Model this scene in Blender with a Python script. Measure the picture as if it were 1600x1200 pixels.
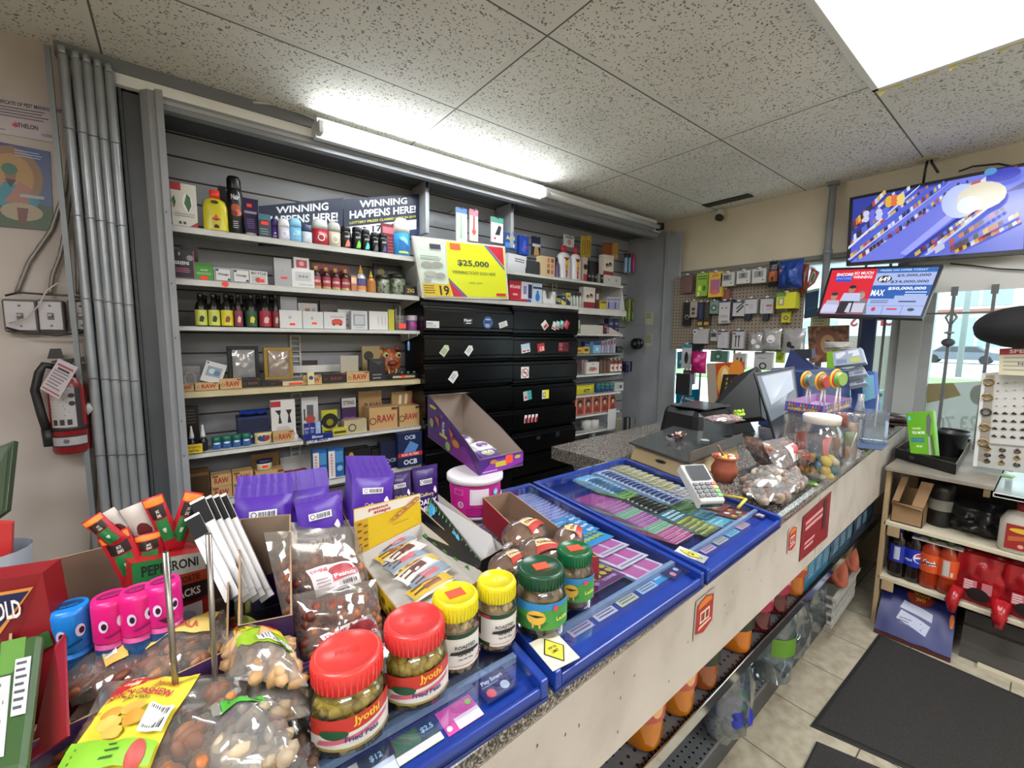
import bpy,math,random
from mathutils import Matrix,Vector,noise
random.seed(7)
for o in list(bpy.data.objects):bpy.data.objects.remove(o)
SC=bpy.context.scene
COL=SC.collection
PI=math.pi
# ------------------------------------------------------------------ camera
CZ=1.42
FPX=669.1
YAW,PITCH,ROLL=.66492,.1082,-.0114
def _axes():
 cy,sy,cp,sp=math.cos(YAW),math.sin(YAW),math.cos(PITCH),math.sin(PITCH)
 f=Vector((sy*cp,cy*cp,-sp));r=Vector((cy,-sy,0));d=f.cross(r)
 cr,sr=math.cos(ROLL),math.sin(ROLL)
 return cr*r+sr*d,-sr*r+cr*d,f
RX,RD,RF=_axes()
cam=bpy.data.cameras.new('camera');cam.lens=FPX/1600*36;cam.sensor_width=36;cam.clip_start=.02;cam.clip_end=300
camo=bpy.data.objects.new('camera',cam);COL.objects.link(camo)
mw=Matrix.Identity(4)
for i in range(3):
 mw[i][0]=RX[i];mw[i][1]=-RD[i];mw[i][2]=-RF[i]
mw.translation=(0,0,CZ);camo.matrix_world=mw
SC.camera=camo
# ------------------------------------------------------------------ colour management, daylight
SC.view_settings.view_transform='Standard';SC.view_settings.look='None'
SC.view_settings.gamma=1;SC.view_settings.use_curve_mapping=False
SC.view_settings.exposure=0.8
W=bpy.data.worlds.new('overcast_sky');SC.world=W;W.use_nodes=True
W.node_tree.nodes['Background'].inputs[0].default_value=(.86,.93,1,1)
W.node_tree.nodes['Background'].inputs[1].default_value=3.0
PANEL_E,TUBE_E=11,34

def rp(px,py,ax,v):
 d=RX*((px-800)/FPX) +RD*((py-600)/FPX) +RF
 i='xyz'.index(ax)
 k=(v-(CZ if i==2 else 0))/d[i]
 return Vector((d.x*k,d.y*k,CZ+d.z*k))

# ------------------------------------------------------------------ materials
def lin(h):
 h=h.lstrip('#')
 if len(h)==3:h=''.join(c*2 for c in h)
 o=[]
 for i in (0,2,4):
  c=int(h[i:i+2],16)/255
  o.append(c/12.92 if c <= .04045 else ((c+.055)/1.055)**2.4)
 return (*o,1)
_m={}
def mat(h,rough=.45,metal=0.,spec=.5,coat=0.):
 k=(h,rough,metal,spec,coat)
 if k not in _m:
  m=bpy.data.materials.new('paint_'+h.strip('#'));m.use_nodes=True
  b=m.node_tree.nodes['Principled BSDF']
  b.inputs['Base Color'].default_value=lin(h);b.inputs['Roughness'].default_value=rough
  b.inputs['Metallic'].default_value=metal;b.inputs['Specular IOR Level'].default_value=spec
  b.inputs['Coat Weight'].default_value=coat
  _m[k]=m
 return _m[k]
def emis(h,s):
 k=('e',h,s)
 if k not in _m:
  m=bpy.data.materials.new('glow');m.use_nodes=True;n=m.node_tree
  b=n.nodes['Principled BSDF'];b.inputs['Base Color'].default_value=(.02,.02,.02,1)
  b.inputs['Emission Color'].default_value=lin(h);b.inputs['Emission Strength'].default_value=s
  b.inputs['Roughness'].default_value=.2
  _m[k]=m
 return _m[k]
def glass(tint='ffffff',refl=.25,rough=.05,cover=0.,cc='ffffff'):
 """thin clear plastic or glass: see-through with a glossy skin; cover adds a little milky film"""
 k=('g',tint,refl,rough,cover,cc)
 if k not in _m:
  m=bpy.data.materials.new('clear_film');m.use_nodes=True;n=m.node_tree;n.nodes.clear()
  out=n.nodes.new('ShaderNodeOutputMaterial');t=n.nodes.new('ShaderNodeBsdfTransparent');t.inputs[0].default_value=lin(tint)
  g=n.nodes.new('ShaderNodeBsdfGlossy');g.inputs['Roughness'].default_value=rough
  lw=n.nodes.new('ShaderNodeLayerWeight');lw.inputs[0].default_value=.35
  mu=n.nodes.new('ShaderNodeMath');mu.operation='MULTIPLY_ADD';mu.inputs[1].default_value=refl*1.6;mu.inputs[2].default_value=refl*.25
  mx=n.nodes.new('ShaderNodeMixShader')
  n.links.new(lw.outputs['Fresnel'],mu.inputs[0]);n.links.new(mu.outputs[0],mx.inputs[0])
  src=t.outputs[0]
  if cover:
   d=n.nodes.new('ShaderNodeBsdfDiffuse');d.inputs[0].default_value=lin(cc)
   m2=n.nodes.new('ShaderNodeMixShader');m2.inputs[0].default_value=cover
   n.links.new(t.outputs[0],m2.inputs[1]);n.links.new(d.outputs[0],m2.inputs[2]);src=m2.outputs[0]
  n.links.new(src,mx.inputs[1]);n.links.new(g.outputs[0],mx.inputs[2]);n.links.new(mx.outputs[0],out.inputs[0])
  _m[k]=m
 return _m[k]
def sheet(h):
 """thin paper or vinyl that daylight shines through"""
 k=('s',h)
 if k not in _m:
  m=bpy.data.materials.new('translucent_sheet');m.use_nodes=True;n=m.node_tree;n.nodes.clear()
  out=n.nodes.new('ShaderNodeOutputMaterial');a=n.nodes.new('ShaderNodeBsdfDiffuse');b=n.nodes.new('ShaderNodeBsdfTranslucent');x=n.nodes.new('ShaderNodeMixShader');x.inputs[0].default_value=.55
  a.inputs[0].default_value=b.inputs[0].default_value=lin(h);n.links.new(a.outputs[0],x.inputs[1]);n.links.new(b.outputs[0],x.inputs[2]);n.links.new(x.outputs[0],out.inputs[0]);_m[k]=m
 return _m[k]
def nodemat(name,h,rough=.6):
 m=bpy.data.materials.new(name);m.use_nodes=True;n=m.node_tree
 b=n.nodes['Principled BSDF'];b.inputs['Base Color'].default_value=lin(h);b.inputs['Roughness'].default_value=rough
 tc=n.nodes.new('ShaderNodeTexCoord')
 return m,n,b,tc.outputs['Object']
def ramp(n,fac,stops,const=False):
 r=n.nodes.new('ShaderNodeValToRGB');e=r.color_ramp.elements
 if const:r.color_ramp.interpolation='CONSTANT'
 while len(e)<len(stops):e.new(.5)
 for i,(p,c) in enumerate(stops):e[i].position=p;e[i].color=lin(c)
 n.links.new(fac,r.inputs[0]);return r.outputs[0]
def ntex(n,vec,scale,detail=3,rough=.5,kind='ShaderNodeTexNoise',sc3=None):
 t=n.nodes.new(kind)
 if sc3:
  mp=n.nodes.new('ShaderNodeMapping');mp.inputs['Scale'].default_value=sc3;n.links.new(vec,mp.inputs[0]);vec=mp.outputs[0]
 n.links.new(vec,t.inputs['Vector']);t.inputs['Scale'].default_value=scale
 if 'Noise' in kind:t.inputs['Detail'].default_value=detail;t.inputs['Roughness'].default_value=rough
 return t
def dots(name,base,hole,pitch,r,axes=(0,1),rough=.5,metal=0.):
 """a board or sheet with a square grid of small holes"""
 m,n,b,v=nodemat(name,base,rough);sp=n.nodes.new('ShaderNodeSeparateXYZ');n.links.new(v,sp.inputs[0])
 def mm(op,a,bb):
  q=n.nodes.new('ShaderNodeMath');q.operation=op
  for i,x in enumerate((a,bb)):
   if isinstance(x,(int,float)):q.inputs[i].default_value=x
   else:n.links.new(x,q.inputs[i])
  return q.outputs[0]
 d=[]
 for a in axes:
  f=mm('SUBTRACT',mm('FRACT',mm('DIVIDE',sp.outputs[a],pitch),0),.5);d.append(mm('MULTIPLY',f,f))
 k=mm('LESS_THAN',mm('ADD',d[0],d[1]),(r/pitch)**2)
 x=n.nodes.new('ShaderNodeMixRGB');n.links.new(k,x.inputs[0]);x.inputs[1].default_value=lin(base);x.inputs[2].default_value=lin(hole)
 n.links.new(x.outputs[0],b.inputs['Base Color']);b.inputs['Metallic'].default_value=metal;return m
def noisy(name,stops,scale,rough=.6,detail=4,bump=0.,sc3=None,kind='ShaderNodeTexNoise',metal=0.):
 m,n,b,v=nodemat(name,stops[0][1],rough)
 t=ntex(n,v,scale,detail,kind=kind,sc3=sc3);f=t.outputs[0]
 n.links.new(ramp(n,f,stops),b.inputs['Base Color']);b.inputs['Metallic'].default_value=metal
 if bump:
  bp=n.nodes.new('ShaderNodeBump');bp.inputs['Strength'].default_value=bump;bp.inputs['Distance'].default_value=.01
  n.links.new(f,bp.inputs['Height']);n.links.new(bp.outputs[0],b.inputs['Normal'])
 return m

# ------------------------------------------------------------------ mesh building
_txt={}
def textmesh(s):
 if s not in _txt:
  c=bpy.data.curves.new('t','FONT');c.body=s;c.size=1;c.resolution_u=2;c.offset=.026
  o=bpy.data.objects.new('t',c);COL.objects.link(o)
  me=o.to_mesh()
  v=[(p.co.x,p.co.y) for p in me.vertices];f=[tuple(q.vertices) for q in me.polygons]
  o.to_mesh_clear();bpy.data.objects.remove(o);bpy.data.curves.remove(c)
  if not v:v=[(0,0)]
  x0=min(a for a,b in v);x1=max(a for a,b in v);y0=min(b for a,b in v);y1=max(b for a,b in v)
  _txt[s]=([(a-(x0+x1)/2,b-(y0+y1)/2) for a,b in v],f,x1-x0,y1-y0)
 return _txt[s]
class M:
 def __init__(s):s.v=[];s.f=[];s.mi=[];s.sm=[];s.mats=[];s.T=None
 def add(s,vs,fs,m,smooth=False,T=None):
  b=len(s.v);T=T or s.T
  if T is not None:vs=[T @ Vector(p) for p in vs]
  s.v+=[tuple(p) for p in vs]
  if m not in s.mats:s.mats.append(m)
  i=s.mats.index(m)
  for f in fs:s.f.append(tuple(a+b for a in f));s.mi.append(i);s.sm.append(smooth)
  return s
 def box(s,x0,x1,y0,y1,z0,z1,m,T=None):
  v=[(x,y,z) for z in (z0,z1) for y in (y0,y1) for x in (x0,x1)]
  return s.add(v,[(0,2,3,1),(4,5,7,6),(0,1,5,4),(1,3,7,5),(3,2,6,7),(2,0,4,6)],m,T=T)
 def hexa(s,b4,t4,m):
  return s.add(list(b4)+list(t4),[(3,2,1,0),(4,5,6,7),(0,1,5,4),(1,2,6,5),(2,3,7,6),(3,0,4,7)],m)
 def prism(s,poly,z0,z1,m,T=None,smooth=False):
  n=len(poly)
  s.add([(x,y,z0) for x,y in poly]+[(x,y,z1) for x,y in poly],
              [tuple(range(n-1,-1,-1)),tuple(range(n,2*n))],m,T=T)
  return s.add([(x,y,z0) for x,y in poly]+[(x,y,z1) for x,y in poly],
                     [(i,(i+1) % n,n+(i+1) % n,n+i) for i in range(n)],m,smooth,T=T)
 def lathe(s,prof,m,n=20,c=(0,0),T=None,sx=1,sy=1,caps=True,p=2):
  """profile of (r, z); m is a material or one per segment; p > 2 squares the section off"""
  vs=[]
  for r,z in prof:
   for k in range(n):
    a=2*PI*k/n;ca,sa=math.cos(a),math.sin(a)
    q=(abs(ca)**p+abs(sa)**p)**(-1/p)
    vs.append((c[0]+r*ca*q*sx,c[1]+r*sa*q*sy,z))
  ms=m if isinstance(m,list) else [m]*(len(prof)-1)
  for i in range(len(prof)-1):
   s.add(vs,[(i*n+k,i*n+(k+1) % n,(i+1)*n+(k+1) % n,(i+1)*n+k) for k in range(n)],ms[i],True,T=T) if i==0 else s._ring(len(vs),i,n,ms[i])
  if caps:
   base=len(s.v)-len(vs)
   s._f(tuple(base+k for k in range(n-1,-1,-1)),ms[0]);s._f(tuple(base+(len(prof)-1)*n+k for k in range(n)),ms[-1])
  return s
 def _ring(s,tot,i,n,m):
  b=len(s.v)-tot
  for k in range(n):s._f((b+i*n+k,b+i*n+(k+1) % n,b+(i+1)*n+(k+1) % n,b+(i+1)*n+k),m,True)
 def _f(s,f,m,sm=False):
  if m not in s.mats:s.mats.append(m)
  s.f.append(f);s.mi.append(s.mats.index(m));s.sm.append(sm)
 def tube(s,pts,r,m,n=8,T=None):
  pts=[Vector(p) for p in pts];vs=[]
  rr=r if isinstance(r,(list,tuple)) else [r]*len(pts)
  up=None
  for i,p in enumerate(pts):
   d=(pts[min(i+1,len(pts)-1)]-pts[max(i-1,0)]).normalized()
   if up is None:up=Vector((0,0,1)) if abs(d.z)<.9 else Vector((1,0,0))
   a=d.cross(up).normalized();up=a.cross(d).normalized()
   for k in range(n):
    t=2*PI*k/n;vs.append(p+(a*math.cos(t)+up*math.sin(t))*rr[i])
  L=len(pts)
  s.add(vs,[(i*n+k,i*n+(k+1) % n,(i+1)*n+(k+1) % n,(i+1)*n+k) for i in range(L-1) for k in range(n)],m,True,T=T)
  b=len(s.v)-len(vs)
  s._f(tuple(b+k for k in range(n-1,-1,-1)),m);s._f(tuple(b+(L-1)*n+k for k in range(n)),m)
  return s
 def ball(s,c,r,m,n=8,sq=(1,1,1),T=None):
  vs=[];h=max(4,n//2+1)
  for i in range(1,h):
   a=PI*i/h
   for k in range(n):
    b=2*PI*k/n;vs.append((c[0]+r*sq[0]*math.sin(a)*math.cos(b),c[1]+r*sq[1]*math.sin(a)*math.sin(b),c[2]-r*sq[2]*math.cos(a)))
  fs=[(i*n+k,i*n+(k+1) % n,(i+1)*n+(k+1) % n,(i+1)*n+k) for i in range(h-2) for k in range(n)]
  vs+=[(c[0],c[1],c[2]-r*sq[2]),(c[0],c[1],c[2]+r*sq[2])];L=len(vs)
  fs+=[(L-2,(k+1) % n,k) for k in range(n)]+[((h-2)*n+k,(h-2)*n+(k+1) % n,L-1) for k in range(n)]
  return s.add(vs,fs,m,True,T=T)
 def grid(s,fn,nu,nv,m,smooth=True,T=None):
  vs=[fn(i/nu,j/nv) for j in range(nv+1) for i in range(nu+1)]
  return s.add(vs,[(j*(nu+1)+i,j*(nu+1)+i+1,(j+1)*(nu+1)+i+1,(j+1)*(nu+1)+i) for j in range(nv) for i in range(nu)],m,smooth,T=T)
 def deco(s,Wd,H,items,warp,seg=1):
  """printing on a surface: warp(x, y, lift) gives the point; items in 0..1 of width and height"""
  e=.0004
  for it in items:
   e+=.00022;k=it[0];m=it[-1];m=mat(m) if isinstance(m,str) else m
   if k=='r':
    _,u0,v0,u1,v1,_c=it;n=seg
    nv=max(1,seg//2)
    vs=[warp((u0+(u1-u0)*i/n)*Wd,(v0+(v1-v0)*j/nv)*H,e) for j in range(nv+1) for i in range(n+1)]
    s.add(vs,[(j*(n+1)+i,j*(n+1)+i+1,(j+1)*(n+1)+i+1,(j+1)*(n+1)+i) for j in range(nv) for i in range(n)],m,seg>1)
   elif k in 'cep':
    if k=='c':_,u,v,r,_c=it;pl=[(u*Wd+r*H*math.cos(2*PI*i/16),v*H+r*H*math.sin(2*PI*i/16)) for i in range(16)]
    elif k=='e':_,u,v,ru,rv,_c=it;pl=[((u+ru*math.cos(2*PI*i/16))*Wd,(v+rv*math.sin(2*PI*i/16))*H) for i in range(16)]
    else:pl=[(u*Wd,v*H) for u,v in it[1]]
    if seg==1:s.add([warp(a,b,e) for a,b in pl],[tuple(range(len(pl)))],m)
    else:
     n=seg;xs=sorted({a for a,b in pl});x0,x1=xs[0],xs[-1];st=[x0+(x1-x0)*i/n for i in range(n+1)]
     def cut(x):
      ys=[]
      for i in range(len(pl)):
       (a,b),(c,d)=pl[i],pl[(i+1) % len(pl)]
       if a==c:ys+=[b,d] if abs(a-x)<1e-9 else []
       elif min(a,c)-1e-9 <= x <= max(a,c)+1e-9:ys.append(b+(d-b)*(x-a)/(c-a))
      return (min(ys),max(ys)) if ys else (0,0)
     vs=[];nv=max(1,seg//3)
     for j in range(nv+1):
      for x in st:lo,hi=cut(x);vs.append(warp(x,lo+(hi-lo)*j/nv,e))
     s.add(vs,[(j*(n+1)+i,j*(n+1)+i+1,(j+1)*(n+1)+i+1,(j+1)*(n+1)+i) for j in range(nv) for i in range(n)],m,True)
   elif k=='t':
    _,u,v,hh,st,mwid,_c=it
    tv,tf,tw,th=textmesh(st)
    if th==0:continue
    sc=hh*H/max(th,.6);sx=min(sc,mwid*Wd/max(tw,.01))
    s.add([warp(u*Wd+a*sx,v*H+b*sc,e) for a,b in tv],tf,m)
   elif k=='bar':
    _,u0,v0,u1,v1,_c=it;x=u0;rnd=random.Random(3)
    while x<u1:
     w=rnd.uniform(.008,.03)*(u1-u0)/.4;w=min(w,u1-x)
     s.add([warp(a*Wd,b*H,e) for a,b in ((x,v0),(x+w,v0),(x+w,v1),(x,v1))],[(0,1,2,3)],m);x+=w*2.1
   elif k=='ln':
    _,u0,v0,u1,v1,nl,_c=it;rnd=random.Random(nl)
    for q in range(nl):
     y=v1-(v1-v0)*(q+.2)/nl;h=(v1-v0)/nl*.38;ue=u0+(u1-u0)*rnd.uniform(.7,1)
     s.add([warp(a*Wd,b*H,e) for a,b in ((u0,y-h),(ue,y-h),(ue,y),(u0,y))],[(0,1,2,3)],m)
  return s
 def front(s,x0,x1,y,z0,z1,items):
  return s.deco(x1-x0,z1-z0,items,lambda a,b,e:(x0+a,y-e,z0+b))
 def top(s,x0,x1,y0,y1,z,items):
  return s.deco(x1-x0,y1-y0,items,lambda a,b,e:(x0+a,y0+b,z+e))
 def cylprint(s,R,z0,z1,arc,items,a0=0,sy=1):
  Wd=R*arc
  return s.deco(Wd,z1-z0,items,lambda a,b,e:((R+e)*math.sin((a-Wd/2)/R+a0),-(R+e)*sy*math.cos((a-Wd/2)/R+a0),z0+b),seg=20)
 def build(s,name,parent=None,bev=0.,seg=2):
  me=bpy.data.meshes.new(name);me.from_pydata(s.v,[],s.f)
  for m in s.mats:me.materials.append(m)
  me.polygons.foreach_set('material_index',s.mi);me.polygons.foreach_set('use_smooth',s.sm);me.update()
  o=bpy.data.objects.new(name,me);COL.objects.link(o)
  if parent:o.parent=parent
  if bev:
   b=o.modifiers.new('b','BEVEL');b.width=bev;b.segments=seg;b.limit_method='ANGLE';b.angle_limit=.9
  return o
def tag(o,label,cat,group=None,kind=None):
 o['label']=label;o['category']=cat
 if group:o['group']=group
 if kind:o['kind']=kind
 return o
def put(o,loc,rz=0,rx=0,ry=0):
 o.location=loc;o.rotation_euler=(rx,ry,rz);return o
def thing(name,label,cat,loc=(0,0,0),rz=0,group=None,rx=0,ry=0):
 o=bpy.data.objects.new(name,None);COL.objects.link(o);o.empty_display_size=.02
 put(o,loc,rz,rx,ry);return tag(o,label,cat,group)
def solo(name,m,label,cat,loc=(0,0,0),rz=0,group=None,bev=0.,rx=0,ry=0):
 return tag(put(m.build(name,None,bev),loc,rz,rx,ry),label,cat,group)
def struct(name,m,bev=0.):
 o=m.build(name,None,bev);o['kind']='structure';return o
KIDS={}
def dup(root,loc,rz=0,label=None,group=None,rx=0,ry=0):
 r=root.copy();COL.objects.link(r);put(r,loc,rz,rx,ry)
 if label:r['label']=label
 if group:r['group']=group
 for ch in [c for c in COL.objects if c.parent==root]:
  c=ch.copy();COL.objects.link(c);c.parent=r
  for g in [q for q in COL.objects if q.parent==ch]:
   d=g.copy();COL.objects.link(d);d.parent=c
 return r
# ================================================================== the room
CEIL=CZ+1.03;WX=3.49;BY=2.62;FY=2.31
cream=noisy('cream_wall_paint',[(.3,'bcb19a'),(.7,'cbc0a9')],3,.75)
lwall=noisy('stained_wall_paint',[(.25,'a0968e'),(.75,'b8afa7')],2.2,.8)
# ceiling: fissured mineral tiles in a two by four foot grid
def ceiling_mat():
 m,n,b,v=nodemat('fissured_ceiling_tile','d8d5cb',.9)
 sep=n.nodes.new('ShaderNodeSeparateXYZ');n.links.new(v,sep.inputs[0])
 def M2(op,a,bb):
  q=n.nodes.new('ShaderNodeMath');q.operation=op
  for i,x in enumerate((a,bb)):
   if isinstance(x,(int,float)):q.inputs[i].default_value=x
   else:n.links.new(x,q.inputs[i])
  return q.outputs[0]
 def line(out,off,per,w):
  f=M2('FRACT',M2('DIVIDE',M2('ADD',out,off),per),0);a=M2('ABSOLUTE',M2('SUBTRACT',f,.5),0)
  return M2('GREATER_THAN',a,.5-w/per)
 vo=n.nodes.new('ShaderNodeTexVoronoi');vo.inputs['Scale'].default_value=84;vo.inputs['Randomness'].default_value=1
 wp=ntex(n,v,25,2);ad=n.nodes.new('ShaderNodeMixRGB');ad.blend_type='ADD';ad.inputs[0].default_value=.035
 n.links.new(v,ad.inputs[1]);n.links.new(wp.outputs[1],ad.inputs[2]);n.links.new(ad.outputs[0],vo.inputs['Vector'])
 hole=M2('LESS_THAN',vo.outputs['Distance'],M2('MULTIPLY',ntex(n,v,45,1).outputs[0],.56))
 grid=M2('MAXIMUM',line(sep.outputs[0],-1.05+1.2192*4,1.2192,.012),line(sep.outputs[1],-1.17+.6096*8,.6096,.012))
 gap=M2('MAXIMUM',line(sep.outputs[0],-1.065+1.2192*4,1.2192,.0035),line(sep.outputs[1],-1.185+.6096*8,.6096,.0035))
 base=ramp(n,ntex(n,v,1.7,3).outputs[0],[(.3,'cdcac1'),(.7,'dedbd1')])
 def mix(f,a,col):
  x=n.nodes.new('ShaderNodeMixRGB');n.links.new(f,x.inputs[0]);n.links.new(a,x.inputs[1]);x.inputs[2].default_value=lin(col);return x.outputs[0]
 c=mix(hole,base,'7c7970');c=mix(grid,c,'d2cfc5');c=mix(gap,c,'625f58')
 n.links.new(c,b.inputs['Base Color'])
 return m
struct('ceiling',M().box(-3,WX+.2,-3,2.9,CEIL,CEIL+.05,ceiling_mat()))
def floor_mat():
 m,n,b,v=nodemat('vinyl_floor_tile','b9b29d',.35)
 br=n.nodes.new('ShaderNodeTexBrick');br.offset=0;br.inputs['Scale'].default_value=1
 br.inputs['Brick Width'].default_value=.305;br.inputs['Row Height'].default_value=.305;br.inputs['Mortar Size'].default_value=.0022
 br.inputs['Color1'].default_value=lin('aaa38e');br.inputs['Color2'].default_value=lin('b3ac98');br.inputs['Mortar'].default_value=lin('4d483f')
 n.links.new(v,br.inputs['Vector'])
 t=ntex(n,v,22,5);mx=n.nodes.new('ShaderNodeMixRGB');mx.blend_type='MULTIPLY';mx.inputs[0].default_value=.6
 n.links.new(br.outputs[0],mx.inputs[1]);n.links.new(ramp(n,t.outputs[0],[(.3,'b8b2a6'),(.65,'ffffff')]),mx.inputs[2])
 n.links.new(mx.outputs[0],b.inputs['Base Color']);return m
struct('floor',M().box(-3,WX+.2,-3,2.9,-.05,0,floor_mat()))
struct('wall_back',M().box(-3,-.12,2.34,2.5,0,CEIL,lwall))
struct('wall_left',M().box(-3.1,-3,-3,2.5,0,CEIL,cream))
struct('wall_front',M().box(-3,WX,-3.1,-3,0,CEIL,cream))
# slatwall behind the shelves: boards with dark grooves every 10 cm
def slat_mat():
 m,n,b,v=nodemat('grey_slatwall','7d7f82',.5)
 sep=n.nodes.new('ShaderNodeSeparateXYZ');n.links.new(v,sep.inputs[0])
 fr=n.nodes.new('ShaderNodeMath');fr.operation='FRACT';dv=n.nodes.new('ShaderNodeMath');dv.operation='DIVIDE';dv.inputs[1].default_value=.1016
 n.links.new(sep.outputs[2],dv.inputs[0]);n.links.new(dv.outputs[0],fr.inputs[0])
 c=ramp(n,fr.outputs[0],[(0,'2e2019'),(.085,'919396'),(.98,'999b9e')],True)
 n.links.new(c,b.inputs['Base Color']);return m
struct('wall_recess',M().box(-.12,WX,BY,BY+.1,0,CEIL,slat_mat()))
gsteel=noisy('grey_painted_steel',[(.3,'868a8e'),(.7,'979a9e')],4,.42)
dsteel=noisy('dark_grey_panel',[(.3,'4a4d50'),(.7,'585b5e')],3,.5)
struct('wall_recess_left',M().box(-.13,-.11,FY+.03,BY,0,CEIL,dsteel))
# right wall: the strip above and the sill below the windows
ZT,ZS=CZ+.575,CZ-.62
r=M();r.box(WX,WX+.16,-3,2.75,ZT,CEIL,cream);r.box(WX,WX+.16,-3,2.75,0,ZS,cream)
r.box(WX,WX+.16,2.28,2.75,ZS,ZT,gsteel);r.box(WX,WX+.16,-3,-1.4,ZS,ZT,cream)
struct('wall_right',r)
alu=noisy('window_frame_metal',[(.3,'8d8f8e'),(.7,'9ea09e')],5,.4)
white=mat('eeeeea',.5)
def window(nm,y0,y1):
 w=M()
 for a,b_ in ((y0,y0+.045),(y1-.045,y1)):w.box(WX+.03,WX+.1,a,b_,ZS,ZT,alu)
 w.box(WX+.03,WX+.1,y0,y1,ZS,ZS+.05,alu);w.box(WX+.03,WX+.1,y0,y1,ZT-.05,ZT,alu)
 o=struct(nm,w);g=M().box(WX+.06,WX+.066,y0+.04,y1-.04,ZS+.04,ZT-.04,glass('f2faf8',.1));g.build('pane',o)
 return o
window('window_1',.62,2.28);window('window_2',-1.4,.52)
struct('trim_1',M().box(WX+.01,WX+.13,.52,.62,ZS,ZT,mat('9da09c',.5)))
struct('trim_2',M().box(WX-.02,WX,-2.5,2.27,ZT-.02,ZT+.004,mat('6d665a',.5)))
# roll shutter box over the right window and its white blind
struct('trim_3',M().box(WX-.03,WX,-1.4,.6,ZT-.29,ZT-.02,mat('c9c9c4',.6)))
# fascia above the recess
f=M();f.box(-.27,WX,FY,FY+.03,CZ+.945,CEIL-.02,white);f.box(-.28,WX,FY-.012,FY+.03,CEIL-.045,CEIL,mat('707276',.5))
struct('trim_4',f)
t5=M();t5.box(0,WX,FY,FY+.045,CZ+.895,CZ+.945,mat('8b8e91',.35));t5.box(0,WX,FY-.005,FY+.01,CZ+.915,CZ+.93,mat('a8abad',.3))
struct('trim_5',t5)
struct('trim_6',M().box(-.12,WX,FY+.05,BY,CZ+.93,CZ+.945,dsteel))
struct('trim_8',M().box(-.108,-.045,FY+.045,FY+.055,0,CZ+.94,dsteel))
struct('trim_7',M().box(WX-.05,WX-.005,2.175,BY,0,CZ+.94,gsteel))

# accordion gate folded against the wall, left of the recess
gm=noisy('galvanised_gate_steel',[(.3,'8c9093'),(.7,'9fa3a6')],6,.3,metal=.35)
gate=thing('folding_gate','grey accordion security gate folded flat beside the shelf recess','security gate',(0,2.29,0))
for k in range(5):
 x=rp(118+16*k+4*(k>0),300,'y',2.27).x
 zt=CZ+.985-.004*k
 p=M();w=.0155
 prof=[(x-w,0),(x-w*.9,-.018),(x-w*.3,-.03),(x+w*.3,-.03),(x+w*.85,-.018),(x+w,0)]
 p.prism(prof,.02,zt,gm,smooth=True)
 for q in range(5):
  z=zt-.26-.3*q;p.box(x-w,x+w,-.0315,-.03,z,z+.003,mat('3a3c3e'))
 p.tube([(x,-.029,zt-.01),(x,-.024,zt+.012),(x,-.006,zt+.02)],.011,gm,6)
 p.build('gate_panel',gate)
p=M();p.box(-.30,-.285,-.03,-.01,.02,CZ+.99,mat('6f7476',.4));p.build('gate_edge_bar',gate)
post=M();post.prism([(-.055,.0),(-.03,-.03),(-.012,-.028),(-.006,-.05),(.016,-.055),(.016,.0)],0,CZ+.945,gsteel)
for z in (1.9,1.62,1.4,1.05,.9):post.add([(-.001,-.053,z),(.003,-.0535,z),(.003,-.0535,z+.006),(-.001,-.053,z+.006)],[(0,1,2,3)],mat('303234'))
solo('steel_post',post,'grey folded steel post at the left edge of the recess','post',(0,FY,0))
# right jamb: gate guide posts by the window wall
j=thing('steel_post','pale grey steel guide post with a lock plate where recess meets window wall','post',(3.42,2.175,0))
q=M();q.box(-.01,.008,-.0,.03,0,CZ+.93,mat('9a9da0',.35));q.build('guide_rail',j,.002);M().box(-.02,.0,-.125,-.0,0,CZ+.9,gsteel).build('guide_channel',j,.002)
q=M();q.box(-.012,.03,-.012,0,CZ-.06,CZ+.02,mat('7e8184',.4));q.ball((.008,-.014,CZ-.02),.006,mat('202020'));q.build('lock_plate',j,.002)

# ceiling fittings
trof=thing('ceiling_light','large white fluorescent ceiling panel at the top right with peeling yellow tape','ceiling light',(1.66,.255,CEIL-.02))
q=M();fw=mat('d2d0c8',.5)
for a in ((-.615,.615,-.31,-.285),(-.615,.615,.285,.31),(-.615,-.59,-.31,.31),(.59,.615,-.31,.31)):q.box(*a,-.012,.018,fw)
q.build('frame',trof,.003)
M().box(-.59,.59,-.285,.285,-.004,.004,emis('fbfbff',PANEL_E)).build('diffuser',trof)
q=M();tp=mat('cfc27c',.7)
for k,(y0,y1,dz) in enumerate(((.22,.30,.012),(.12,.2,.004),(.02,.1,.008),(-.1,-.02,.003),(-.22,-.14,.006))):
 q.add([(.617,y0,-.004),(.617,y1,-.004),(.63+dz,y1-.01,-.012-dz),(.625,(y0+y1)/2,-.01),(.628+dz,y0,-.014)],[(0,1,2,3,4)],tp)
q.build('yellow_tape',trof)
for x,y in ((-.9,.255),(-.9,-1.6),(1.66,-1.6),(-.9,-2.5),(1.66,-2.5)):  # unseen panels added behind the camera to raise the fill light
 t2=dup(trof,(x,y,CEIL-.02),0,'white fluorescent ceiling panel behind the camera','ceiling panels out of view')
q=M();vb=mat('1c1c1c',.6)
q.box(-.045,.045,-.17,.17,-.006,0,vb)
for k in range(5):q.box(-.036+.015*k,-.03+.015*k,-.16,.16,-.009,-.004,mat('3a3733'))
p0=rp(1136,313,'z',CEIL)
solo('ceiling_vent',q,'dark slotted air vent in the ceiling near the far corner','vent',(p0.x,p0.y,CEIL-.001))
c0=rp(1124,340,'x',WX-.06)
sc=thing('security_camera','small dark dome security camera hung below the ceiling vent','security camera',c0)
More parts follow.
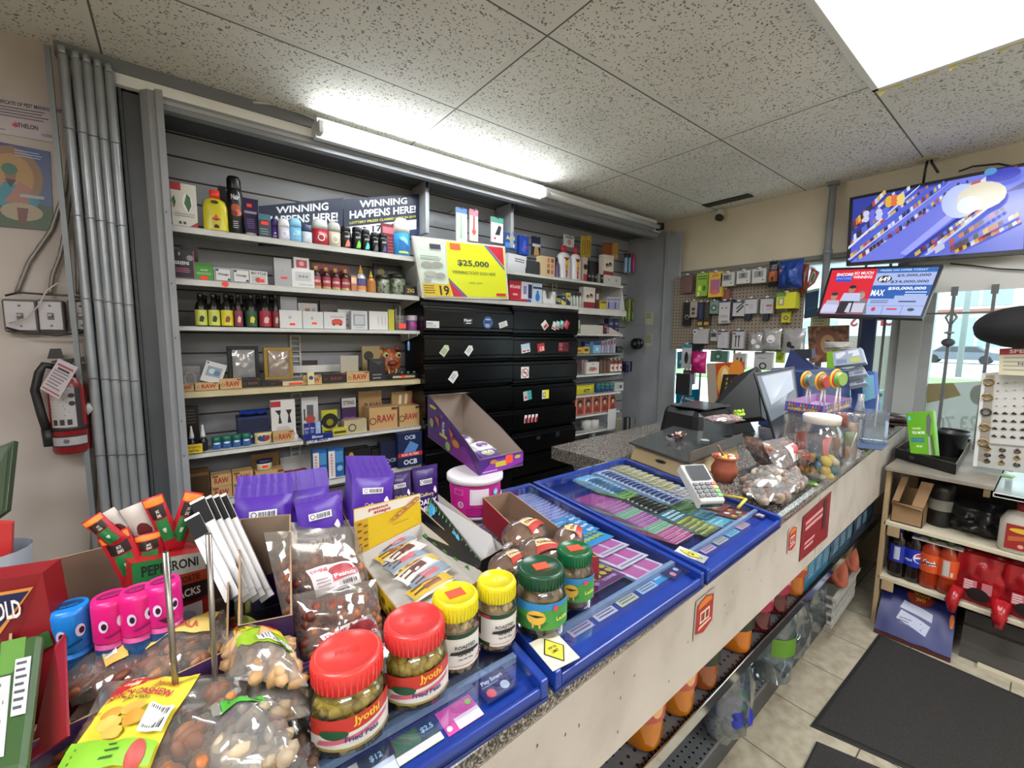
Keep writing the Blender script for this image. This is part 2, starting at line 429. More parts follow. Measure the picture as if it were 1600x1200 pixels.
M().box(-.015,.055,-.012,.012,.02,.06,mat('c9c4b6')).build('bracket',sc)
q=M();q.lathe([(.0,-.03),(.02,-.03),(.026,-.02),(.026,.02),(.02,.026)],mat('17181b',.3),14,T=Matrix.Rotation(-PI/2,4,'Y'));q.build('camera_body',sc)

# tube fittings on the fascia
lf=thing('tube_light','lit fluorescent tube fitting glowing along the top of the shelf recess','tube light',(0,2.2,CZ+.965))
X0,X1,X2=.57,1.98,3.3
hs=mat('d0d2d2',.35)
q=M();q.box(X0,X1,.0,.1,-.012,.03,hs);q.prism([(.0,-.012),(.035,-.045),(.07,-.045),(.1,-.012)],X0,X1,hs,T=Matrix(((0,0,1,0),(1,0,0,0),(0,1,0,0),(0,0,0,1))));q.build('housing',lf)
M().tube([(X0+.03,-.012,-.022),(X1-.03,-.012,-.022)],.019,emis('f4fbff',TUBE_E),12).build('lit_tube',lf)
q=M();q.box(X0,X0+.02,-.035,.02,-.045,.01,hs);q.box(X1-.02,X1,-.035,.02,-.045,.01,hs);q.build('end_cap',lf,.003)
lf2=thing('tube_light','unlit fluorescent tube fitting right of the glowing one, above the far shelves','tube light',(0,2.2,CZ+.965))
q=M();q.box(X1+.01,X2-.04,.0,.1,-.012,.03,hs);q.box(X1+.01,X2-.04,.02,.08,-.045,-.01,mat('9a9c9c',.35));q.build('housing',lf2)
M().tube([(X1+.03,-.012,-.022),(X2-.02,-.012,-.022)],.019,mat('c6c9ca',.2),12).build('unlit_tube',lf2)
q=M();q.box(X2-.03,X2+.01,-.04,.02,-.045,.01,mat('101010'));q.build('end_cap',lf2,.003)
q=M();q.tube([rp(a,b_,'y',2.29) for a,b_ in ((396,160),(420,162),(450,167),(478,180),(500,190))],.005,mat('cfcdc8'),6)
solo('electric_cable',q,'white cable looping over the fascia to the lit tube light','cable')
# pipe in front of the window wall
q=M();pm=noisy('grey_pipe_paint',[(.3,'75787a'),(.7,'85888a')],8,.4)
pa=rp(1301,290,'x',3.42);px_,py_=3.435,pa.y
q.tube([(px_,py_,0),(px_,py_,CEIL)],.021,pm,14);q.tube([(px_,py_,CEIL-.02),(px_,py_,CEIL-.004)],.035,pm,14);q.tube([(px_,py_,CZ+.575),(px_,py_,CZ+.6)],.028,pm,14)
solo('conduit_pipe',q,'grey vertical metal pipe running from ceiling down beside the screens','pipe')
# ================================================================== shelving in the recess
SY=2.36
shw=noisy('white_enamel_shelf',[(.3,'c2c2bd'),(.7,'d2d2cc')],9,.45)
shc=noisy('cream_enamel_shelf',[(.3,'b9ab82'),(.7,'cabd97')],9,.5)
ZS1,ZS2,ZS3,ZS4,ZS5,ZS6=CZ+.459,CZ+.238,CZ+.034,CZ-.254,CZ-.538,CZ-.773
def shelf(x0,x1,z,label,m=None,th=.028,y0=SY,brackets=True,lip=0):
 m=m or shw
 t=thing('shelf',label,'shelf',((x0+x1)/2,y0,z));w=(x1-x0)/2
 q=M();q.box(-w,w,0,BY-y0,-.004,0,m);q.box(-w,w,0,.012,-th,0,m);q.build('shelf_board',t,.0015)
 if brackets:
  for s in (-w+.01,w-.01):
   q=M();q.prism([(.01,-.03),(BY-y0,-.075),(BY-y0,-.004),(.01,-.004)],s-.002,s+.002,shw,T=Matrix(((0,0,1,0),(1,0,0,0),(0,1,0,0),(0,0,0,1))));q.build('bracket',t)
 return t
shelf(-.05,1.15,ZS1,'topmost long white shelf on the left, holding sprays and deodorants')
shelf(-.05,1.15,ZS2,'second long white shelf on the left, holding playing cards and energy shots')
shelf(-.05,1.15,ZS3,'third white shelf on the left, holding dark bottles and white boxes',th=.02)
shelf(-.05,1.15,ZS4,'cream shelf on the left lined with small brown rolling paper boxes',shc,th=.03)
XS5=rp(474,690,'y',SY).x
shelf(-.05,XS5,ZS5,'white shelf at lower left with blue and green jars on it',th=.022)
shelf(XS5+.015,1.15,ZS5-.002,'white shelf holding lip balm tray and two rolling paper boxes',th=.02)
shelf(-.05,1.15,ZS6,'lowest visible white shelf on the left, behind the purple chocolate',th=.03)
XR0,XR1=rp(789,430,'y',SY).x,rp(974,445,'y',SY).x
XM=rp(901,500,'y',SY).x
ZR1,ZR2,ZR2B=CZ+.45,CZ+.25,CZ+.24
shelf(XR0-.03,XR1,ZR1,'upper white shelf right of yellow sign with two big white bottles',th=.02)
shelf(1.165,XM,ZR2,'thick white shelf ledge directly on top of the black cabinets',th=.03,y0=SY-.02,brackets=False)
shelf(XM+.003,XR1+.03,ZR2B,'thick white shelf right of black cabinets holding medicine cartons',th=.05,y0=SY-.02)
RZ={}
for k,(a,b_,lab) in enumerate(((900,522,'white shelf under the thick one with a long white carton'),(900,553,'grey shelf carrying navy and pale blue medicine cartons'),
  (900,588,'white shelf carrying three little red-labelled bottles'),(901,619,'white shelf with a yellow bag and teal jars'),
  (898,651,'white shelf with five hair colour cartons'),(895,679,'white shelf with two white paper rolls'),(896,707,'bottommost white shelf right of the black cabinets'))):
 z=CZ+(.039,-.122,-.293,-.461,-.628,-.772,-.93)[k];RZ[k+3]=z
 shelf(XM+.003,XR1+.02,z,lab,mat('7e8082',.5) if k==1 else shw,th=.018)
# end panels of the upper right shelves
q=M();x=XR1+.006;q.hexa([(x,SY-.02,CZ+.243),(x+.004,SY-.02,CZ+.243),(x+.004,BY,CZ+.243),(x,BY,CZ+.243)],[(x,SY+.03,CZ+.47),(x+.004,SY+.03,CZ+.47),(x+.004,BY,CZ+.55),(x,BY,CZ+.55)],shw)
solo('shelf_end_panel',q,'slanted white end panel closing the upper right shelves','shelf end')
q=M();x=1.155;q.hexa([(x,SY,ZS2-.0),(x+.004,SY,ZS2),(x+.004,BY,ZS2),(x,BY,ZS2)],[(x,SY+.01,ZS1-.03),(x+.004,SY+.01,ZS1-.03),(x+.004,BY,ZS1-.01),(x,BY,ZS1-.01)],shw)
solo('shelf_end_panel',q,'white end panel closing second shelf beside the yellow sign','shelf end')
# slotted upright strips on the slatwall
for a,y0_,y1_,lab in ((461,524,590,'slotted white upright strip above the cream shelf'),(463,614,676,'slotted white upright strip beside the two-pronged cable carton'),(461,690,724,'short slotted white upright strip above the red packets'),(867,440,474,'short slotted white strip between upper right shelves')):
 pa=rp(a,y0_,'y',BY-.015);pb=rp(a,y1_,'y',BY-.015);q=M();h=pa.z-pb.z
 q.box(-.027,-.018,0,.012,0,h,shw);q.box(.018,.027,0,.012,0,h,shw)
 n=max(3,int(h/.028))
 for k in range(n+1):q.box(-.02,.02,0,.01,h*k/n*.97,h*k/n*.97+.008,shw)
 solo('shelf_upright',q,lab,'shelf upright',(pa.x,BY-.015,pb.z))

# ------------------------------------------------------------------ black drawer cabinets
CY=SY-.03
blk=mat('050506',.25,0,.3);blk2=mat('030304',.4,0,.3)
XA,XB,XC=rp(660,560,'y',CY).x,rp(798,600,'y',CY).x,rp(898,590,'y',CY).x
CT=CZ+.205
def sticker(u,v,w,h,rot,items,base,parent,y=-.0285,shape=None):
 q=M();c,s_=math.cos(rot),math.sin(rot)
 wf=lambda a,b_,e:(u+(a-w/2)*c-(b_-h/2)*s_,y-e,v+(a-w/2)*s_+(b_-h/2)*c)
 q.deco(w,h,[('p',shape or [(0,0),(1,0),(1,1),(0,1)],base)]+items,wf)
 return q.build('sticker',parent)
def cabinet(x0,x1,rows,label):
 t=thing('drawer_cabinet',label,'cabinet',((x0+x1)/2,CY,0));w=(x1-x0)/2-.002
 q=M();q.box(-w,w,.02,.25,.02,CT,blk2);q.build('carcass',t,.002)
 fr=[]
 for z0,z1 in zip(rows[1:],rows[:-1]):
  q=M();H=z1-z0-.006
  prof=[(.02,0),(-.012,.004),(-.02,.012),(-.02,.03),(-.026,.036),(-.026,H-.034),(-.014,H-.03),(-.014,H-.012),(-.002,H-.004),(.02,H)]
  q.prism([(a,b_) for a,b_ in prof],-w,w,blk,T=Matrix(((0,0,1,0),(1,0,0,0),(0,1,0,z0+.003),(0,0,0,1))))
  fr.append((q.build('drawer_front',t,.0015),z0,z1))
 return t,fr
zl=[CT,CZ+.09,CZ-.045,CZ-.175,CZ-.305,CZ-.44,CZ-.6,CZ-.8,.12]
t,L=cabinet(XA,XB,[rp(730,y,'y',CY).z for y in (479,521,564,604,646,690,740)]+[.35,.08],'left column of black drawers, wider of the two')
u0=(XA+XB)/2
def cabpt(px,py,u0=u0):p=rp(px,py,'y',CY-.027);return p.x-u0,p.z
a,b_=cabpt(676,507);sticker(a,b_,.085,.04,0,[('r',.05,.55,.5,.8,'8aa0b8'),('ln',.05,.1,.95,.5,3,'9a9a9a')],'dcdcd8',L[0][0])
a,b_=cabpt(731,502);sticker(a,b_,.075,.04,.05,[('t',.5,.6,.55,'Player',.95,'ededed'),('r',.3,.12,.8,.25,'dddddd')],'151517',L[0][0])
a,b_=cabpt(762,504);sticker(a,b_,.078,.078,0,[('c',.5,.5,.5,'3e5f96'),('t',.5,.75,.09,'Check ID',.6,'fff'),('r',.2,.45,.8,.6,'1e3564'),('ln',.25,.1,.75,.4,3,'d8e0f0')],'16181c',L[0][0],shape=[(.5,0),(.9,.2),(1,.5),(.9,.8),(.5,1),(.1,.8),(0,.5),(.1,.2)])
a,b_=cabpt(786,507);sticker(a,b_,.07,.036,.3,[('ln',.1,.1,.9,.8,3,'8f948f')],'d5d8d2',L[0][0])
tagshape=[(0,0),(.8,0),(1,.5),(.8,1),(0,1)]
a,b_=cabpt(695,547);sticker(a,b_,.075,.042,.9,[('ln',.1,.1,.8,.9,4,'54604a')],'c9d6b4',L[1][0],shape=tagshape)
a,b_=cabpt(733,547);sticker(a,b_,.07,.042,.9,[('ln',.2,.2,.7,.8,2,'777777')],'e2e2de',L[1][0],shape=tagshape)
a,b_=cabpt(709,588);sticker(a,b_,.078,.046,.9,[('ln',.2,.2,.7,.8,2,'777777')],'dedede',L[2][0],shape=tagshape)
u1=(XB+XC)/2
t,R_=cabinet(XB,XC,[rp(850,y,'y',CY).z for y in (481,524,561,598,633,668,703)]+[.42,.08],'right column of black drawers, with more stickers on it')
def sq(px,py,w,h,rot,base,items,k,**kw):a,b_=cabpt(px,py,u1);return sticker(a,b_,w,h,rot,items,base,R_[k][0],**kw)
sq(851,508,.055,.055,.7,'e6e2e0',[('p',[(.15,.15),(.85,.15),(.85,.5),(.15,.5)],'b02030')],0)
for k,(px,c) in enumerate(((866,'d6dcd8'),(871,'9fc7c4'),(877,'4fb0ac'))):sq(px,509-k,.042,.058,-.3,c,[('r',.1,.1,.9,.3,'c8404a'),('r',.3,.5,.6,.9,'f0f0f0')],0,y=-.0285-.001*k)
sq(885,507,.05,.06,-.5,'b02334',[('r',.2,.2,.4,.9,'e8b8bc'),('r',.55,.1,.7,.8,'d86a74')],0)
sq(821,544,.08,.062,.15,'b9cfe0',[('r',0,0,1,.4,'e8e4dc'),('r',.1,.1,.5,.3,'c04a50'),('r',.6,.1,.9,.3,'3a8ab0')],1)
sq(845,543,.07,.06,.15,'b3202e',[('r',.3,.1,.9,.6,'e6c0c0'),('r',.45,.2,.6,.9,'d8404c')],1)
sq(880,542,.105,.065,0,'7d0f22',[('t',.7,.5,.75,'19',.5,'14060a'),('ln',.08,.5,.5,.9,3,'d8909a'),('ln',.08,.1,.4,.4,2,'d8909a')],1)
sq(820,582,.072,.08,0,'efe9e6',[('c',.5,.46,.4,'a02030'),('c',.5,.46,.33,'efe9e6'),('r',.25,.44,.75,.52,'15100f'),('p',[(.2,.72),(.26,.78),(.8,.26),(.74,.2)],'a02030')],2)
sq(824,618,.075,.065,.12,'cfe4e0',[('r',.5,0,1,1,'42a7a8'),('r',.1,.15,.45,.5,'d0606a'),('ln',.05,.55,.9,.95,3,'5a8a8c')],3)
sq(852,616,.068,.065,0,'efe23a',[('r',0,0,.35,.9,'d8dadb'),('r',.12,.2,.5,.7,'2c2c2e'),('r',.2,.3,.42,.62,'eeeeee')],3)
for k in range(4):sq(821+k*5.5,655-k*.7,.022,.058,-.1,'eee6e6',[('r',.2,0,1,.5,'9c1c30'),('p',[(0,.5),(1,.5),(1,.75)],'d8404c')],4,y=-.0285-.0006*k)
sq(841,684,.04,.024,0,'1d1d20',[('ln',.1,.1,.9,.9,2,'3a3a40')],5)
sq(871,678,.04,.04,.3,'1b1b1e',[('ln',.1,.1,.9,.9,2,'2e2e34')],5)

# ------------------------------------------------------------------ product builders
def wd(px0,px1,py,Y):a=rp(px0,py,'y',Y);b_=rp(px1,py,'y',Y);return a.x,b_.x
def fit(px0,px1,pyt,z,Y):
 """real width and height of something standing at depth Y on a shelf at height z"""
 x0,x1=wd(px0,px1,pyt+10,Y);h=rp((px0+px1)/2,pyt,'y',Y).z-z
 return (x0+x1)/2,x1-x0,h
def carton(w,d,h,base,items=(),side=(),rough=.45,topm=None):
 q=M();b_=mat(base,rough) if isinstance(base,str) else base
 q.box(-w/2,w/2,-d/2,d/2,0,h,b_)
 e=.0009*max(1,w*10)
 q.front(-w/2,w/2,-d/2,0,h,list(items))
 if side:q.deco(d,h,list(side),lambda a,bb,e:(-w/2-e,d/2-a,bb));q.deco(d,h,list(side),lambda a,bb,e:(w/2+e,-d/2+a,bb))

 q.box(-w/2*.98,w/2*.98,-.0008,.0008,h,h+.0006,mat('8a8478',.8)) if h>.03 else None
 return q
SHAPES={
 'aer':([(.9,0),(1,.02),(1,.70),(.9,.76),(.82,.78)],[(.86,.775),(.9,.79),(.88,.95),(.7,1)]),
 'deo':([(.8,0),(.95,.03),(1,.2),(1,.6)],[(1,.605),(1,.75),(.9,.9),(.6,.98),(.2,1)]),
 'btl':([(.85,0),(1,.03),(1,.55),(.85,.66),(.45,.76),(.4,.8)],[(.46,.8),(.46,.98),(.35,1)]),
 'jar':([(.9,0),(1,.04),(1,.6),(.9,.66)],[(1.02,.66),(1.04,.7),(1.04,.97),(.95,1)]),
 'drop':([(.9,0),(1,.04),(1,.4),(.5,.5),(.45,.53)],[(.62,.53),(.58,.62),(.3,.85),(.22,1)]),
 'glue':([(.9,0),(1,.03),(1,.5),(.8,.62),(.4,.7)],[(.45,.7),(.4,.76),(.15,.92),(.12,1)]),
 'squ':([(1,0),(1.02,.05),(1,.6),(.8,.74),(.4,.8)],[(.42,.8),(.42,1),(.3,1)]),
}
def bottle(name,label,cat,loc,w,h,shape,body,cap,lab=None,flat=1.,group=None,rz=0,p=2,n=14):
 t=thing(name,label,cat,loc,rz,group);R=w/2;pb,pc=SHAPES[shape]
 bm=body if not isinstance(body,str) else mat(body,.3)
 M().lathe([(r*R,z*h) for r,z in pb],bm,n,sy=flat,p=p).build('body',t)
 M().lathe([(r*R,z*h) for r,z in pc],mat(cap,.35),n,sy=flat,p=p).build('cap',t)
 if lab:
  z0,z1,arc,items=lab;q=M();q.cylprint(R*1.012,z0*h,z1*h,arc,items,sy=flat if p==2 else flat*1.0);q.build('wrap_label',t)
 return t
def sh_carton(nm,label,cat,px0,px1,pyt,z,d,base,items=(),Y=None,rz=0,group=None,side=(),bev=.0012):
 Y=Y or SY+.025;x,w,h=fit(px0,px1,pyt,z,Y);h=max(h,.012)
 return solo(nm,carton(w,d,h,base,items,side),label,cat,(x,Y+d/2,z+.0008),rz,group,bev)
def sh_bottle(nm,label,cat,px0,px1,pyt,z,shape,body,cap,lab=None,Y=None,flat=1.,group=None,p=2):
 Y=Y or SY+.03;x,w,h=fit(px0,px1,pyt,z,Y)
 return bottle(nm,label,cat,(x,Y+w/2*flat,z+.0008),w,h,shape,body,cap,lab,flat,group,p=p)
RED='e8402c'
dot=lambda u=.5,v=.3,w=.22,h=.1:('r',u-w/2,v-h/2,u+w/2,v+h/2,mat('ff3b28',.6))
# ================================================================== goods on the left shelves
# --- top shelf
z=ZS1
sh_carton('boxed_gadget','white blister card with green lighter shapes at far left of the top shelf','boxed product',266,306,287,z,.03,'d6d2c8',
          [('r',0,.83,.4,1,'b02a34'),('e',.62,.58,.2,.2,'efefec'),('p',[(.5,.55),(.62,.78),(.75,.7),(.78,.5),(.65,.35)],'3d6b3c'),('p',[(.02,.6),(.12,.7),(.18,.55),(.1,.4)],'3d6b3c'),('ln',.1,.22,.9,.32,2,'909090'),('p',[(.6,0),(1,0),(1,.14)],'b02a34'),('r',.25,.06,.36,.12,'444444'),('r',.42,.06,.53,.12,'444444')])
t=sh_bottle('lighter_fluid_bottle','yellow flat bottle of fluid with red cap on the top shelf','bottle',316,355,296,z,'squ','cfc322',RED,
          (.08,.75,1.3,[('e',.45,.92,.25,.06,'26220e'),('ln',.15,.5,.8,.8,5,'6d6612'),('r',.12,.0,.88,.34,'17160c'),('c',.32,.2,.1,'c8b52a'),('c',.66,.2,.1,'c8b52a'),('p',[(.3,.33),(.7,.33),(.5,.5)],RED)]),flat=.45,p=3)
sh_carton('black_canister','small black canister half hidden behind the tall black aerosol','canister',341,353,291,z,.02,'131314',Y=SY+.13)
sh_bottle('aerosol_can','tall black aerosol with red flower picture, tallest thing on the top shelf','aerosol can',353,379,274,z,'aer','101012','0c0c0d',
          (.02,.72,2.,[('t',.5,.88,.13,'Nair',.5,'d8d8d8'),('c',.5,.6,.11,'b04a2c'),('c',.62,.5,.08,'d06a3a'),('c',.4,.48,.07,'7c2a20'),('ln',.3,.1,.7,.3,4,'bababa')]))
t=thing('squeeze_tube','dark purple squeeze tube standing beside the tall black aerosol','tube',(0,0,0));x,w,h=fit(378,405,308,z,SY+.03);t.location=(x,SY+.06,z)
q=M();q.hexa([(-w*.36,-.02,.02),(w*.36,-.02,.02),(w*.36,.02,.02),(-w*.36,.02,.02)],[(-w/2,-.003,h),(w/2,-.003,h),(w/2,.003,h),(-w/2,.003,h)],mat('2b1d3d',.3))
q.deco(1,1,[('r',.1,.55,.9,.62,'8f8aa0'),('r',.3,.74,.6,.84,RED),('ln',.2,.1,.8,.4,5,'7c62a8')],lambda a,b_,e:((a-.5)*w*(.72+.28*b_),-.0205*(1-b_)-.003*b_-e,.02+b_*(h-.02)));q.build('body',t)
M().lathe([(w*.3,0),(w*.34,.002),(w*.34,.022)],mat('c9c9d0',.3),14,sy=.6).build('cap',t)
sh_carton('deodorant_box','small teal and dark carton with red price sticker on the top shelf','carton',404,423,335,z,.03,'31444e',[('r',0,.75,1,1,'3f6f7f'),dot(.5,.62,.6,.14),('ln',.1,.1,.9,.4,3,'8a9aa0')])
deo=[(423,436,341,'4a2c7c','3a2466','slim purple deodorant stick behind the white one'),(435,453,341,'c6c4d2','e2e2e6','white deodorant stick with purple ring label'),
       (452,472,340,'6fb2dc','86c4e8','light blue deodorant stick on the top shelf'),(472,488,350,'b9c2cc','39466e','short pale deodorant with navy cap'),
       (489,514,341,'a5202c','c3c3c3','wide red deodorant stick with round white emblem'),(514,533,346,'b7ab93','b3b0a6','beige deodorant stick with green emblem beside the red one')]
for k,(a,b_,y,c,cc,lab) in enumerate(deo):
 li=[('c',.5,.45,.28,'e8e8ee'),('c',.5,.45,.2,c)] if k in (1,4,5) else [('t',.5,.5,.16,['','','Dove','degree','',''][k] or 'gel',.7,'ffffff'),('ln',.25,.1,.75,.3,3,'dfe6ee')]
 sh_bottle('deodorant_stick',lab,'deodorant',a,b_,y,z,'deo',c,cc,(.08,.56,1.7,li),flat=.6,p=2.6,Y=SY+(.05 if k==0 else .03))
for a,b_,y,c,nm in ((534,551,353,'e07a66','coral'),(552,567,354,'7ed348','lime green'),(566,581,358,'4cd0c4','teal'),(581,594,363,'5d6468','grey'),(594,607,364,'5a4a86','violet')):
 sh_bottle('body_spray','small black body spray can with %s streak on the label' % nm,'body spray',a,b_,y,z,'aer','121214','0b0b0c',
              (.05,.7,2.2,[('t',.5,.75,.13,'AXE',.5,'e2e2e2'),('p',[(.3,.05),(.7,.1),(.62,.6),(.45,.45)],c),('p',[(.5,.05),(.75,.2),(.7,.5)],c)]),n=12) if 0 else    sh_bottle('body_spray','small black body spray can with %s streak on the label' % nm,'body spray',a,b_,y,z,'aer','121214','0b0b0c',
              (.05,.7,2.2,[('t',.5,.75,.13,'AXE',.5,'e2e2e2'),('p',[(.3,.05),(.7,.1),(.62,.6),(.45,.45)],c),('p',[(.5,.05),(.75,.2),(.7,.5)],c)]))
sh_carton('hanging_packet','maroon packet standing behind the little black body sprays','packet',596,617,350,z,.012,'6e2230',[('r',.1,.7,.9,.9,'c86a74'),('ln',.1,.1,.9,.6,5,'a04a54')],Y=SY+.08)
sh_bottle('shaving_cream_can','light blue can with round white cap at the right end of the top shelf','aerosol can',620,644,339,z,'deo','2f8cc8','dcdcd6',
          (.05,.55,1.8,[('p',[(.1,0),(.9,0),(.9,.4),(.1,.8)],'1f6cb0'),('r',.1,.06,.8,.16,'c8d040')]))
# winning posters
def poster(name,label,cat,quad,Y,base,items,th=.006):
 """flat board whose face spans four measured corners (tl, tr, br, bl)"""
 P=[rp(a,b_,'y',Y) if not isinstance(a,Vector) else a for a,b_ in quad]
 c=(P[0]+P[2])/2;q=M();P=[p-c for p in P]
 q.hexa([(P[3].x,0,P[3].z),(P[2].x,0,P[2].z),(P[2].x,th,P[2].z),(P[3].x,th,P[3].z)],[(P[0].x,0,P[0].z),(P[1].x,0,P[1].z),(P[1].x,th,P[1].z),(P[0].x,th,P[0].z)],mat(base,.35))
 def wf(a,b_,e):
  lo=P[3].lerp(P[2],a);hi=P[0].lerp(P[1],a);p=lo.lerp(hi,b_);return (p.x,-e,p.z)
 q.deco(1,1,items,wf);return solo(name,q,label,cat,c)
def wtxt(yr,amt):
 L=[('t',.5,.86,.16,'WINNING',.62,'e6ecf2'),('t',.5,.64,.18,'HAPPENS HERE!',.86,'e6ecf2'),('t',.5,.46,.055,'LOTTERY PRIZES CLAIMED HERE IN '+yr,.86,'c8c43a')]
 return [('p',[(0,0),(1,0),(1,.2),(.3,0)],'24365c')]+L+([('r',.06,.14,.94,.38,'e6e4dc'),('t',.5,.26,.17,amt,.6,'1c2a44')] if amt else [('r',.06,.0,.9,.3,'3a4a6a')])
poster('lottery_poster','dark blue lottery poster reading HAPPENS HERE, left one behind the deodorants','poster',[(404,322),(536,309),(536,390),(404,384)],2.52,'16233c',wtxt('2017',None))
poster('lottery_poster','dark blue lottery poster with $177,944 amount, above the shelf end','poster',[(537,311),(657,303),(657,366),(537,382)],2.515,'16233c',wtxt('2018','$ 177,944'))
q=M();q.box(-.012,.012,-.02,.16,-.3,0,gsteel);q.prism([(-.02,-.04),(.16,-.3),(.16,0),(-.02,0)],-.008,.008,gsteel,T=Matrix(((0,0,1,0),(1,0,0,0),(0,1,0,0),(0,0,0,1))))
p_=rp(665,290,'y',2.45);solo('steel_bracket',q,'grey steel bracket just right of the lottery posters','bracket',(p_.x,2.45,CZ+.925))
p_=rp(798,330,'y',2.45);solo('steel_bracket',q,'grey steel bracket above the yellow prize sign','bracket',(p_.x,2.45,CZ+.925))

# --- second shelf
z=ZS2
sh_carton('card_box','dark carton with pink writing at far left of the second shelf','carton',270,303,391,z,.02,'1b1520',[('t',.3,.86,.1,'5',.2,'dedede'),('c',.8,.74,.1,'8a8a92'),('t',.4,.55,.12,'GREENS',.7,'e2e2e2'),('ln',.1,.2,.9,.38,3,'c86a94'),('r',0,0,1,.04,'8c4a68'),('r',.94,0,1,1,'8c4a68')])
sh_carton('black_frame_box','black carton standing right behind the pink-lettered one','carton',282,309,384,z,.012,'222326',Y=SY+.1)
sh_carton('tissue_packet','bright green soft packet with red price sticker','packet',304,333,411,z,.04,'3f8a2e',[('r',0,.8,1,1,'2f7420'),('t',.5,.6,.12,'excel',.6,'c8e8b0'),dot(.5,.14,.4,.22),('ln',.1,.3,.9,.45,2,'a8d890')],bev=.005)
for k,(a,b_,y) in enumerate(((335,362,419),(363,391,421),(391,418,424))):
 dd=[('r',.04,.04,.96,.96,'2a2c38'),('r',.08,.08,.92,.92,'d4d4d2'),('t',.5,.52,.22,'Vintage' if k<2 else 'BICYCLE',.7,'23252e'),('r',.1,.75,.25,.9,'2a3c6c'),('r',.75,.1,.9,.25,'2a3c6c')]
 if k==2:dd=[('t',.5,.82,.2,'BICYCLE',.85,'1f2024'),('r',.08,.08,.92,.64,'b9bcbe'),('c',.45,.32,.2,'b84848'),dot(.66,.28,.3,.26)]
 sh_carton('playing_card_pack',['white playing card pack with dark frame, left one of the framed pair','white playing card pack with dark frame, right one of the framed pair','white bicycle playing card pack with red sticker'][k],'card pack',a,b_,y,z,.03,'d3d3d0',dd)
x0=rp(352,445,'y',SY-.002)
q=M();q.add([(.014*math.cos(i*PI/6),0,.012*math.sin(i*PI/6)) for i in range(12)],[tuple(range(12))],mat('ff4434',.6));q.add([(.014*math.cos(-i*PI/6),.001,.012*math.sin(-i*PI/6)) for i in range(12)],[tuple(range(12))],mat('ff4434',.6))
solo('price_sticker',q,'round red price sticker stuck on the second shelf edge','sticker',(x0.x,SY-.0012,ZS2-.013))
sh_carton('phone_box','tall plain grey phone carton on the second shelf','carton',428,455,404,z,.035,'a5a6a8',[dot(.55,.3,.35,.07),('r',.4,.55,.52,.57,'7c7d80')],side=[('r',0,0,1,1,'8a8b8e')])
e1=sh_carton('earbud_box','white earbud carton with three dots in a window, second shelf','carton',456,491,421,z,.04,'dbdbd9',[('r',.15,.35,.85,.85,'c2c4c6'),('c',.35,.6,.07,'8a8c90'),('c',.5,.6,.07,'8a8c90'),('c',.65,.6,.07,'8a8c90'),('ln',.3,.1,.9,.2,2,'a0a0a0')])
zz=rp(470,421,'y',SY+.05).z
sh_carton('small_carton','little white carton with a pink picture, topmost above the earbud carton','carton',459,483,403,zz-.004,.025,'d6d2cd',[('r',.15,.15,.85,.8,'b4485c'),('c',.5,.5,.2,'e8a8b4')],Y=SY+.032)
q=sh_carton('display_backing_card','flat red card standing behind the row of energy shots','card',487,546,414,z,.004,'7c1c24',Y=SY+.09)
for k,(a,b_,y) in enumerate(((488,503,415),(504,518,417),(519,533,419),(534,549,420))):
 sh_bottle('energy_shot_bottle','little dark energy shot bottle with red label and gold cap, in a row of four','bottle',a,b_,y,z,'btl','2a1c18','c9a66c',
              (.02,.55,2.4,[('r',0,.0,1,1,'a03844'),('r',0,0,1,.2,'b39a62'),('t',.5,.6,.2,'ENERGY',.7,'f0d8d0'),('ln',.2,.25,.8,.45,2,'e0b0a8')]),group='energy shots on the second shelf')
sh_carton('matchbox','tiny orange carton squeezed between energy shots and glue','carton',549,557,431,z,.02,'b06a48',[('r',0,.5,1,.9,'e0c0a0')])
sh_bottle('glue_bottle','white school glue bottle with orange pointed tip','glue bottle',558,574,414,z,'glue','dcdad4','e8b040',(.08,.5,2.,[('r',0,0,1,1,'4a4a86'),('r',0,0,1,.35,'d88a38'),('ln',.2,.5,.8,.9,3,'e8e8f0')]))
sh_bottle('glue_bottle','small amber glue bottle leaning by the white glue','glue bottle',575,589,423,z,'glue','b0702e','e8d04a',(.05,.5,2.,[('r',0,0,1,1,'a86c2c'),('ln',.2,.2,.8,.8,3,'e8c080')]))
camo=noisy('camouflage_print',[(.35,'2d3128'),(.45,'5f6a52'),(.55,'8b927f'),(.65,'3a3c34')],60,.4)
for k,(a,b_,y) in enumerate(((592,612,430),(613,638,428))):
 x,w,h=fit(a,b_,y,z,SY+.03)
 t=thing('camouflage_tin','camouflage patterned tin on second shelf, %s' % ('narrower left one' if k==0 else 'wider right one beside the black pack'),'tin',(x,SY+.03+w/2,z))
 M().lathe([(w/2*.95,0),(w/2,.003),(w/2,h*.8)],camo,16).build('tin_body',t);M().lathe([(w/2*1.03,h*.8),(w/2*1.03,h)],mat('2c2c28',.3),16).build('lid',t)
sh_carton('display_box','black display carton standing behind the camouflage tins','carton',584,628,414,z,.015,'191a17',[('c',.25,.75,.12,'8a7a3a'),('r',.5,.6,.9,.8,'4c5040')],Y=SY+.16)
sh_carton('lighter_pack','low black pack with gold writing at right end of second shelf','carton',632,651,447,z,.04,'18130c',[('t',.5,.5,.4,'ZIG',.7,'d0b050')])

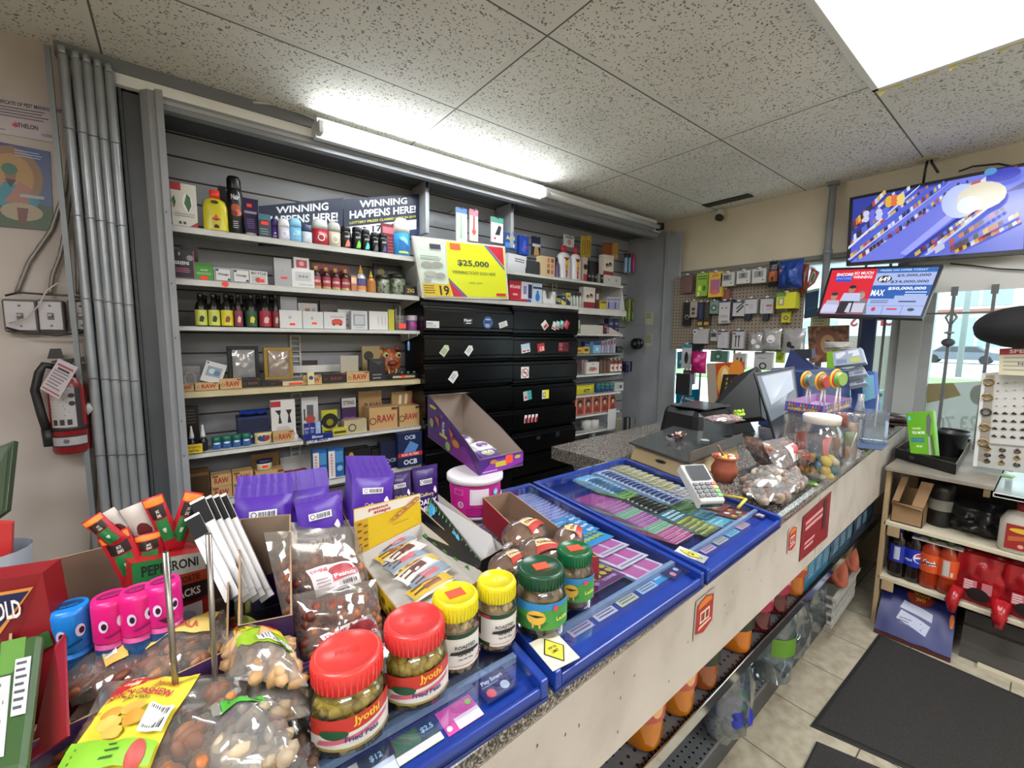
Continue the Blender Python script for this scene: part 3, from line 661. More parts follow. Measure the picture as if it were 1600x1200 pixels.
# --- third shelf
z=ZS3
for k,(a,b_,c,c2,lab) in enumerate(((303,323,'c6cc58','20241a','dark bottle with pale yellow animal label, leftmost of two alike'),(324,343,'c6cc58','20241a','dark bottle with pale yellow animal label, second from left'),(344,364,'d8cc3c','8c3c1c','dark bottle with bright yellow round label'),
  (365,379,'8a3444','d8b8b8','dark bottle with maroon label'),(383,402,'2c5a36','d8c83c','dark bottle with green and yellow fruit label'),(404,425,'a02838','d8b0a8','dark bottle with bright red label'),(425,437,'7c2430','c8a8a0','dark bottle with dull red label, next to white cartons'))):
 sh_bottle('flavoured_wrap_bottle',lab,'bottle',a,b_,458+k*.4,z,'btl','17120f','0d0c0b',(.03,.5,2.4,[('r',0,0,1,1,c),('p',[(.35,.25),(.6,.2),(.7,.5),(.55,.65),(.4,.55)],c2),('ln',.2,.75,.8,.92,2,c2)]),Y=SY+.03)
for k in range(6):x,w,h=fit(312+k*21,329+k*21,461,z,SY+.1);bottle('flavoured_wrap_bottle','plain dark bottle in the rear row behind the labelled ones','bottle',(x,SY+.13,z),w,h,'btl','120f0d','0b0a0a',group='rear row of dark bottles')
Wb='cfcfce'
sh_carton('charger_carton','white square carton with red sticker, left of the alike pair on third shelf','carton',437,472,485,z,.05,Wb,[('c',.45,.6,.08,'9a9c9e'),dot(.55,.22,.24,.12)])
sh_carton('charger_carton','white square carton with red sticker, right of the alike pair on third shelf','carton',473,505,487,z,.05,'c9c9c8',[('c',.45,.6,.08,'9a9c9e'),dot(.55,.3,.24,.12)])
sh_carton('phone_carton','grey carton standing behind left white square carton','carton',438,464,464,z,.03,'97989c',[('r',.3,.5,.6,.53,'707276')],Y=SY+.09)
sh_carton('phone_carton','beige carton with tiny brown picture behind the white pair','carton',466,496,474,z,.03,'aeaaa6',[('r',.35,.5,.6,.8,'8a6a50'),('r',.7,.4,.9,.8,'8a8c90')],Y=SY+.09)
sh_carton('toy_car_carton','white carton with red car picture on the third shelf','carton',506,540,488,z,.05,'cbcbca',[('p',[(.35,.25),(.85,.25),(.85,.5),(.72,.6),(.5,.6),(.35,.5)],'c8442c'),('c',.45,.25,.06,'1d1d1d'),('c',.75,.25,.06,'1d1d1d'),('r',.3,.7,.9,.74,'8a8a8a')])
sh_carton('dark_ornament','dark mottled box behind the red car carton','carton',500,527,470,z,.02,'3c332e',Y=SY+.12)
sh_carton('slim_carton','slim white carton with small dark figures','carton',528,548,484,z,.03,'bdbdbc',[('c',.7,.7,.04,'6a6a6a'),('c',.7,.5,.04,'6a6a6a'),('c',.7,.2,.05,'4a4a4a')],Y=SY+.07)
sh_carton('watch_strap_carton','white carton with silver case picture and hang tab','carton',549,574,486,z,.03,'c6c8c8',[('r',.12,.2,.85,.8,'8d9092'),('r',.2,.27,.78,.73,'b4b8ba'),('ln',.2,.04,.8,.14,2,'8a8a8a')])
sh_carton('adapter_carton','tall white carton with three faint arrows near shelf end','carton',577,606,487,z,.05,'d2d1ce',[('r',.45,.3,.5,.7,'aaaaaa'),('r',.65,.3,.7,.7,'aaaaaa'),('r',.84,.3,.88,.7,'aaaaaa')])
sh_carton('yellow_packet','narrow yellow packet squeezed beside the pen cylinder','packet',607,616,484,z,.02,'b8b02c')
x,w,h=fit(617,639,478,z,SY+.03)
t=thing('pen_cylinder','clear cylinder of thin metal pens at the end of the third shelf','pen holder',(x,SY+.03+w/2,z))
M().lathe([(w/2,0),(w/2,h*.62)],glass('ffffff',.2,.1,.15,'c8c8c8'),14,caps=False).build('cylinder',t)
for k in range(7):q=M();a=k*.9;q.tube([(w*.28*math.cos(a),w*.28*math.sin(a),.003),(w*.34*math.cos(a),w*.34*math.sin(a),h*(.9+.1*(k % 2)))],.0028,mat('b8b4ae' if k % 3 else '3a3230',.3,.4),6);q.build('pen',t)
q=M();q.front(-.022,.022,-w/2-.001,.012,.04,[('r',0,0,1,1,'ff4a38')]);q.build('price_sticker',t)
sh_bottle('perfume_bottle','small purple bottle with pale cap at right end of third shelf','bottle',640,655,493,z,'jar','8a5a94','d8c8d8',(.1,.6,2.,[('r',0,.3,1,.7,'c84a8a')]))
pa=rp(638,521,'y',SY-.01)
t=thing('keychain_light','little blue keychain torch dangling from the shelf end','keychain',pa)
M().tube([(0,0,0),(.002,0,-.02),(0,0,-.04)],.0018,mat('b0b0b0',.3,.8),6).build('chain',t);M().lathe([(.003,-.1),(.007,-.095),(.007,-.055),(.003,-.045)],mat('6a9ad0',.3),12).build('torch_body',t)

# --- cream shelf: rolling papers
z=ZS4
kraft='bd9a68'
def raw(label,px0,px1,yt,z,d=.03,Y=None,n=1,base=kraft,ink='9e2620',txt='RAW',fs=.55,rz=0):
 it=[('t',.58,.48,fs,txt,.62,ink),('c',.12,.4,.16,'6a4a30'),('c',.12,.4,.11,base),('r',.78,.84,.98,.95,'5a3c24')]
 return sh_carton('rolling_paper_box',label,'paper box',px0,px1,yt,z,d,base,it,Y=Y,rz=rz)
raw('brown rolling paper box cut off by the grey post on the cream shelf',276,303,600,z)
raw('flat brown rolling paper box under the tilted white carton',305,342,598,z)
raw('brown rolling paper box right of the tilted white carton',344,378,592,z)
raw('black rolling paper box with pink writing below the black frame',379,408,592,z,base='1f1a18',ink='8a4a4c',fs=.3)
raw('low black rolling paper box between the black frame and yellow frame',409,441,596,z,base='1b1718',ink='8a3038',fs=.3)
sh_carton('cigar_pack','low cream and red pack below the yellow frame','carton',442,474,596,z,.03,'c8b088',[('r',.3,.1,.95,.6,'c04434'),dot(.7,.5,.3,.4)])
raw('brown rolling paper box half behind a small cream box',474,503,587,z)
sh_carton('small_cream_box','narrow cream box with blue oval on the cream shelf','carton',481,491,582,z,.02,'d8cc98',[('e',.5,.55,.36,.16,'2c3c7c')],Y=SY+.004)
raw('black rolling paper box with dark red writing, right of the narrow cream box',504,542,584,z,base='17130f',ink='8a2a30',fs=.4)
raw('brown rolling paper box beside the black jar bag',542,577,581,z)
sh_carton('black_pouch','black shiny pouch near the orange mask on the cream shelf','pouch',577,602,561,z,.03,'18181a',[('r',.2,.25,.75,.3,'8a8a8a'),('r',.2,.1,.7,.15,'8a8a8a'),('p',[(.1,.95),(.6,.7),(.9,.9)],'3c3c40')],bev=.006)
x,w,h=fit(602,660,579,z,SY+.02)
t=thing('black_tray','black tray holding little metal cups, right end of cream shelf','tray',(x,SY+.07,z))
q=M();q.box(-w/2,w/2,-.045,.045,0,h*.6,mat('111113',.3));q.front(-w/2,w/2,-.045,0,h*.6,[('r',.2,.3,.8,.7,'b8a878'),dot(.48,.5,.1,.5)]);q.build('tray_body',t,.002)
for k in range(5):q=M();q.lathe([(.009,h*.6),(.01,h*.6+.012)],mat('8a8f98',.3,.7),10,c=(-w*.34+k*w*.17,-.015));q.build('metal_cup',t)
# orange tiger-like mug
x,w,h=fit(598,634,543,z,SY+.08)
t=thing('novelty_mug','orange grinning cat-face mug behind the black tray','mug',(x,SY+.16,z))
q=M();q.ball((0,0,h*.52),w*.5,noisy('orange_mug_glaze',[(.35,'7c2c14'),(.5,'b4562c'),(.65,'c89058')],40,.35),12,(1,.8,h/w*.9))
q.ball((-w*.27,-w*.3,h*.75),w*.13,mat('d8d0a0'));q.ball((w*.27,-w*.3,h*.75),w*.13,mat('d8d0a0'));q.ball((-w*.27,-w*.41,h*.75),w*.06,mat('1a1410'));q.ball((w*.27,-w*.41,h*.75),w*.06,mat('1a1410'));q.ball((0,-w*.38,h*.5),w*.16,mat('7c3a34'),10,(1.4,.7,.8))
q.ball((-w*.36,0,h*.97),w*.11,mat('8a3a1c'));q.ball((w*.36,0,h*.97),w*.11,mat('8a3a1c'))
for s in (-1,1):q.ball((s*w*.16,-w*.34,h*.24),w*.06,mat('e8e0c8'),6,(.6,.6,1.6))
q.build('mug_body',t)
sh_carton('patterned_box','patterned brown box behind the cat-face mug','carton',566,598,541,z+.001,.02,'a08a5c',[('c',.3,.7,.15,'2a2a24'),('c',.7,.5,.12,'c8442c'),('c',.5,.3,.15,'c8b040')],Y=SY+.15)
# white ladder bag, tilted carton, frames
t=sh_carton('earphone_carton','white earphone carton tilted over the rolling paper boxes','carton',310,344,566,z+.032,.03,'c9c9c6',[('r',.15,.3,.85,.78,'8a98a0'),('c',.4,.55,.13,'b8c8d4'),('c',.65,.5,.13,'5a7a9a'),('c',.1,.92,.04,'303030')],Y=SY+.035)
t.rotation_euler=(0,.33,0)
pa=rp(296,575,'y',SY+.07);t=thing('cable_pack','clear pack of white cable at left end of the cream shelf','cable pack',(pa.x,SY+.07,z))
M().box(-.04,.04,-.012,.012,0,.11,glass('f4f4f4',.3,.15,.35,'b8b8ba')).build('clear_pack',t,.004)
M().tube([(.02*math.cos(a*.6),-.005,.05+.03*math.sin(a*.6)) for a in range(22)],.003,mat('e0e0e0')).build('cable',t)
def framed(label,px0,px1,yt,rim,inner,bagcol,Y=SY+.06):
 x,w,h=fit(px0,px1,yt,z+.03,Y);t=thing('display_box',label,'display box',(x,Y,z+.03));q=M();b_=w*.13
 for a in ((-w/2,w/2,0,b_),(-w/2,w/2,h-b_,h),(-w/2,-w/2+b_,b_,h-b_),(w/2-b_,w/2,b_,h-b_)):q.box(a[0],a[1],0,.03,a[2],a[3],mat(rim,.4))
 q.box(-w/2,w/2,.025,.03,0,h,mat(inner,.6));q.build('frame',t,.002)
 q=M();ww=w*.72;rnd=random.Random(int(px0))
 q.grid(lambda u,v:((u-.5)*ww,-.004-.014*max(0,math.sin(PI*u)*math.sin(PI*v))**.5-.008*noise.noise(Vector((u*5+px0,v*6,0))),h*.1+v*h*.8),12,12,glass('ffffff',.5,.12,.55,bagcol));q.build('plastic_bag',t)
 return t
framed('black box frame with clear bag and red sticker on the cream shelf',355,404,541,'0c0c0d','1a1a1a','bdbdbe')
framed('yellow frame with pale clear bag and black handle',412,457,543,'9a7a2c','6a5020','cbb9a8')
q=M();q.box(-.13,.13,0,.004,-.02,.02,mat('e2e2de'));pa=rp(496,576,'y',SY+.22);solo('price_rail',q,'blank white strip low behind the cream shelf boxes','price strip',(pa.x,SY+.22,pa.z))
pa=rp(470,567,'y',BY-.01);q=M();q.box(-.03,.045,0,.008,-.014,.014,mat('2e2018'));solo('hook_block',q,'small dark brown block on slatwall above blank strip','hook',(pa.x+.04,BY-.02,pa.z))
sh_carton('small_jewel_card','little pale shaped card with barcode standing on the paper boxes','card',532,560,556,z+.001,.01,'b8b0a0',[('r',.5,.12,.9,.32,'e8e8e8'),('bar',.52,.14,.88,.3,'3a3a3a')],Y=SY+.09)

# --- fifth shelf
z=ZS5
sh_carton('vape_box','tall black carton at the left end of the blue jar shelf','carton',287,310,636,z,.04,'121112',[('ln',.2,.6,.8,.95,5,'5a4a3a')],Y=SY+.07)
for k,(a,b_,y) in enumerate(((293,305,667),(311,323,665))):
 sh_bottle('nasal_spray_bottle','black dropper bottle with white pointed cap, %s' % ('left one behind the yellow tag' if k==0 else 'right one next to blue jars'),'dropper bottle',a-1,b_+1,y,z,'drop','1a1c20','e2e2e0',(.02,.36,2.,[('r',0,0,1,1,'14181e'),('ln',.2,.2,.8,.8,3,'9aa0a8')]))
pa=rp(302,702,'y',SY-.004);q=M();q.box(-.034,.034,0,.002,-.02,.022,mat('e0c02c'));q.front(-.034,.034,0,-.02,.022,[('t',.5,.68,.2,'ANTISEPTIC',.85,'6a4a10'),('t',.5,.3,.2,'CAPITAL',.7,'6a4a10')])
solo('price_tag',q,'yellow tag hanging on shelf edge at the far left','price tag',(pa.x,SY-.004,pa.z))
for k,(a,b_,y) in enumerate(((331,347,684),(347,363,682),(363,378,680),(378,393,678))):
 sh_bottle('ointment_jar','blue ointment jar with green lid, in the row of four left of the oval jar','ointment jar',a,b_,y,z,'jar','20466e','1f6a52',(.05,.6,2.2,[('r',0,0,1,1,'2c5c94'),('e',.5,.8,.3,.14,'d8e4e8'),('ln',.2,.15,.8,.5,3,'a8c4dc')]),group='blue ointment jars on the fifth shelf')
sh_carton('navy_box','open navy display carton behind the row of blue jars','carton',372,421,651,z,.1,'1b2140',[('r',.0,.92,1,1,'2a3460'),('e',.3,.28,.14,.08,'9aa8b8')],Y=SY+.06)
q=M();x,w,h=fit(375,418,645,z,SY+.09);q.grid(lambda u,v:((u-.5)*w,(v-.5)*.07,.012*math.sin(PI*v)+.012*noise.noise(Vector((u*6,v*5,3)))),10,6,mat('24409a',.25));q.grid(lambda u,v:((u-.5)*w,(.5-v)*.07,-.004),2,2,mat('24409a',.25))
solo('blue_packet',q,'crinkled blue packet heaped on top of the navy carton','packet',(x,SY+.11,rp(395,648,'y',SY+.08).z+.006))
sh_bottle('petroleum_jelly_jar','pale yellow oval jelly jar with blue and red label on blue jar shelf','jar',399,426,677,z,'jar','d8cc96','cfc48c',(.1,.95,1.9,[('e',.5,.5,.42,.36,'2c4080'),('e',.68,.5,.2,.26,'9c3040')]),flat=.6)
sh_carton('cable_carton','tall white carton picturing a two-pronged black cable','carton',423,461,625,z,.03,'d5d3ce',[('r',0,.83,.4,.97,'b02c34'),('p',[(.15,.75),(.4,.75),(.36,.62),(.42,.42),(.28,.42),(.32,.62)],'22242a'),('p',[(.6,.75),(.86,.75),(.76,.62),(.82,.42),(.66,.42),(.7,.62)],'22242a'),('ln',.2,.2,.85,.34,3,'9a9a9a')],Y=SY+.06)
raw('brown rolling paper box standing under the two-pronged cable carton',427,459,674,z)
sh_bottle('dropper_bottle','small white cone-topped dropper at the right end of blue jar shelf','dropper bottle',457,467,670,z,'drop','c8c8c4','e2e2de')
z=ZS5-.002
sh_carton('strap_carton','white carton with black and red watch strap, near the slotted strip','carton',471,497,621,z,.03,'c9c9c8',[('r',.3,.3,.7,.8,'5a5c60'),('c',.5,.42,.12,'b04a40'),('r',.1,.4,.2,.7,'4a4a4a')],Y=SY+.11)
x,w,h=fit(473,517,651,z,SY+.02);t=thing('lip_balm_tray','clear display tray of blue lip balm packs on the shelf edge','display tray',(x,SY+.05,z))
M().box(-w/2,w/2,-.06,.06,0,.006,mat('2a3878')).build('tray_base',t);q=M();q.box(-w/2,w/2,-.062,-.058,.0,.03,mat('222c78',.3));q.front(-w/2,w/2,-.062,0,.03,[('t',.45,.5,.5,'Blistex',.6,'c8d0e8')]);q.build('front_strip',t,.001)
for k in range(4):q=carton(.024,.01,.07,['20287c','222c8c','9ec0dc','1e2874'][k],[('t',.5,.6,.16,['BLISTEX','blistex','lip','BLISTEX'][k],.9,'d8e0f0'),('ln',.1,.2,.9,.45,3,'a8b8d8')]);put(q.build('lip_balm_pack',t,.001),(-w*.33+k*w*.22,.0+.01*k,.008))
pa=rp(500,685,'y',SY-.006);q=M();q.box(-.05,.05,0,.002,-.02,.02,mat('dfe2e6'));q.front(-.05,.05,0,-.02,.02,[('e',.5,.76,.25,.16,'c83838'),('t',.5,.32,.42,'LIP MEDEX',.86,'2a4a8c')])
solo('price_tag',q,'white tag reading LIP MEDEX under the lip balm tray','price tag',(pa.x,SY-.006,pa.z))
sh_carton('lion_pack','yellow pack with black lion head beside the lip balm tray','carton',503,527,641,z,.02,'b8b42a',[('c',.5,.55,.32,'1c1c14'),('c',.5,.5,.14,'8a8420'),('ln',.1,.05,.9,.18,1,'1c1c14')],Y=SY+.07)
sh_carton('yellow_wrap_pack','flat yellow wrap pack lying in front of the cable carton','packet',520,543,669,z,.03,'c0b43c',[('r',.1,.3,.9,.6,'3c3c20')],Y=SY+.012)
sh_carton('purple_jar_carton','two purple jars on a card, behind the cream tray','carton',534,556,622,z,.03,'3c1c4c',[('r',0,.72,1,1,'b8b4ac'),('t',.5,.86,.12,'STING',.8,'3c3a38'),('c',.28,.3,.14,'6a3a84'),('c',.72,.3,.14,'6a3a84')],Y=SY+.09)
sh_carton('ring_tray','cream tray of black wire items between lion pack and brown boxes','tray',538,573,656,z,.06,'b5a884',[('c',.35,.4,.3,'262422'),('c',.35,.4,.22,'b5a884')],Y=SY+.03)
sh_bottle('dropper_bottle','black dropper bottle with white tip, left of first big brown box','dropper bottle',565,575,654,z,'drop','15171c','dedede')
raw('big brown rolling paper display box, left of the two above the cup noodles sign',577,621,636,z,d=.09,fs=.34)
raw('big brown rolling paper display box partly hidden by the hot nuts carton',624,656,634,z,d=.09,fs=.3)
sh_carton('open_display_lid','upright brown lid with black writing behind the big brown boxes','carton',560,596,611,z,.01,'9c7c50',[('t',.6,.6,.15,'RAW',.7,'5c2c20')],Y=SY+.13)
sh_carton('open_display_lid','upright brown lid filled with cigarette cones, behind right big box','carton',612,650,612,z,.02,'a08254',[('p',[(.2,.2),(.3,.9),(.4,.9),(.35,.2)],'e0d0b0'),('p',[(.45,.2),(.55,.95),(.65,.9),(.55,.2)],'e0d0b0'),('p',[(.65,.2),(.8,.85),(.9,.8),(.75,.2)],'b03c34'),('r',.1,.5,.9,.56,'5a3c24')],Y=SY+.12)

# --- sixth shelf
z=ZS6
sh_carton('brown_box','open plain brown carton at the left of the lowest left shelf','carton',287,327,740,z,.1,'6e4f2a',[('r',.1,.0,.98,.9,'3f2b15')])
for r_ in range(2):
 for c_ in range(2):
  pz=z+.058*r_
  x,w,h=fit(330+34*c_-r_,363+34*c_-r_,731 if r_ else 752,z,SY+.02)
  it=[('t',.5,.5,.5,'RAW',.7,'9e3020'),('r',.05,.8,.35,.95,'6a4a30')]
  solo('rolling_paper_box',carton(w*.98,.07,.056,kraft,it),'brown rolling paper carton on lowest left shelf, %s %s of the square stack of four' % (('bottom','top')[r_],('left','right')[c_]),'paper box',(x,SY+.06,pz+.001),0,None,.0012)
raw('brown rolling paper carton carrying the oval jelly jar',399,444,735,z,d=.07,fs=.4)
sh_carton('open_display_lid','upright dark brown lid behind the upper oval jelly jar','carton',392,436,708,z,.01,'7c5c34',[('t',.6,.8,.1,'RAW',.7,'5c2c20')],Y=SY+.14)
x,w,h=fit(401,425,715,rp(412,737,'y',SY+.06).z,SY+.06)
bottle('petroleum_jelly_jar','pale oval jelly jar with navy lid and red sticker, on a brown carton','jar',(x,SY+.06,z+.0015+(fit(399,444,735,z,SY+.025)[2])),w,.05,'jar','cfc8a8','101840',(.1,.6,1.8,[dot(.5,.5,.4,.5)]),.6)
for k,(a,b_,dz) in enumerate(((443,461,0),(463,489,0),(445,462,1),(464,483,1))):
 x,w,h=fit(a,b_,741,z,SY+.03);solo('cigarette_filter_pack',carton(w,.05,.03,'a02c2c',[('r',.1,.3,.5,.7,'d07a70'),('r',.7,.2,.95,.8,'d8c8c0')]),'red filter pack right of the brown cartons, in a stack of four','packet',(x,SY+.06+.01*dz,z+.001+.031*dz),.05*k,'red filter packs',.001)
for k,(a,b_,y) in enumerate(((489,511,704),(513,537,701))):
 sh_carton('bandage_box','blue bandage carton with white BANDAGES side, %s one' % ('left','right')[k],'carton',a,b_,y,z,.05,'1e5a9c',[('r',0,0,.42,.93,'e0dcd8'),('r',.45,.5,.95,.9,'4a8cc4'),('c',.72,.3,.1,'8ab8e0')]+[('t',.2,.1+.1*i,.075,ch,.3,'b42c38') for i,ch in enumerate('SEGADNAB')])
q=sh_carton('blank_card','blank white card standing behind the red filter packs','card',438,486,712,z,.004,'cfcdc8',Y=SY+.2)
sh_carton('lighter_display','black display carton with gold star right of the bandages','carton',538,580,702,z,.08,'14120f',[('p',[(.15,.75),(.25,.6),(.35,.75),(.3,.9),(.2,.9)],'c8902c'),('t',.6,.55,.12,'ZIG ZAG',.6,'8a7a50')])
sh_carton('lighter_display','long black carton with thin gold writing under the big brown boxes','carton',581,615,700,z,.08,'191512',[('t',.5,.5,.12,'Premium Brown',.9,'a08a54'),('c',.2,.2,.1,'2c7a4a')])
x,w,h=fit(622,660,676,z,SY-.03)
q=carton(w,.05,h,'16244c',[('t',.5,.86,.12,'OCB',.7,'b8c8e0'),('p',[(.2,.4),(.5,.75),(.85,.6),(.7,.4)],'5a8ac8'),('r',0,.3,1,.42,'c02c34'),('t',.5,.36,.07,'ROR FILTERS',.8,'f0e0e0'),('t',.5,.14,.15,'OCB',.7,'e6ecf4')]);solo('rolling_paper_display',q,'navy and red OCB display carton beside the hot nuts carton','display carton',(x,SY,z),0,None,.001)
x,w,h=fit(598,624,690,z,SY);solo('rolling_paper_display',carton(w,.05,h,'131a38',[('t',.6,.3,.14,'OCB',.7,'9aa8c8')]),'dark navy OCB carton left of the red and navy one','display carton',(x-.01,SY+.03,z),0,None,.001)
# ================================================================== goods on the right shelves
# --- hanging above and on the upper shelf
def hang(nm,label,cat,px0,px1,py0,py1,Y,base,items,d=.012,bev=.002,hook=True,side=(),m=None):
 """card or pack hanging from a wire hook"""
 P0=rp(px0,py0,'y',Y);P1=rp(px1,py1,'y',Y);w=P1.x-P0.x;h=P0.z-rp((px0+px1)/2,py1,'y',Y).z
 q=carton(w,d,h,m or base,items,side);t=solo(nm,q,label,cat,((P0.x+P1.x)/2,Y+d/2,P0.z-h),0,None,bev)
 if hook:wire(((P0.x+P1.x)/2,Y-.02,P0.z-.008),((P0.x+P1.x)/2,BY,P0.z+.012),'y')
 return t
wirem=mat('8a8a88',.3,.8)
def wire(a,b,ax):
 q=M();q.tube([(0,0,.012),(0,0,0),tuple(Vector(b)-Vector(a))],.0025,wirem,6)
 solo('display_hook',q,'thin wire display hook carrying a hanging pack','hook',a,0,'wire hooks on the slatwall and pegboard')
hang('brush_pack','clear pack with long green brush hanging at top, blue header','hanging pack',713,730,323,378,2.44,'b9bdb8',[('r',0,.84,1,1,'3a6aa0'),('r',.3,.1,.55,.8,'8aa88c'),('r',.6,.05,.7,.7,'e0e0dc')])
hang('brush_pack','slim pink and white hanging pack beside the blue-headed one','hanging pack',734,747,326,377,2.44,'c6b8ae',[('r',0,.8,1,1,'c86a7c'),('r',.4,.2,.6,.8,'a03a3a'),('c',.5,.3,.08,'d04a3a')])
hang('headset_pack','hanging pack with green header and black earpiece','hanging pack',768,786,338,379,2.44,'cfcfcb',[('r',0,.78,1,1,'3f8a78'),('p',[(.3,.3),(.6,.7),(.85,.65),(.7,.3)],'1c1c20'),('c',.3,.16,.05,'b03030')])
hang('pill_pouch','dark blue Advil pouch hanging right of the yellow sign','pouch',788,807,362,390,2.44,'22427c',[('t',.5,.7,.24,'Advil',.8,'d8c040'),('r',.1,.1,.9,.4,'4a7ab8'),('c',.7,.25,.12,'dfe6f0')],bev=.004)
hang('pill_pouch','bright blue crinkled pouch hanging next to the Advil one','pouch',812,826,367,398,2.44,'1c3c94',[('p',[(.2,.2),(.5,.8),(.7,.7),(.6,.1)],'3a60bc'),('c',.7,.4,.08,'c03040')],d=.03,bev=.006)
hang('pill_pouch','navy and gold pouch hanging above the cream box','pouch',832,844,368,399,2.44,'1a1c30',[('r',0,.45,1,.6,'b0b4c0'),('p',[(.2,0),(.9,0),(.7,.45),(.3,.45)],'b0884a')],bev=.004)
hang('card_pack','white hanging pack above the two big white bottles','hanging pack',882,897,366,386,2.46,'bfc0bc',[('c',.5,.4,.25,'b07a80'),('r',.1,.7,.9,.9,'7a8a7c')])
for k in range(4):hang('pencil_brush_pack','slim yellow hanging pack in the row right of the white bottles','hanging pack',909+k*3.6,912+k*3.6,368,402,2.46,'b89a34',[('r',.3,.1,.6,.8,'7a5a20')],hook=(k==1)).__setitem__('group','slim yellow hanging packs')
for k in range(5):hang('incense_pack','slim brown hanging pack in the row at the far right','hanging pack',943+k*4.6,947+k*4.6,379,406,2.46,'8a4a2a' if k<3 else 'b0843a',[('r',.2,.1,.8,.3,'c8a080')],hook=(k==2)).__setitem__('group','slim brown hanging packs')
for k,(px,c,c2,lab) in enumerate(((977,'20242c','8ab4cc','black and pale blue spray pen'),(983,'15161a','6aa0c0','black capped blue spray pen'),(989,'b8286c','e05a94','magenta spray pen'))):
 pa=rp(px,426,'y',2.5);bottle('spray_pen',lab+' hanging in the dark corner beside the upper right shelves','spray pen',(pa.x,2.5,pa.z),.03,.17,'aer',c2 if k<2 else c,c,None);wire((pa.x,2.49,pa.z+.168),(pa.x,BY,pa.z+.18),'y')
for k in range(4):
 pa=rp(972+k*5,502,'y',2.5);q=carton(.018,.012,.2,('6a8a2c','4a7a24','9ab83a','3c6a28')[k],[('r',.2,.6,.8,.9,'b87a4a'),('r',.3,.1,.7,.4,'d8e08a')]);solo('lighter_stick',q,'slim green and orange hanging stick pack right of the thick shelf','hanging pack',(pa.x,2.5,pa.z),0,'green hanging stick packs');wire((pa.x,2.495,pa.z+.198),(pa.x,BY,pa.z+.21),'y')
z=ZR1
sh_carton('index_card_box','white carton lying tilted on a white tray, above the red carton','carton',794,822,398,z+.043,.05,'c5c6ca',[('ln',.35,.3,.9,.7,2,'44464a'),('r',0,0,1,.1,'8c92a0')],rz=0).rotation_euler=(0,.06,0)
sh_carton('tray','low white tray under the tilted white carton','tray',792,821,413,z,.07,'c2c4c6',Y=SY+.012)
sh_carton('dark_box','dark grey box between white tray and cream picture box','box',822,843,408,z,.05,'35373a')
sh_carton('picture_box','cream box printed with small brown squares','box',845,867,401,z,.05,'cdb68e',[('r',.45+.27*i,.15+.28*j,.63+.27*i,.36+.28*j,('7c5030','a8704c','d0744c')[(i+j) % 3]) for i in range(2) for j in range(3)])
sh_bottle('hair_tonic_bottle','small dark violet bottle beside the big white bottles','bottle',869,877,402,z,'squ','5a4a74','1a1618')
for k,(a,b_,y) in enumerate(((877,895,383),(896,911,386))):
 sh_bottle('cooking_oil_bottle','large white bottle with red and yellow flower label and red cap, %s of the pair' % ('left' if k==0 else 'right'),'bottle',a,b_,y,z,'squ','cfcfd2','a8283a',
              (.05,.64,1.7,[('r',.22,0,.9,1,'7c2018'),('c',.55,.72,.14,'d8a83a'),('e',.55,.45,.2,.12,'c8882a'),('c',.55,.2,.09,'c85a3a')]),flat=.6,p=3)
womanbox=[('r',0,.0,1,.3,'8a2a34'),('r',.1,.3,.9,.8,'d8d0c4'),('c',.35,.55,.1,'2a1c18'),('c',.35,.5,.06,'b8947c'),('c',.65,.6,.11,'1c1412'),('c',.65,.55,.06,'c09a84')]
sh_carton('hair_colour_box','narrow hair colour carton standing right of the white bottles','carton',912,918,402,z,.05,'b8a89c',[('r',0,0,1,.3,'9a3a44'),('c',.5,.6,.12,'2a1c18')])
for k in range(5):sh_carton('hair_dye_pack','small dark pack in the low row before the photo carton','carton',919+k*5,923+k*5,425+k,z,.03,('1d1a1b','3a3634','231e1e','8a8680','1b1719')[k],[('r',.1,.5,.9,.7,'8a8a86')],group='small dark packs')
sh_carton('hair_colour_box','white carton with photo of two dark-haired women, right end of top right shelf','carton',943,959,399,z+.05,.05,'cfc6bb',womanbox)
sh_carton('white_carton','low white carton under the photo carton of two women','carton',945,970,431,z,.05,'c8c6c0',[('c',.25,.5,.12,'8a8680'),('c',.7,.5,.14,'7a7670')],Y=SY+.01)
sh_carton('dark_carton','dark carton behind the hair colour boxes on the top right shelf','carton',921,942,409,z,.03,'2b2827',Y=SY+.1)
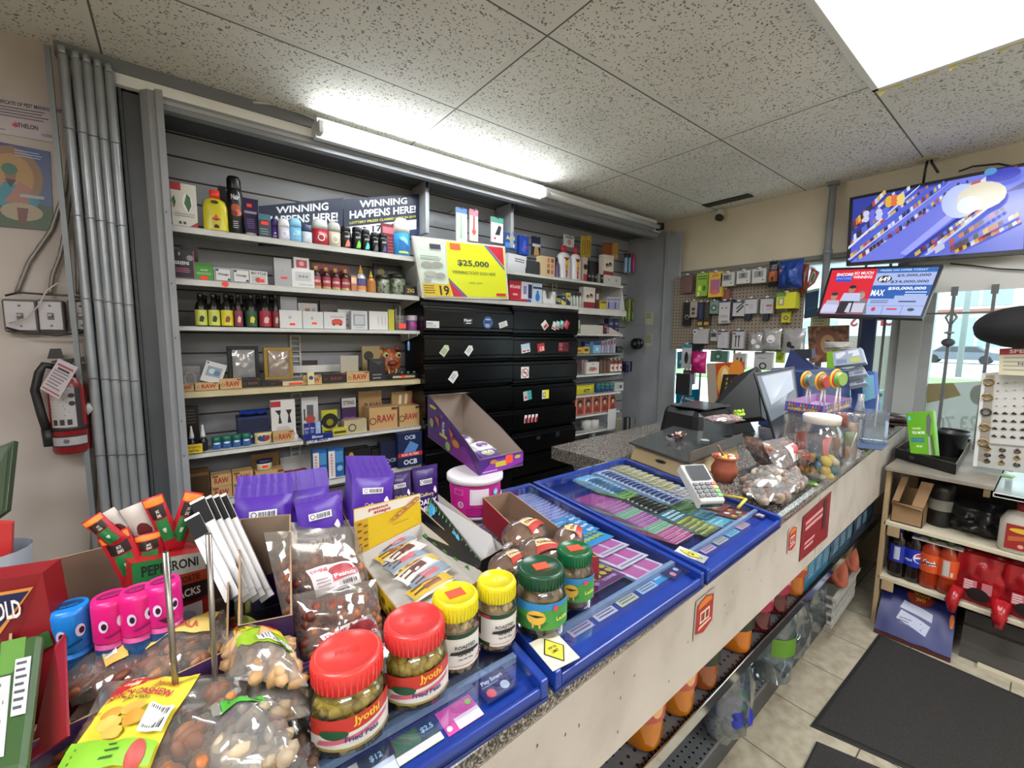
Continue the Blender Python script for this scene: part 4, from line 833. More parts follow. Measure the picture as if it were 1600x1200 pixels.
# yellow winning sign and frame
zr=ZR2
bd=poster('prize_sign','bright yellow sign reading $25,000 winning ticket sold here, on top of cabinets','sign',[(644,368),(789,385),(795,468),(660,465)],SY-.035,'c9c9c2',
   [('r',.02,.2,.3,.9,'cfdccf'),('p',[(.27,.03),(.98,.03),(.98,.97),(.33,.97)],'dbe01e'),('p',[(.97,.62),(.97,.97),(.78,.97)],'c8283c'),('p',[(.74,.97),(.78,.97),(.97,.6),(.97,.54)],'6a6a9a'),('p',[(.33,.03),(.45,.03),(.3,.3)],'c8283c'),('p',[(.45,.03),(.49,.03),(.3,.36),(.3,.3)],'6a6a9a'),
 ('r',.36,.84,.47,.95,'e0643a'),('t',.6,.62,.12,'$25,000',.36,'3a4a3c'),('t',.6,.46,.055,'WINNING TICKET SOLD HERE',.5,'7a8a3a'),('t',.6,.28,.035,'APRIL 2019',.16,'8a9a3a'),('r',.84,.06,.96,.11,'d03a44'),
 ('r',.02,.03,.3,.24,'d8b828'),('t',.24,.13,.17,'19',.1,'15140c'),('ln',.03,.06,.17,.22,4,'6a5210'),
 ('r',.15,.82,.26,.9,'3a4252'),('e',.1,.55,.06,.05,'9a9c92'),('e',.2,.56,.06,.05,'9a9c92'),('e',.12,.4,.07,.05,'a8aaa0'),('e',.22,.38,.05,.05,'9a9c92'),('e',.08,.3,.04,.05,'a8aaa0'),('ln',.04,.62,.28,.7,3,'7a8078')],.02)
# --- second right shelf
sh_carton('cold_remedy_box','red carton with white writing beside the yellow sign','carton',796,814,439,zr,.04,'b01c30',[('t',.5,.72,.15,'MYLANSE',.9,'e8d0d0'),('r',.3,.3,.7,.4,'e0a0a8')])
sh_carton('cold_remedy_box','white and navy striped carton right of the red one','carton',815,832,441,zr,.04,'cfd0da',[('r',.6,.2,.95,.9,'1c2448'),('r',.1,0,.9,.16,'3a5aa0'),('r',.15,.4,.45,.8,'7a7aa8')])
sh_carton('cold_remedy_box','pale blue carton with figure drawing','carton',833,847,443,zr,.04,'b4c8dc',[('r',0,.72,1,.82,'33343c'),('e',.5,.3,.25,.22,'3a6ab0'),('c',.5,.55,.08,'3a6ab0')])
sh_carton('flat_red_pack','flat red pack lying in front of the red carton','packet',797,824,467,zr,.03,'b8283a',[('r',.0,.2,1,.4,'7c1828')],Y=SY-.012)
q=M();x,w,h=fit(849,868,455,zr,SY+.02)
q.prism([(-w/2,0),(w/2,0),(w/2,h),(w*.3,h*.98),(w*.22,h*.4),(-w*.22,h*.4),(-w*.35,h),(-w/2,h)],0,.05,mat('d0d0cc'),T=Matrix(((1,0,0,0),(0,0,1,0),(0,1,0,0),(0,0,0,1))))
solo('card_holder',q,'empty white notched card holder on the upper right shelves','holder',(x,SY+.02,zr+.001))
for k,(a,b_,y,c,c2) in enumerate(((869,876,466,'b8b046','2c3a6c'),(877,884,462,'24366c','c8c058'),(885,891,458,'c8c060','22305c'))):sh_carton('capsule_box',('left','middle','right')[k]+' one of three yellow and navy capsule cartons','carton',a,b_,y,zr,.05,c,[('p',[(0,0),(1,0),(1,.3),(0,.6)],c2),('r',.2,.7,.8,.8,c2)])
for k in range(4):sh_bottle('eye_drop_bottle','slim pale bottle in row between capsule cartons and women photo carton','bottle',892+k*4.8,896+k*4.8,457,zr if k<2 else ZR2B,'btl','a8b8b4' if k % 2 else 'b8b8b0','3a4a4a',group='slim pale bottles')
sh_carton('hair_colour_box','carton with photo of two women on the thick shelf ledge','carton',912,930,449,ZR2B,.05,'cfc8c2',womanbox)
sh_carton('hair_colour_box','narrow dark striped carton next to the lower photo carton','carton',931,936,453,ZR2B,.05,'4a2c30',[('r',.1,.5,.9,.8,'c8b8b0')])
sh_carton('bandage_carton','yellow carton with striped side on the thick ledge','carton',937,948,470,ZR2B,.04,'c0ae2c',[('r',.1,.7,.9,.9,'6a5a20')])
for k in range(4):sh_carton('toothpaste_carton','upright white carton with blue stripes in the row at right end of thick ledge','carton',949+k*5.2,953+k*5.2,464,ZR2B,.05,'b4b6c8',[('r',.2,.1,.8,.6,('34409a','8a90b8')[k % 2]),('r',.2,.75,.8,.85,'6a3a6a')],group='striped cartons on the thick ledge')
# --- narrow shelves
sh_carton('green_tube_box','white and green carton at the left end under thick ledge','carton',900,906,500,RZ[3],.05,'b8bcae',[('r',0,0,1,.35,'6a8a3a')])
sh_carton('long_carton','long plain white carton under the thick ledge','carton',907,942,508,RZ[3],.05,'c5c4b8')
for k,(a,b_,y,c) in enumerate(((943,950,506,'5a2c30'),(951,959,498,'2a2c4a'),(960,967,498,'22284a'))):sh_carton('dark_medicine_carton',('maroon carton right of the long white one','navy carton dotted with grey, beside the maroon one','navy carton nearest the right shelf end')[k],'carton',a,b_,y,RZ[3],.05,c,[('r',.2,.6,.8,.75,'8a8aa8'),('r',.2,.3,.8,.4,'7a6a78')],Y=SY+.05)
q=M();x,w,h=fit(952,972,512,RZ[3],SY+.01);q.prism([(-w/2,0),(w/2,0),(-w/2,h)],0,.03,mat('c8b0b4'),T=Matrix(((1,0,0,0),(0,0,1,0),(0,1,0,0),(0,0,0,1))));solo('folded_card',q,'white and pink wedge of folded card on the white shelf under the thick ledge','card',(x,SY+.01,RZ[3]+.001))
for k,(a,b_,y,c,it) in enumerate(((900,910,543,'c8a82c',[('r',.2,.3,.8,.6,'b03a2c')]),(911,921,542,'c8b03a',[('r',.2,.3,.8,.7,'4a3a1c')]),(913,926,534,'1e2c5c',[('r',.1,.6,.9,.8,'5a7ab0')]),(927,939,534,'7ab0d0',[('r',0,.7,1,1,'223a6c'),('c',.5,.35,.15,'c8e0ec')]))):
 sh_carton('medicine_carton',('yellow and red little carton at left of the grey shelf','yellow and black little carton on the grey shelf','navy carton behind the yellow ones on the grey shelf','pale blue carton with navy top on the grey shelf')[k],'carton',a,b_,y,RZ[4],.04,c,it,Y=SY+(.07 if k==2 else .02))
for k in range(5):sh_carton('pill_carton','thin upright carton striped white and red in the row on grey shelf','carton',940+k*4.6,943.6+k*4.6,533-k*1.2,RZ[4],.05,('b0a8b4','8a90a8')[k % 2],[('r',.2,.6,.8,.9,'8a2a3c')],group='thin upright cartons on the grey shelf')
sh_carton('black_tin_box','small black box at the right end of the grey shelf','carton',964,972,541,RZ[4],.03,'1c1e1a',[('r',.2,.4,.8,.6,'5a6a3a')])
for k in range(3):q=M();x,w,h=fit(901+k*5,914+k*2,562,RZ[5],SY+.06);q.box(-.012,.012,-.03,.03,0,h,glass('f4ecec',.3,.2,.4,'b09c9c'));solo('clear_pack',q,'clear pinkish pack, in the row at the left of the shelf of red-labelled bottles','pack',(x,SY+.07,RZ[5]+.001),0,'clear packs',.002)
sh_carton('tablet_carton','white carton with red writing and brown picture','carton',916,936,566,RZ[5],.04,'d0ccc6',[('t',.5,.84,.1,'Neem',.6,'b03a34'),('p',[(.15,.3),(.5,.2),(.85,.35),(.7,.55),(.3,.6)],'a87858'),('t',.6,.4,.25,'R&C',.6,'b84034')])
for k in range(3):sh_carton('amber_pack','dark amber pack between red writing carton and little bottles','pack',937+k*5.6,942+k*5.6,563,RZ[5],.03,'4a2a18',[('r',.1,.1,.9,.9,'5c341c')],group='dark amber packs')
for k in range(3):sh_bottle('little_bottle','little bottle with white and red label and pale cap, in a row of three','bottle',955+k*6.4,960.6+k*6.4,559,RZ[5],'btl','8a3a24','b8a890',(.05,.55,2.2,[('r',0,0,1,1,'d8d0c8'),('c',.5,.5,.2,'b83028')]),group='red-labelled bottles')
x,w,h=fit(902,931,602,RZ[6],SY+.03);q=M()
def pil(w,h,d,sd,wr=.25,pw=.5):
 def f(s):
  return lambda u,v:((u-.5)*w*(1-.06*math.sin(PI*v)),s*d*(max(0,math.sin(PI*u)*math.sin(PI*v)))**pw*(1+wr*noise.noise(Vector((u*4+sd,v*4,sd)))) +s*.0006+wr*.2*d*noise.noise(Vector((u*9+sd,v*9,sd*2))),v*h)
 return f
def pillow(q,w,h,d,m,sd=1,n=10,wr=.25,items=(),pw=.5,m2=None):
 f=pil(w,h,d/2,sd,wr,pw);fr=f(-1)
 q.grid(fr,n,n,m);q.grid(lambda u,v:f(1)(1-u,v),n,n,m2 or m)
 if items:q.deco(1,1,items,lambda a,b,e:(lambda p:(p[0],p[1]-e*2,p[2]))(fr(min(max(a,0),1),min(max(b,0),1))),seg=8)
 return q
pillow(q,w,h,.06,mat('c8bc20',.35),3,10,.5,[('p',[(.3,.3),(.6,.3),(.6,.6),(.3,.6)],'3a3a10')]);solo('glove_packet',q,'crumpled yellow bag left of the small teal jars','packet',(x,SY+.05,RZ[6]))
for k in range(4):sh_bottle('ointment_jar','tiny teal ointment jar on the shelf of the yellow bag','ointment jar',934+k*6.8,940+k*6.8,599,RZ[6],'jar','1c4a66','1f6a60',group='tiny teal jars')
sh_carton('lying_carton','white carton lying past the end of the yellow bag shelf','carton',961,974,598,RZ[6],.08,'b8b8b2',[('r',.5,.3,.8,.7,'4a4a48'),('ln',.1,.2,.5,.8,3,'8a8a84')])
for k in range(5):sh_carton('hair_dye_carton','orange-red hair dye carton with a dark-haired face, in the row of five','carton',899+k*12.9,911+k*12.7,619-k*1.5,RZ[7],.05,'a04a38',[('r',0,0,.22,1,'c8785c'),('c',.6,.6,.2,'1e1412'),('c',.62,.52,.11,'c89c88'),('p',[(.35,.1),(.9,.1),(.8,.35),(.45,.35)],'7a2a24')],group='hair dye cartons in a row')
for k,(a,b_) in enumerate(((914,925),(926,937))):pq=M();x,w,h=fit(a,b_,657-k,RZ[8],SY+.05);pq.lathe([(w*.12,h),(w*.12,h-.004),(w/2,h-.0041),(w/2,0)][::-1],mat('c9c6be',.8),16);solo('paper_roll',pq,'white paper roll standing on the lower shelf, %s one' % ('left','right')[k],'paper roll',(x,SY+.08,RZ[8]+.001))
x,w,h=fit(898,912,672,RZ[8],SY+.05);q=M();q.tube([(-.04,0,.01),(0,.02,.012),(.03,-.01,.014),(.06,.01,.01)],.008,mat('2a2a2a'));solo('cable_bundle',q,'dark cable bundle lying left of the paper rolls','cable',(x,SY+.06,RZ[8]+.001))
q=M();pa=rp(956,648,'y',SY-.012);q.box(-.055,.055,0,.002,-.13,.05,mat('c2c0ba',.8));solo('paper_note',q,'blank white paper hanging over the shelf edge below the dye cartons','note',(pa.x,SY-.014,pa.z+.0),0)
q=M();pa=rp(967,665,'y',SY-.01);q.box(-.035,.035,0,.002,-.08,.07,mat('a39c84',.8));q.front(-.035,.035,0,-.08,.07,[('ln',.1,.2,.9,.9,5,'6a6450')]);solo('paper_note',q,'yellowed note with writing at the lower right shelf end','note',(pa.x,SY-.014,pa.z),0)
x,w,h=fit(907,934,694,RZ[9],SY+.02);q=M();pillow(q,w,max(h,.05),.05,mat('8c1c20',.3),6,10,.5,[('r',.6,.1,.85,.4,'c85a50')]);solo('red_packet',q,'crumpled red packet on the bottommost right shelf','packet',(x,SY+.05,RZ[9]))
q=M();x,w,h=fit(921,934,686,RZ[9],SY+.1);q.tube([(0,0,0),(0,0,.13)],.03,mat('bcb8ae',.8),14);solo('paper_roll',q,'single paper roll on the bottommost right shelf, behind the red packet','paper roll',(x,SY+.12,RZ[9]+.001))
for k in range(2):q=M();q.box(-.09,.09,-.05,.05,0,.04,mat('8e8e8a',.35));solo('clear_tray',q,'grey tray in wrapping at right of the bottommost shelf, %s one' % ('lower','upper')[k],'tray',(rp(951,680,'y',SY+.08).x,SY+.09,RZ[9]+.001+k*.043),.1*k,None,.004)
# rubber strap roll, notes and hanging purple packs on the side wall
q=M();Tx=Matrix.Rotation(PI/2,4,'Y')
q.lathe([(.018,-.03),(.05,-.03),(.05,-.016),(.03,-.014),(.03,.014),(.05,.016),(.05,.03),(.018,.03)],mat('0f1014',.3),20,T=Tx);q.lathe([(.0301,-.013),(.036,-.012),(.036,.012),(.0301,.013)],mat('1a3a80',.35),20,T=Tx)
pa=rp(995,537,'y',2.42);solo('tape_spool',q,'black spool with blue tape sticking out from the side wall','tape spool',(WX-.13,2.42,pa.z));
q=M();q.tube([(-.035,0,0),(.08,0,0)],.017,wirem,8);solo('display_hook',q,'metal peg on the side wall holding the tape spool','hook',(WX-.13,2.42,pa.z))
for k,(a,b_) in enumerate(((1014,498),(1013,531))):
 pa=rp(a,b_,'x',WX-.054);q=M();q.box(0,.002,-.045,.04,-.055,.055,mat('a8a88e',.8));q.deco(.085,.11,[('ln',.1,.5 if k==0 else .2,.9,.95,3 if k==0 else 5,'4a4a40')],lambda a,b,e:(-e,.04-a,-.055+b));solo('sticky_note',q,('upper','lower')[k]+' pale yellow handwritten note on the grey side wall','note',(WX-.0545,pa.y,pa.z))
for k,(a,b_,lab) in enumerate(((979,575,'left of the upper pair'),(988,574,'right of the upper pair'),(990,625,'single lower one'),(975,574,'behind the upper pair'))):
 pa=rp(a,b_,'y',2.52+.01*k);q=carton(.045,.012,.1,'1e1a3c',[('r',.2,.75,.8,.92,'8a8aa0'),('r',.2,.2,.8,.5,'3a3470')]);solo('violet_pack',q,'dark violet hanging pack by the side wall, '+lab,'hanging pack',(pa.x,2.52+.01*k,pa.z-.04));wire((pa.x,2.515+.01*k,pa.z+.058),(pa.x,BY,pa.z+.07),'y')
pa=rp(996,660,'y',2.45);q=M();q.tube([(0,0,.03),(-.01,0,pa.z+.05)],.014,mat('8a6a3a',.6),10);solo('broom_handle',q,'wooden broom handle leaning in the corner of the recess','broom',(pa.x,2.46,0))
pa=rp(979,655,'y',2.28);q=M();q.box(-.03,.03,-.02,.02,0,pa.z+.02,mat('1d1e20',.4));q.box(-.03,-.02,-.024,-.02,0,pa.z+.02,mat('8a8c8c',.3));q.box(.015,.03,-.024,-.02,0,pa.z+.02,mat('6a6c6c',.3));solo('metal_rack_upright',q,'dark metal upright with bright edges standing before the lower right shelves','rack',(pa.x,2.27,0))
# ================================================================== the sales counter
CTZ=CZ-.44;TZ=CZ-.41
CN=.05
def cline(x):return .342+CN*x
def speckle():
 m,n,b,v=nodemat('speckled_granite_laminate','6a6560',.16)
 t=ntex(n,v,330,2);t2=ntex(n,v,150,2)
 mx=n.nodes.new('ShaderNodeMixRGB');mx.inputs[0].default_value=.35;n.links.new(t.outputs[0],mx.inputs[1]);n.links.new(t2.outputs[0],mx.inputs[2])
 n.links.new(ramp(n,mx.outputs[0],[(.0,'2a2826'),(.44,'4a4642'),(.5,'716b64'),(.57,'97908a')],True),b.inputs['Base Color']);return m
gran=speckle()
stain=noisy('stained_white_panel',[(.3,'9e968c'),(.5,'b0a9a0'),(.75,'b7b0a8')],7,.55,6)
LX=WX-.09
ct=thing('sales_counter','long shop counter with speckled edge and stained white front panel','counter',(0,.342,0),math.atan(CN))
Tyz=Matrix(((0,0,1,0),(1,0,0,0),(0,1,0,0),(0,0,0,1)))
for nm_,xa,xb,dp in (('countertop',-1.3,1.225,.565),('countertop',1.225,LX,.84)):
 q=M();prof=[(dp,CTZ-.05),(.012,CTZ-.05)]+[(.025-.025*math.cos(a),CTZ-.025-.025*math.sin(a)) for a in (PI/2*.8,PI/2*.5,PI/2*.2,0,-PI/2*.3,-PI/2*.6)]+[(.03,CTZ),(dp,CTZ)]
 q.prism(prof,xa,xb,gran,T=Tyz);q.build(nm_,ct)
def zb(x):return CZ-.637-.047*x
q=M();v=.014;e0,e1=1.615,1.621
for a,b_ in ((-1.3,e0),(e1,LX)):
 q.hexa([(a,v,zb(a)),(b_,v,zb(b_)),(b_,v+.02,zb(b_)),(a,v+.02,zb(a))],[(a,v,CTZ-.052),(b_,v,CTZ-.052),(b_,v+.02,CTZ-.052),(a,v+.02,CTZ-.052)],stain)
pn=q.build('front_panel',ct)
q=M();q.box(e0,e1,v+.006,v+.02,zb(e0),CTZ-.052,mat('4a4742'));
for k in range(26):
 rr=random.Random(k);xx=rr.uniform(.1,1.9);zz=rr.uniform(zb(xx)+.02,CTZ-.07);q.add([(xx+.0022*math.cos(i)*rr.uniform(.6,1.3),v-.0003,zz+.003*math.sin(i)*rr.uniform(.6,1.6)) for i in range(6)],[tuple(range(6))],mat('4a423c'))
q.build('panel_marks',ct)
q=M();q.box(-1.3,1.225,.54,.56,.1,CTZ-.05,mat('6c6862',.6));q.box(1.225,LX,.56,.58,.1,CTZ-.05,mat('6c6862',.6));q.build('back_board',ct)
q=M();q.box(-1.3,-1.28,.03,.54,0,CTZ-.05,stain);q.box(LX-.02,LX,.2,.83,0,CTZ-.05,stain);q.build('end_board',ct)
# gondola shelf and base deck under the counter
pf=dots('perforated_grey_steel','6f7275','141517',.025,.0042,rough=.35,metal=.3);chrome=mat('c8cacc',.12,1.)
GS=CZ-.95
gd=thing('gondola_shelf','perforated grey steel shelf with chrome lip under the counter','shelf',(0,.472,0),.02)
q=M();q.box(-1.2,3.0,.0,.34,GS-.012,GS-.001,pf);q.build('shelf_board',gd)
q=M();q.box(-1.2,3.0,-.006,.0,GS-.03,GS+.004,chrome);q.tube([(-1.2,-.004,GS+.006),(3.0,-.004,GS+.006)],.0035,chrome,8);q.build('chrome_lip',gd)
q=M()
for k in range(120):x_=.55+k*.0135;q.box(x_,x_+.005,.001,.006,GS,GS+.007,mat('17181a'))
q.build('lip_teeth',gd)['kind']='stuff'
q=M();q.box(-1.2,3.0,.08,.34,.085,.1,pf);q.box(-1.2,3.0,.08,.092,0,.085,mat('3b3d3f',.4));q.build('base_deck',gd)

# ------------------------------------------------------------------ ticket trays
blue=noisy('blue_tray_plastic',[(.3,'142f7c'),(.7,'1a3a92')],14,.3);blue_d=mat('0f2668',.35);navy=mat('10204c',.4)
TR=[dict(FL=(-.07,.347),FR=(.333,.346),BR=(.392,.895),BL=(-.02,.895)),dict(FL=(.345,.346),FR=(.716,.353),BR=(.772,.897),BL=(.402,.895)),dict(FL=(.727,.353),FR=(1.10,.369),BR=(1.205,.9),BL=(.783,.897))]
def tpt(k,u,v):
 a=TR[k];f=Vector(a['FL']).lerp(Vector(a['FR']),u);b_=Vector(a['BL']).lerp(Vector(a['BR']),u);return f.lerp(b_,v)
def tquad(q,k,u0,u1,v0,v1,z0,z1,m):
 pts=[tpt(k,u0,v0),tpt(k,u1,v0),tpt(k,u1,v1),tpt(k,u0,v1)]
 q.hexa([(p.x,p.y,z0) for p in pts],[(p.x,p.y,z1) for p in pts],m)
glz=glass('f6f9ff',.13,.04)
for k in range(3):
 t=thing('ticket_tray',('blue plastic lottery ticket tray under the nut jars','blue plastic lottery ticket tray in the middle, under the cookie carton','blue plastic lottery ticket tray on the right, under the card reader')[k],'ticket tray')
 q=M();tquad(q,k,0,1,0,1,CTZ+.001,CTZ+.006,blue_d);q.build('tray_floor',t)
 q=M()
 for a in ((0,.03,0,1),(.97,1,0,1),(.03,.97,.965,1)):tquad(q,k,*a,CTZ+.006,TZ,blue)
 p0,p1,p2,p3=tpt(k,.03,0),tpt(k,.97,0),tpt(k,.97,.10),tpt(k,.03,.10)
 q.hexa([(p.x,p.y,CTZ+.006) for p in (p0,p1,p2,p3)],[(p0.x,p0.y,CTZ+.014),(p1.x,p1.y,CTZ+.014),(p2.x,p2.y,TZ-.012),(p3.x,p3.y,TZ-.012)],blue)
 tquad(q,k,.03,.97,0,.012,CTZ+.006,CTZ+.022,blue)
 q.build('blue_rim',t,.002)
 q=M();tquad(q,k,.03,.97,.10,.115,TZ-.012,TZ-.003,mat('8aa0b8',.2));q.build('glass_rest',t)
 q=M();tquad(q,k,.012,.988,.035,.975,TZ-.0028,TZ-.0004,glz);q.build('glass_top',t)

def ticket_run(k,uc,uw,v0,v1,n,base,items,label,group,z=CTZ+.009,last=None,lean=.0085):
 """overlapping tickets from the back (v1) to the front (v0) of a column"""
 first=None
 for i in range(n):
  f=i/max(1,n-1);v_=v1+(v0-v1)*f;p=tpt(k,uc,v_);pu=tpt(k,uc+.05,v_)
  ang=math.atan2((pu-p).y,(pu-p).x);w=(tpt(k,uc+uw/2,v_)-tpt(k,uc-uw/2,v_)).length*.97
  if first is None:
   q=M();L=.1;q.box(-w/2,w/2,0,L,-.0006,0,mat('b8b8b8'));q.top(-w/2,w/2,0,L,0,[('r',0,0,1,1,base)]+items)
   first=solo('lottery_ticket',q,label,'lottery ticket',(p.x,p.y,z+.009),ang,group,rx=-.09)
   if last is not None:first['label']=label
  else:o=dup(first,(p.x,p.y,z+.009),ang,rx=-.09)
 return first
arc=[('e',.5,.62,.42,.3,'e4e8ee'),('e',.5,.55,.36,.28,'3a4c74'),('r',.05,.0,.95,.06,'c8d0dc'),('c',.08,.92,.03,'ffffff'),('c',.92,.92,.03,'ffffff')]
def tk(c,c2,txt=None,tc='ffffff'):
 it=[('r',0,0,1,.12,c2),('r',.06,.2,.94,.26,c2)]
 if txt:it.append(('t',.5,.1,.14,txt,.85,tc))
 it+=[('c',.2+.2*i,.16,.035,tc) for i in range(4)] if not txt else []
 return it
# right tray
ticket_run(2,.86,.17,.52,.9,9,'b9b07a',[('r',0,0,1,.1,'d8cf9a'),('c',.3,.12,.06,'8a8448'),('c',.7,.1,.05,'e0dcc0')],'pale yellow lottery ticket in the overlapping column along the far side of right tray','pale yellow tickets')
ticket_run(2,.86,.17,.3,.48,4,'b4b0a0',[('r',0,0,1,.1,'d4d0c8'),('c',.3,.1,.05,'c84a4a'),('c',.6,.12,.05,'5a8a5a')],'beige dotted lottery ticket near the card reader in right tray','beige dotted tickets')
ticket_run(2,.66,.17,.40,.9,17,'8fb0c8',[('e',.5,.12,.44,.13,'e0e6ee'),('e',.5,.06,.36,.12,'33456e'),('r',0,0,1,.02,'e8ecf0')],'blue and white arched ticket in the long overlapping column of right tray','blue and white arched tickets')
ticket_run(2,.66,.17,.30,.36,2,'6ab05a',[('t',.5,.12,.16,'BINGO',.8,'1c3a2c'),('r',0,.3,1,.34,'e0e8d0')],'green lottery ticket following the arched column in right tray','green tickets of right tray')
ticket_run(2,.46,.17,.66,.86,8,'7cc0d4',[('e',.5,.12,.44,.12,'dfe8ee'),('e',.5,.06,.36,.1,'3f6a84')],'turquoise lottery ticket at back of the middle column in right tray','turquoise tickets')
ticket_run(2,.46,.17,.59,.62,2,'8cc85c',[('t',.5,.12,.15,'CLUE',.8,'2c3a1c')],'lime green ticket in the middle column of right tray','lime tickets')
ticket_run(2,.46,.17,.38,.55,7,'1c2216',[('e',.5,.12,.4,.1,'b0b44a'),('e',.5,.08,.34,.09,'14180f'),('c',.1,.1,.03,'e8e8e0')],'black and gold arched ticket in right tray','black and gold tickets')
ticket_run(2,.46,.17,.29,.34,3,'2c7c7c',[('c',.15+.17*i,.1,.05,'d8e8e4') for i in range(5)],'dark teal dotted ticket in right tray','teal dotted tickets')
ticket_run(2,.46,.17,.14,.25,5,'4a6a50',[('c',.1+.115*i,.14,.045,'c8c83a') for i in range(8)]+[('c',.1+.115*i,.05,.03,'8a8a2a') for i in range(8)],'olive ticket with rows of yellow dots at the front of right tray','olive dotted tickets')
for r_ in range(3):
 ticket_run(2,.24,.2,.5-.16*r_,.58-.16*r_,4,'a04a84' if r_<2 else 'b8406c',[('ln',.06,.06,.94,.3,3,'d898b8'),('r',0,0,1,.02,'e8c8d8')],'magenta ticket, group %s along the near side of right tray' % ('at the back','in the middle','at the front')[r_],'magenta tickets %s' % ('back','middle','front')[r_])
 if r_<2:ticket_run(2,.24,.2,.44-.16*r_,.47-.16*r_,2,'9cc89a',[('ln',.06,.04,.94,.2,2,'4a8a5a')],'pale green ticket between the magenta groups, %s of right tray' % ('further back' if r_==0 else 'nearer the front'),'pale green tickets %d' % r_)
ticket_run(2,.86,.16,.12,.22,2,'8c2c34',[('c',.2,.2,.07,'d8b83a'),('c',.45,.15,.06,'3a8a4a'),('c',.7,.22,.07,'e0dcd0'),('c',.3,.4,.07,'e0dcd0'),('c',.75,.45,.06,'d8b83a'),('c',.5,.38,.05,'c84a4a')],'dark red ticket with coin dots right of the card reader','red coin tickets')
ticket_run(2,.66,.16,.12,.22,2,'5cb0b4',[('ln',.1,.2,.9,.8,4,'b8e0e0'),('r',.1,.04,.9,.12,'2c6a8c')],'sea green ticket in front of the card reader','sea green tickets')
# middle tray
ticket_run(1,.83,.24,.62,.9,12,'26336e',[('e',.5,.1,.46,.1,'8a98c8'),('ln',.06,.06,.94,.24,3,'b8c0e0')],'navy glitter ticket in the back run of middle tray','navy glitter tickets')
ticket_run(1,.83,.24,.45,.6,5,'3a9ed0',[('ln',.08,.1,.5,.28,2,'d8f0fa'),('c',.75,.12,.06,'e0f4fa'),('c',.88,.14,.05,'e0f4fa')],'sky blue bubble ticket in the middle tray','sky blue tickets')
ticket_run(1,.83,.24,.34,.37,1,'3aa4d4',[('t',.5,.78,.16,'bubbles',.8,'22407c'),('c',.18+.16*i,.5,.06,'c8d060') if 0 else ('c',.18,.5,.06,'c8d060')]+[('c',.18+.16*i,.25+.2*j,.07,'c0cc58') for i in range(5) for j in range(2)],'sky blue ticket lettered bubbles, front one of its run','bubble ticket')
for i in range(3):ticket_run(1,.83,.24,.29-.09*i,.29-.09*i,1,'e4dce0',[('r',.08,.15,.46,.8,'c8689c'),('r',.54,.15,.92,.8,'c8689c'),('r',.08,.05,.9,.09,'8a8a90')],'white ticket with two pink squares, %s of three on the middle tray' % ('back','middle','front')[i],'pink square ticket %d' % i)
ticket_run(1,.83,.24,.075,.075,1,'2c9ccc',[('r',0,.5,1,.9,'2c8cc4'),('r',.3,.1,.9,.4,'bcd8e8')],'bright blue ticket end at the front of middle tray','blue ticket end')
ticket_run(1,.58,.24,.30,.42,5,'d0be2c',[('c',.12+.15*i,.12,.055,'e8e2a8') for i in range(6)],'yellow ticket with pale dots in middle tray','yellow tickets')
ticket_run(1,.58,.24,.17,.17,1,'70306c',[('e',.14+.18*i,.3+.17*j,.075,.07,'d8c040') for i in range(5) for j in range(4)]+[('c',.2,.1,.06,'c88ac0'),('t',.6,.1,.08,'CROSSWORD',.4,'e0c8e0')],'purple ticket covered in yellow ovals on the middle tray','purple oval ticket')
for i in range(3):ticket_run(1,.58,.24,.8-.12*i,.86-.12*i,4,'ccc4c8',[('ln',.06,.06,.94,.5,5,'b05a7c')],'pale ticket with pink print between pink tub and cookie carton, run %s' % ('at the back','in the middle','at the front')[i],'pale pink print tickets %d' % i)
ticket_run(1,.33,.24,.16,.4,6,'7a3c84',[('r',.1,.1,.9,.25,'c8d84a'),('c',.2,.18,.08,'d8e070'),('c',.5,.16,.08,'d8e070'),('c',.8,.18,.08,'d8e070'),('r',0,0,1,.04,'4aa0c0')],'violet ticket with lime bursts behind the green-lidded jars','violet lime tickets')
ticket_run(1,.12,.15,.1,.9,10,'bcc45a',[('ln',.1,.1,.9,.3,3,'5a8a3a')],'pale lime ticket in the leftmost column of middle tray','pale lime tickets')
ticket_run(1,.33,.2,.5,.9,7,'cabfc6',[('ln',.06,.06,.94,.4,4,'a8486c')],'whitish ticket with crimson print in the column by the pink tub','whitish crimson tickets')
# left tray: mostly covered by jars
for i in range(4):
 ticket_run(0,.14+.24*i,.2,.2,.85,5,('5a1c3c','3c2440','6a2438','2c3a5c')[i],[('ln',.08,.08,.92,.4,4,'a86a88')],('wine red ticket in the column under the jars nearest the middle tray','plum ticket in the second column under the jars','crimson ticket in the third column under the jars','slate ticket in the leftmost column under the jars')[(3,2,1,0)[i]],'dark tickets %d' % i)
# price slips in the sloping front channel and cards stuck there
def chan(k,u,v=.05):p=tpt(k,u,v);z0,z1=CTZ+.014,TZ-.012;return Vector((p.x,p.y,z0+(z1-z0)*v/.1))
def slip(k,u,w,h,base,items,label,nm='price_slip',cat='price slip',v=.06,lift=.001,rz=0):
 p=chan(k,u,v);q=M();q.box(-w/2,w/2,-h/2,h/2,0,.0005,mat(base));q.top(-w/2,w/2,-h/2,h/2,.0005,items)
 sl=math.atan2(TZ-.026-CTZ,.055);return solo(nm,q,label,cat,(p.x,p.y,p.z+lift),rz,rx=sl)
E0=[('r',0,.6,1,1,'c84a7c'),('ln',.1,.1,.9,.5,2,'6a6a6a')]
slip(0,.40,.055,.028,'d6d0c0',[('ln',.05,.1,.95,.9,3,'c8a83a')],'cream price slip in front of the left red-lidded jar')
slip(0,.50,.035,.03,'c6cfd4',[('r',0,.5,1,1,'22344c'),('t',.5,.75,.24,'$12',.5,'a8d0e0')],'pale slip with dark $12 block in front of the second red-lidded jar')
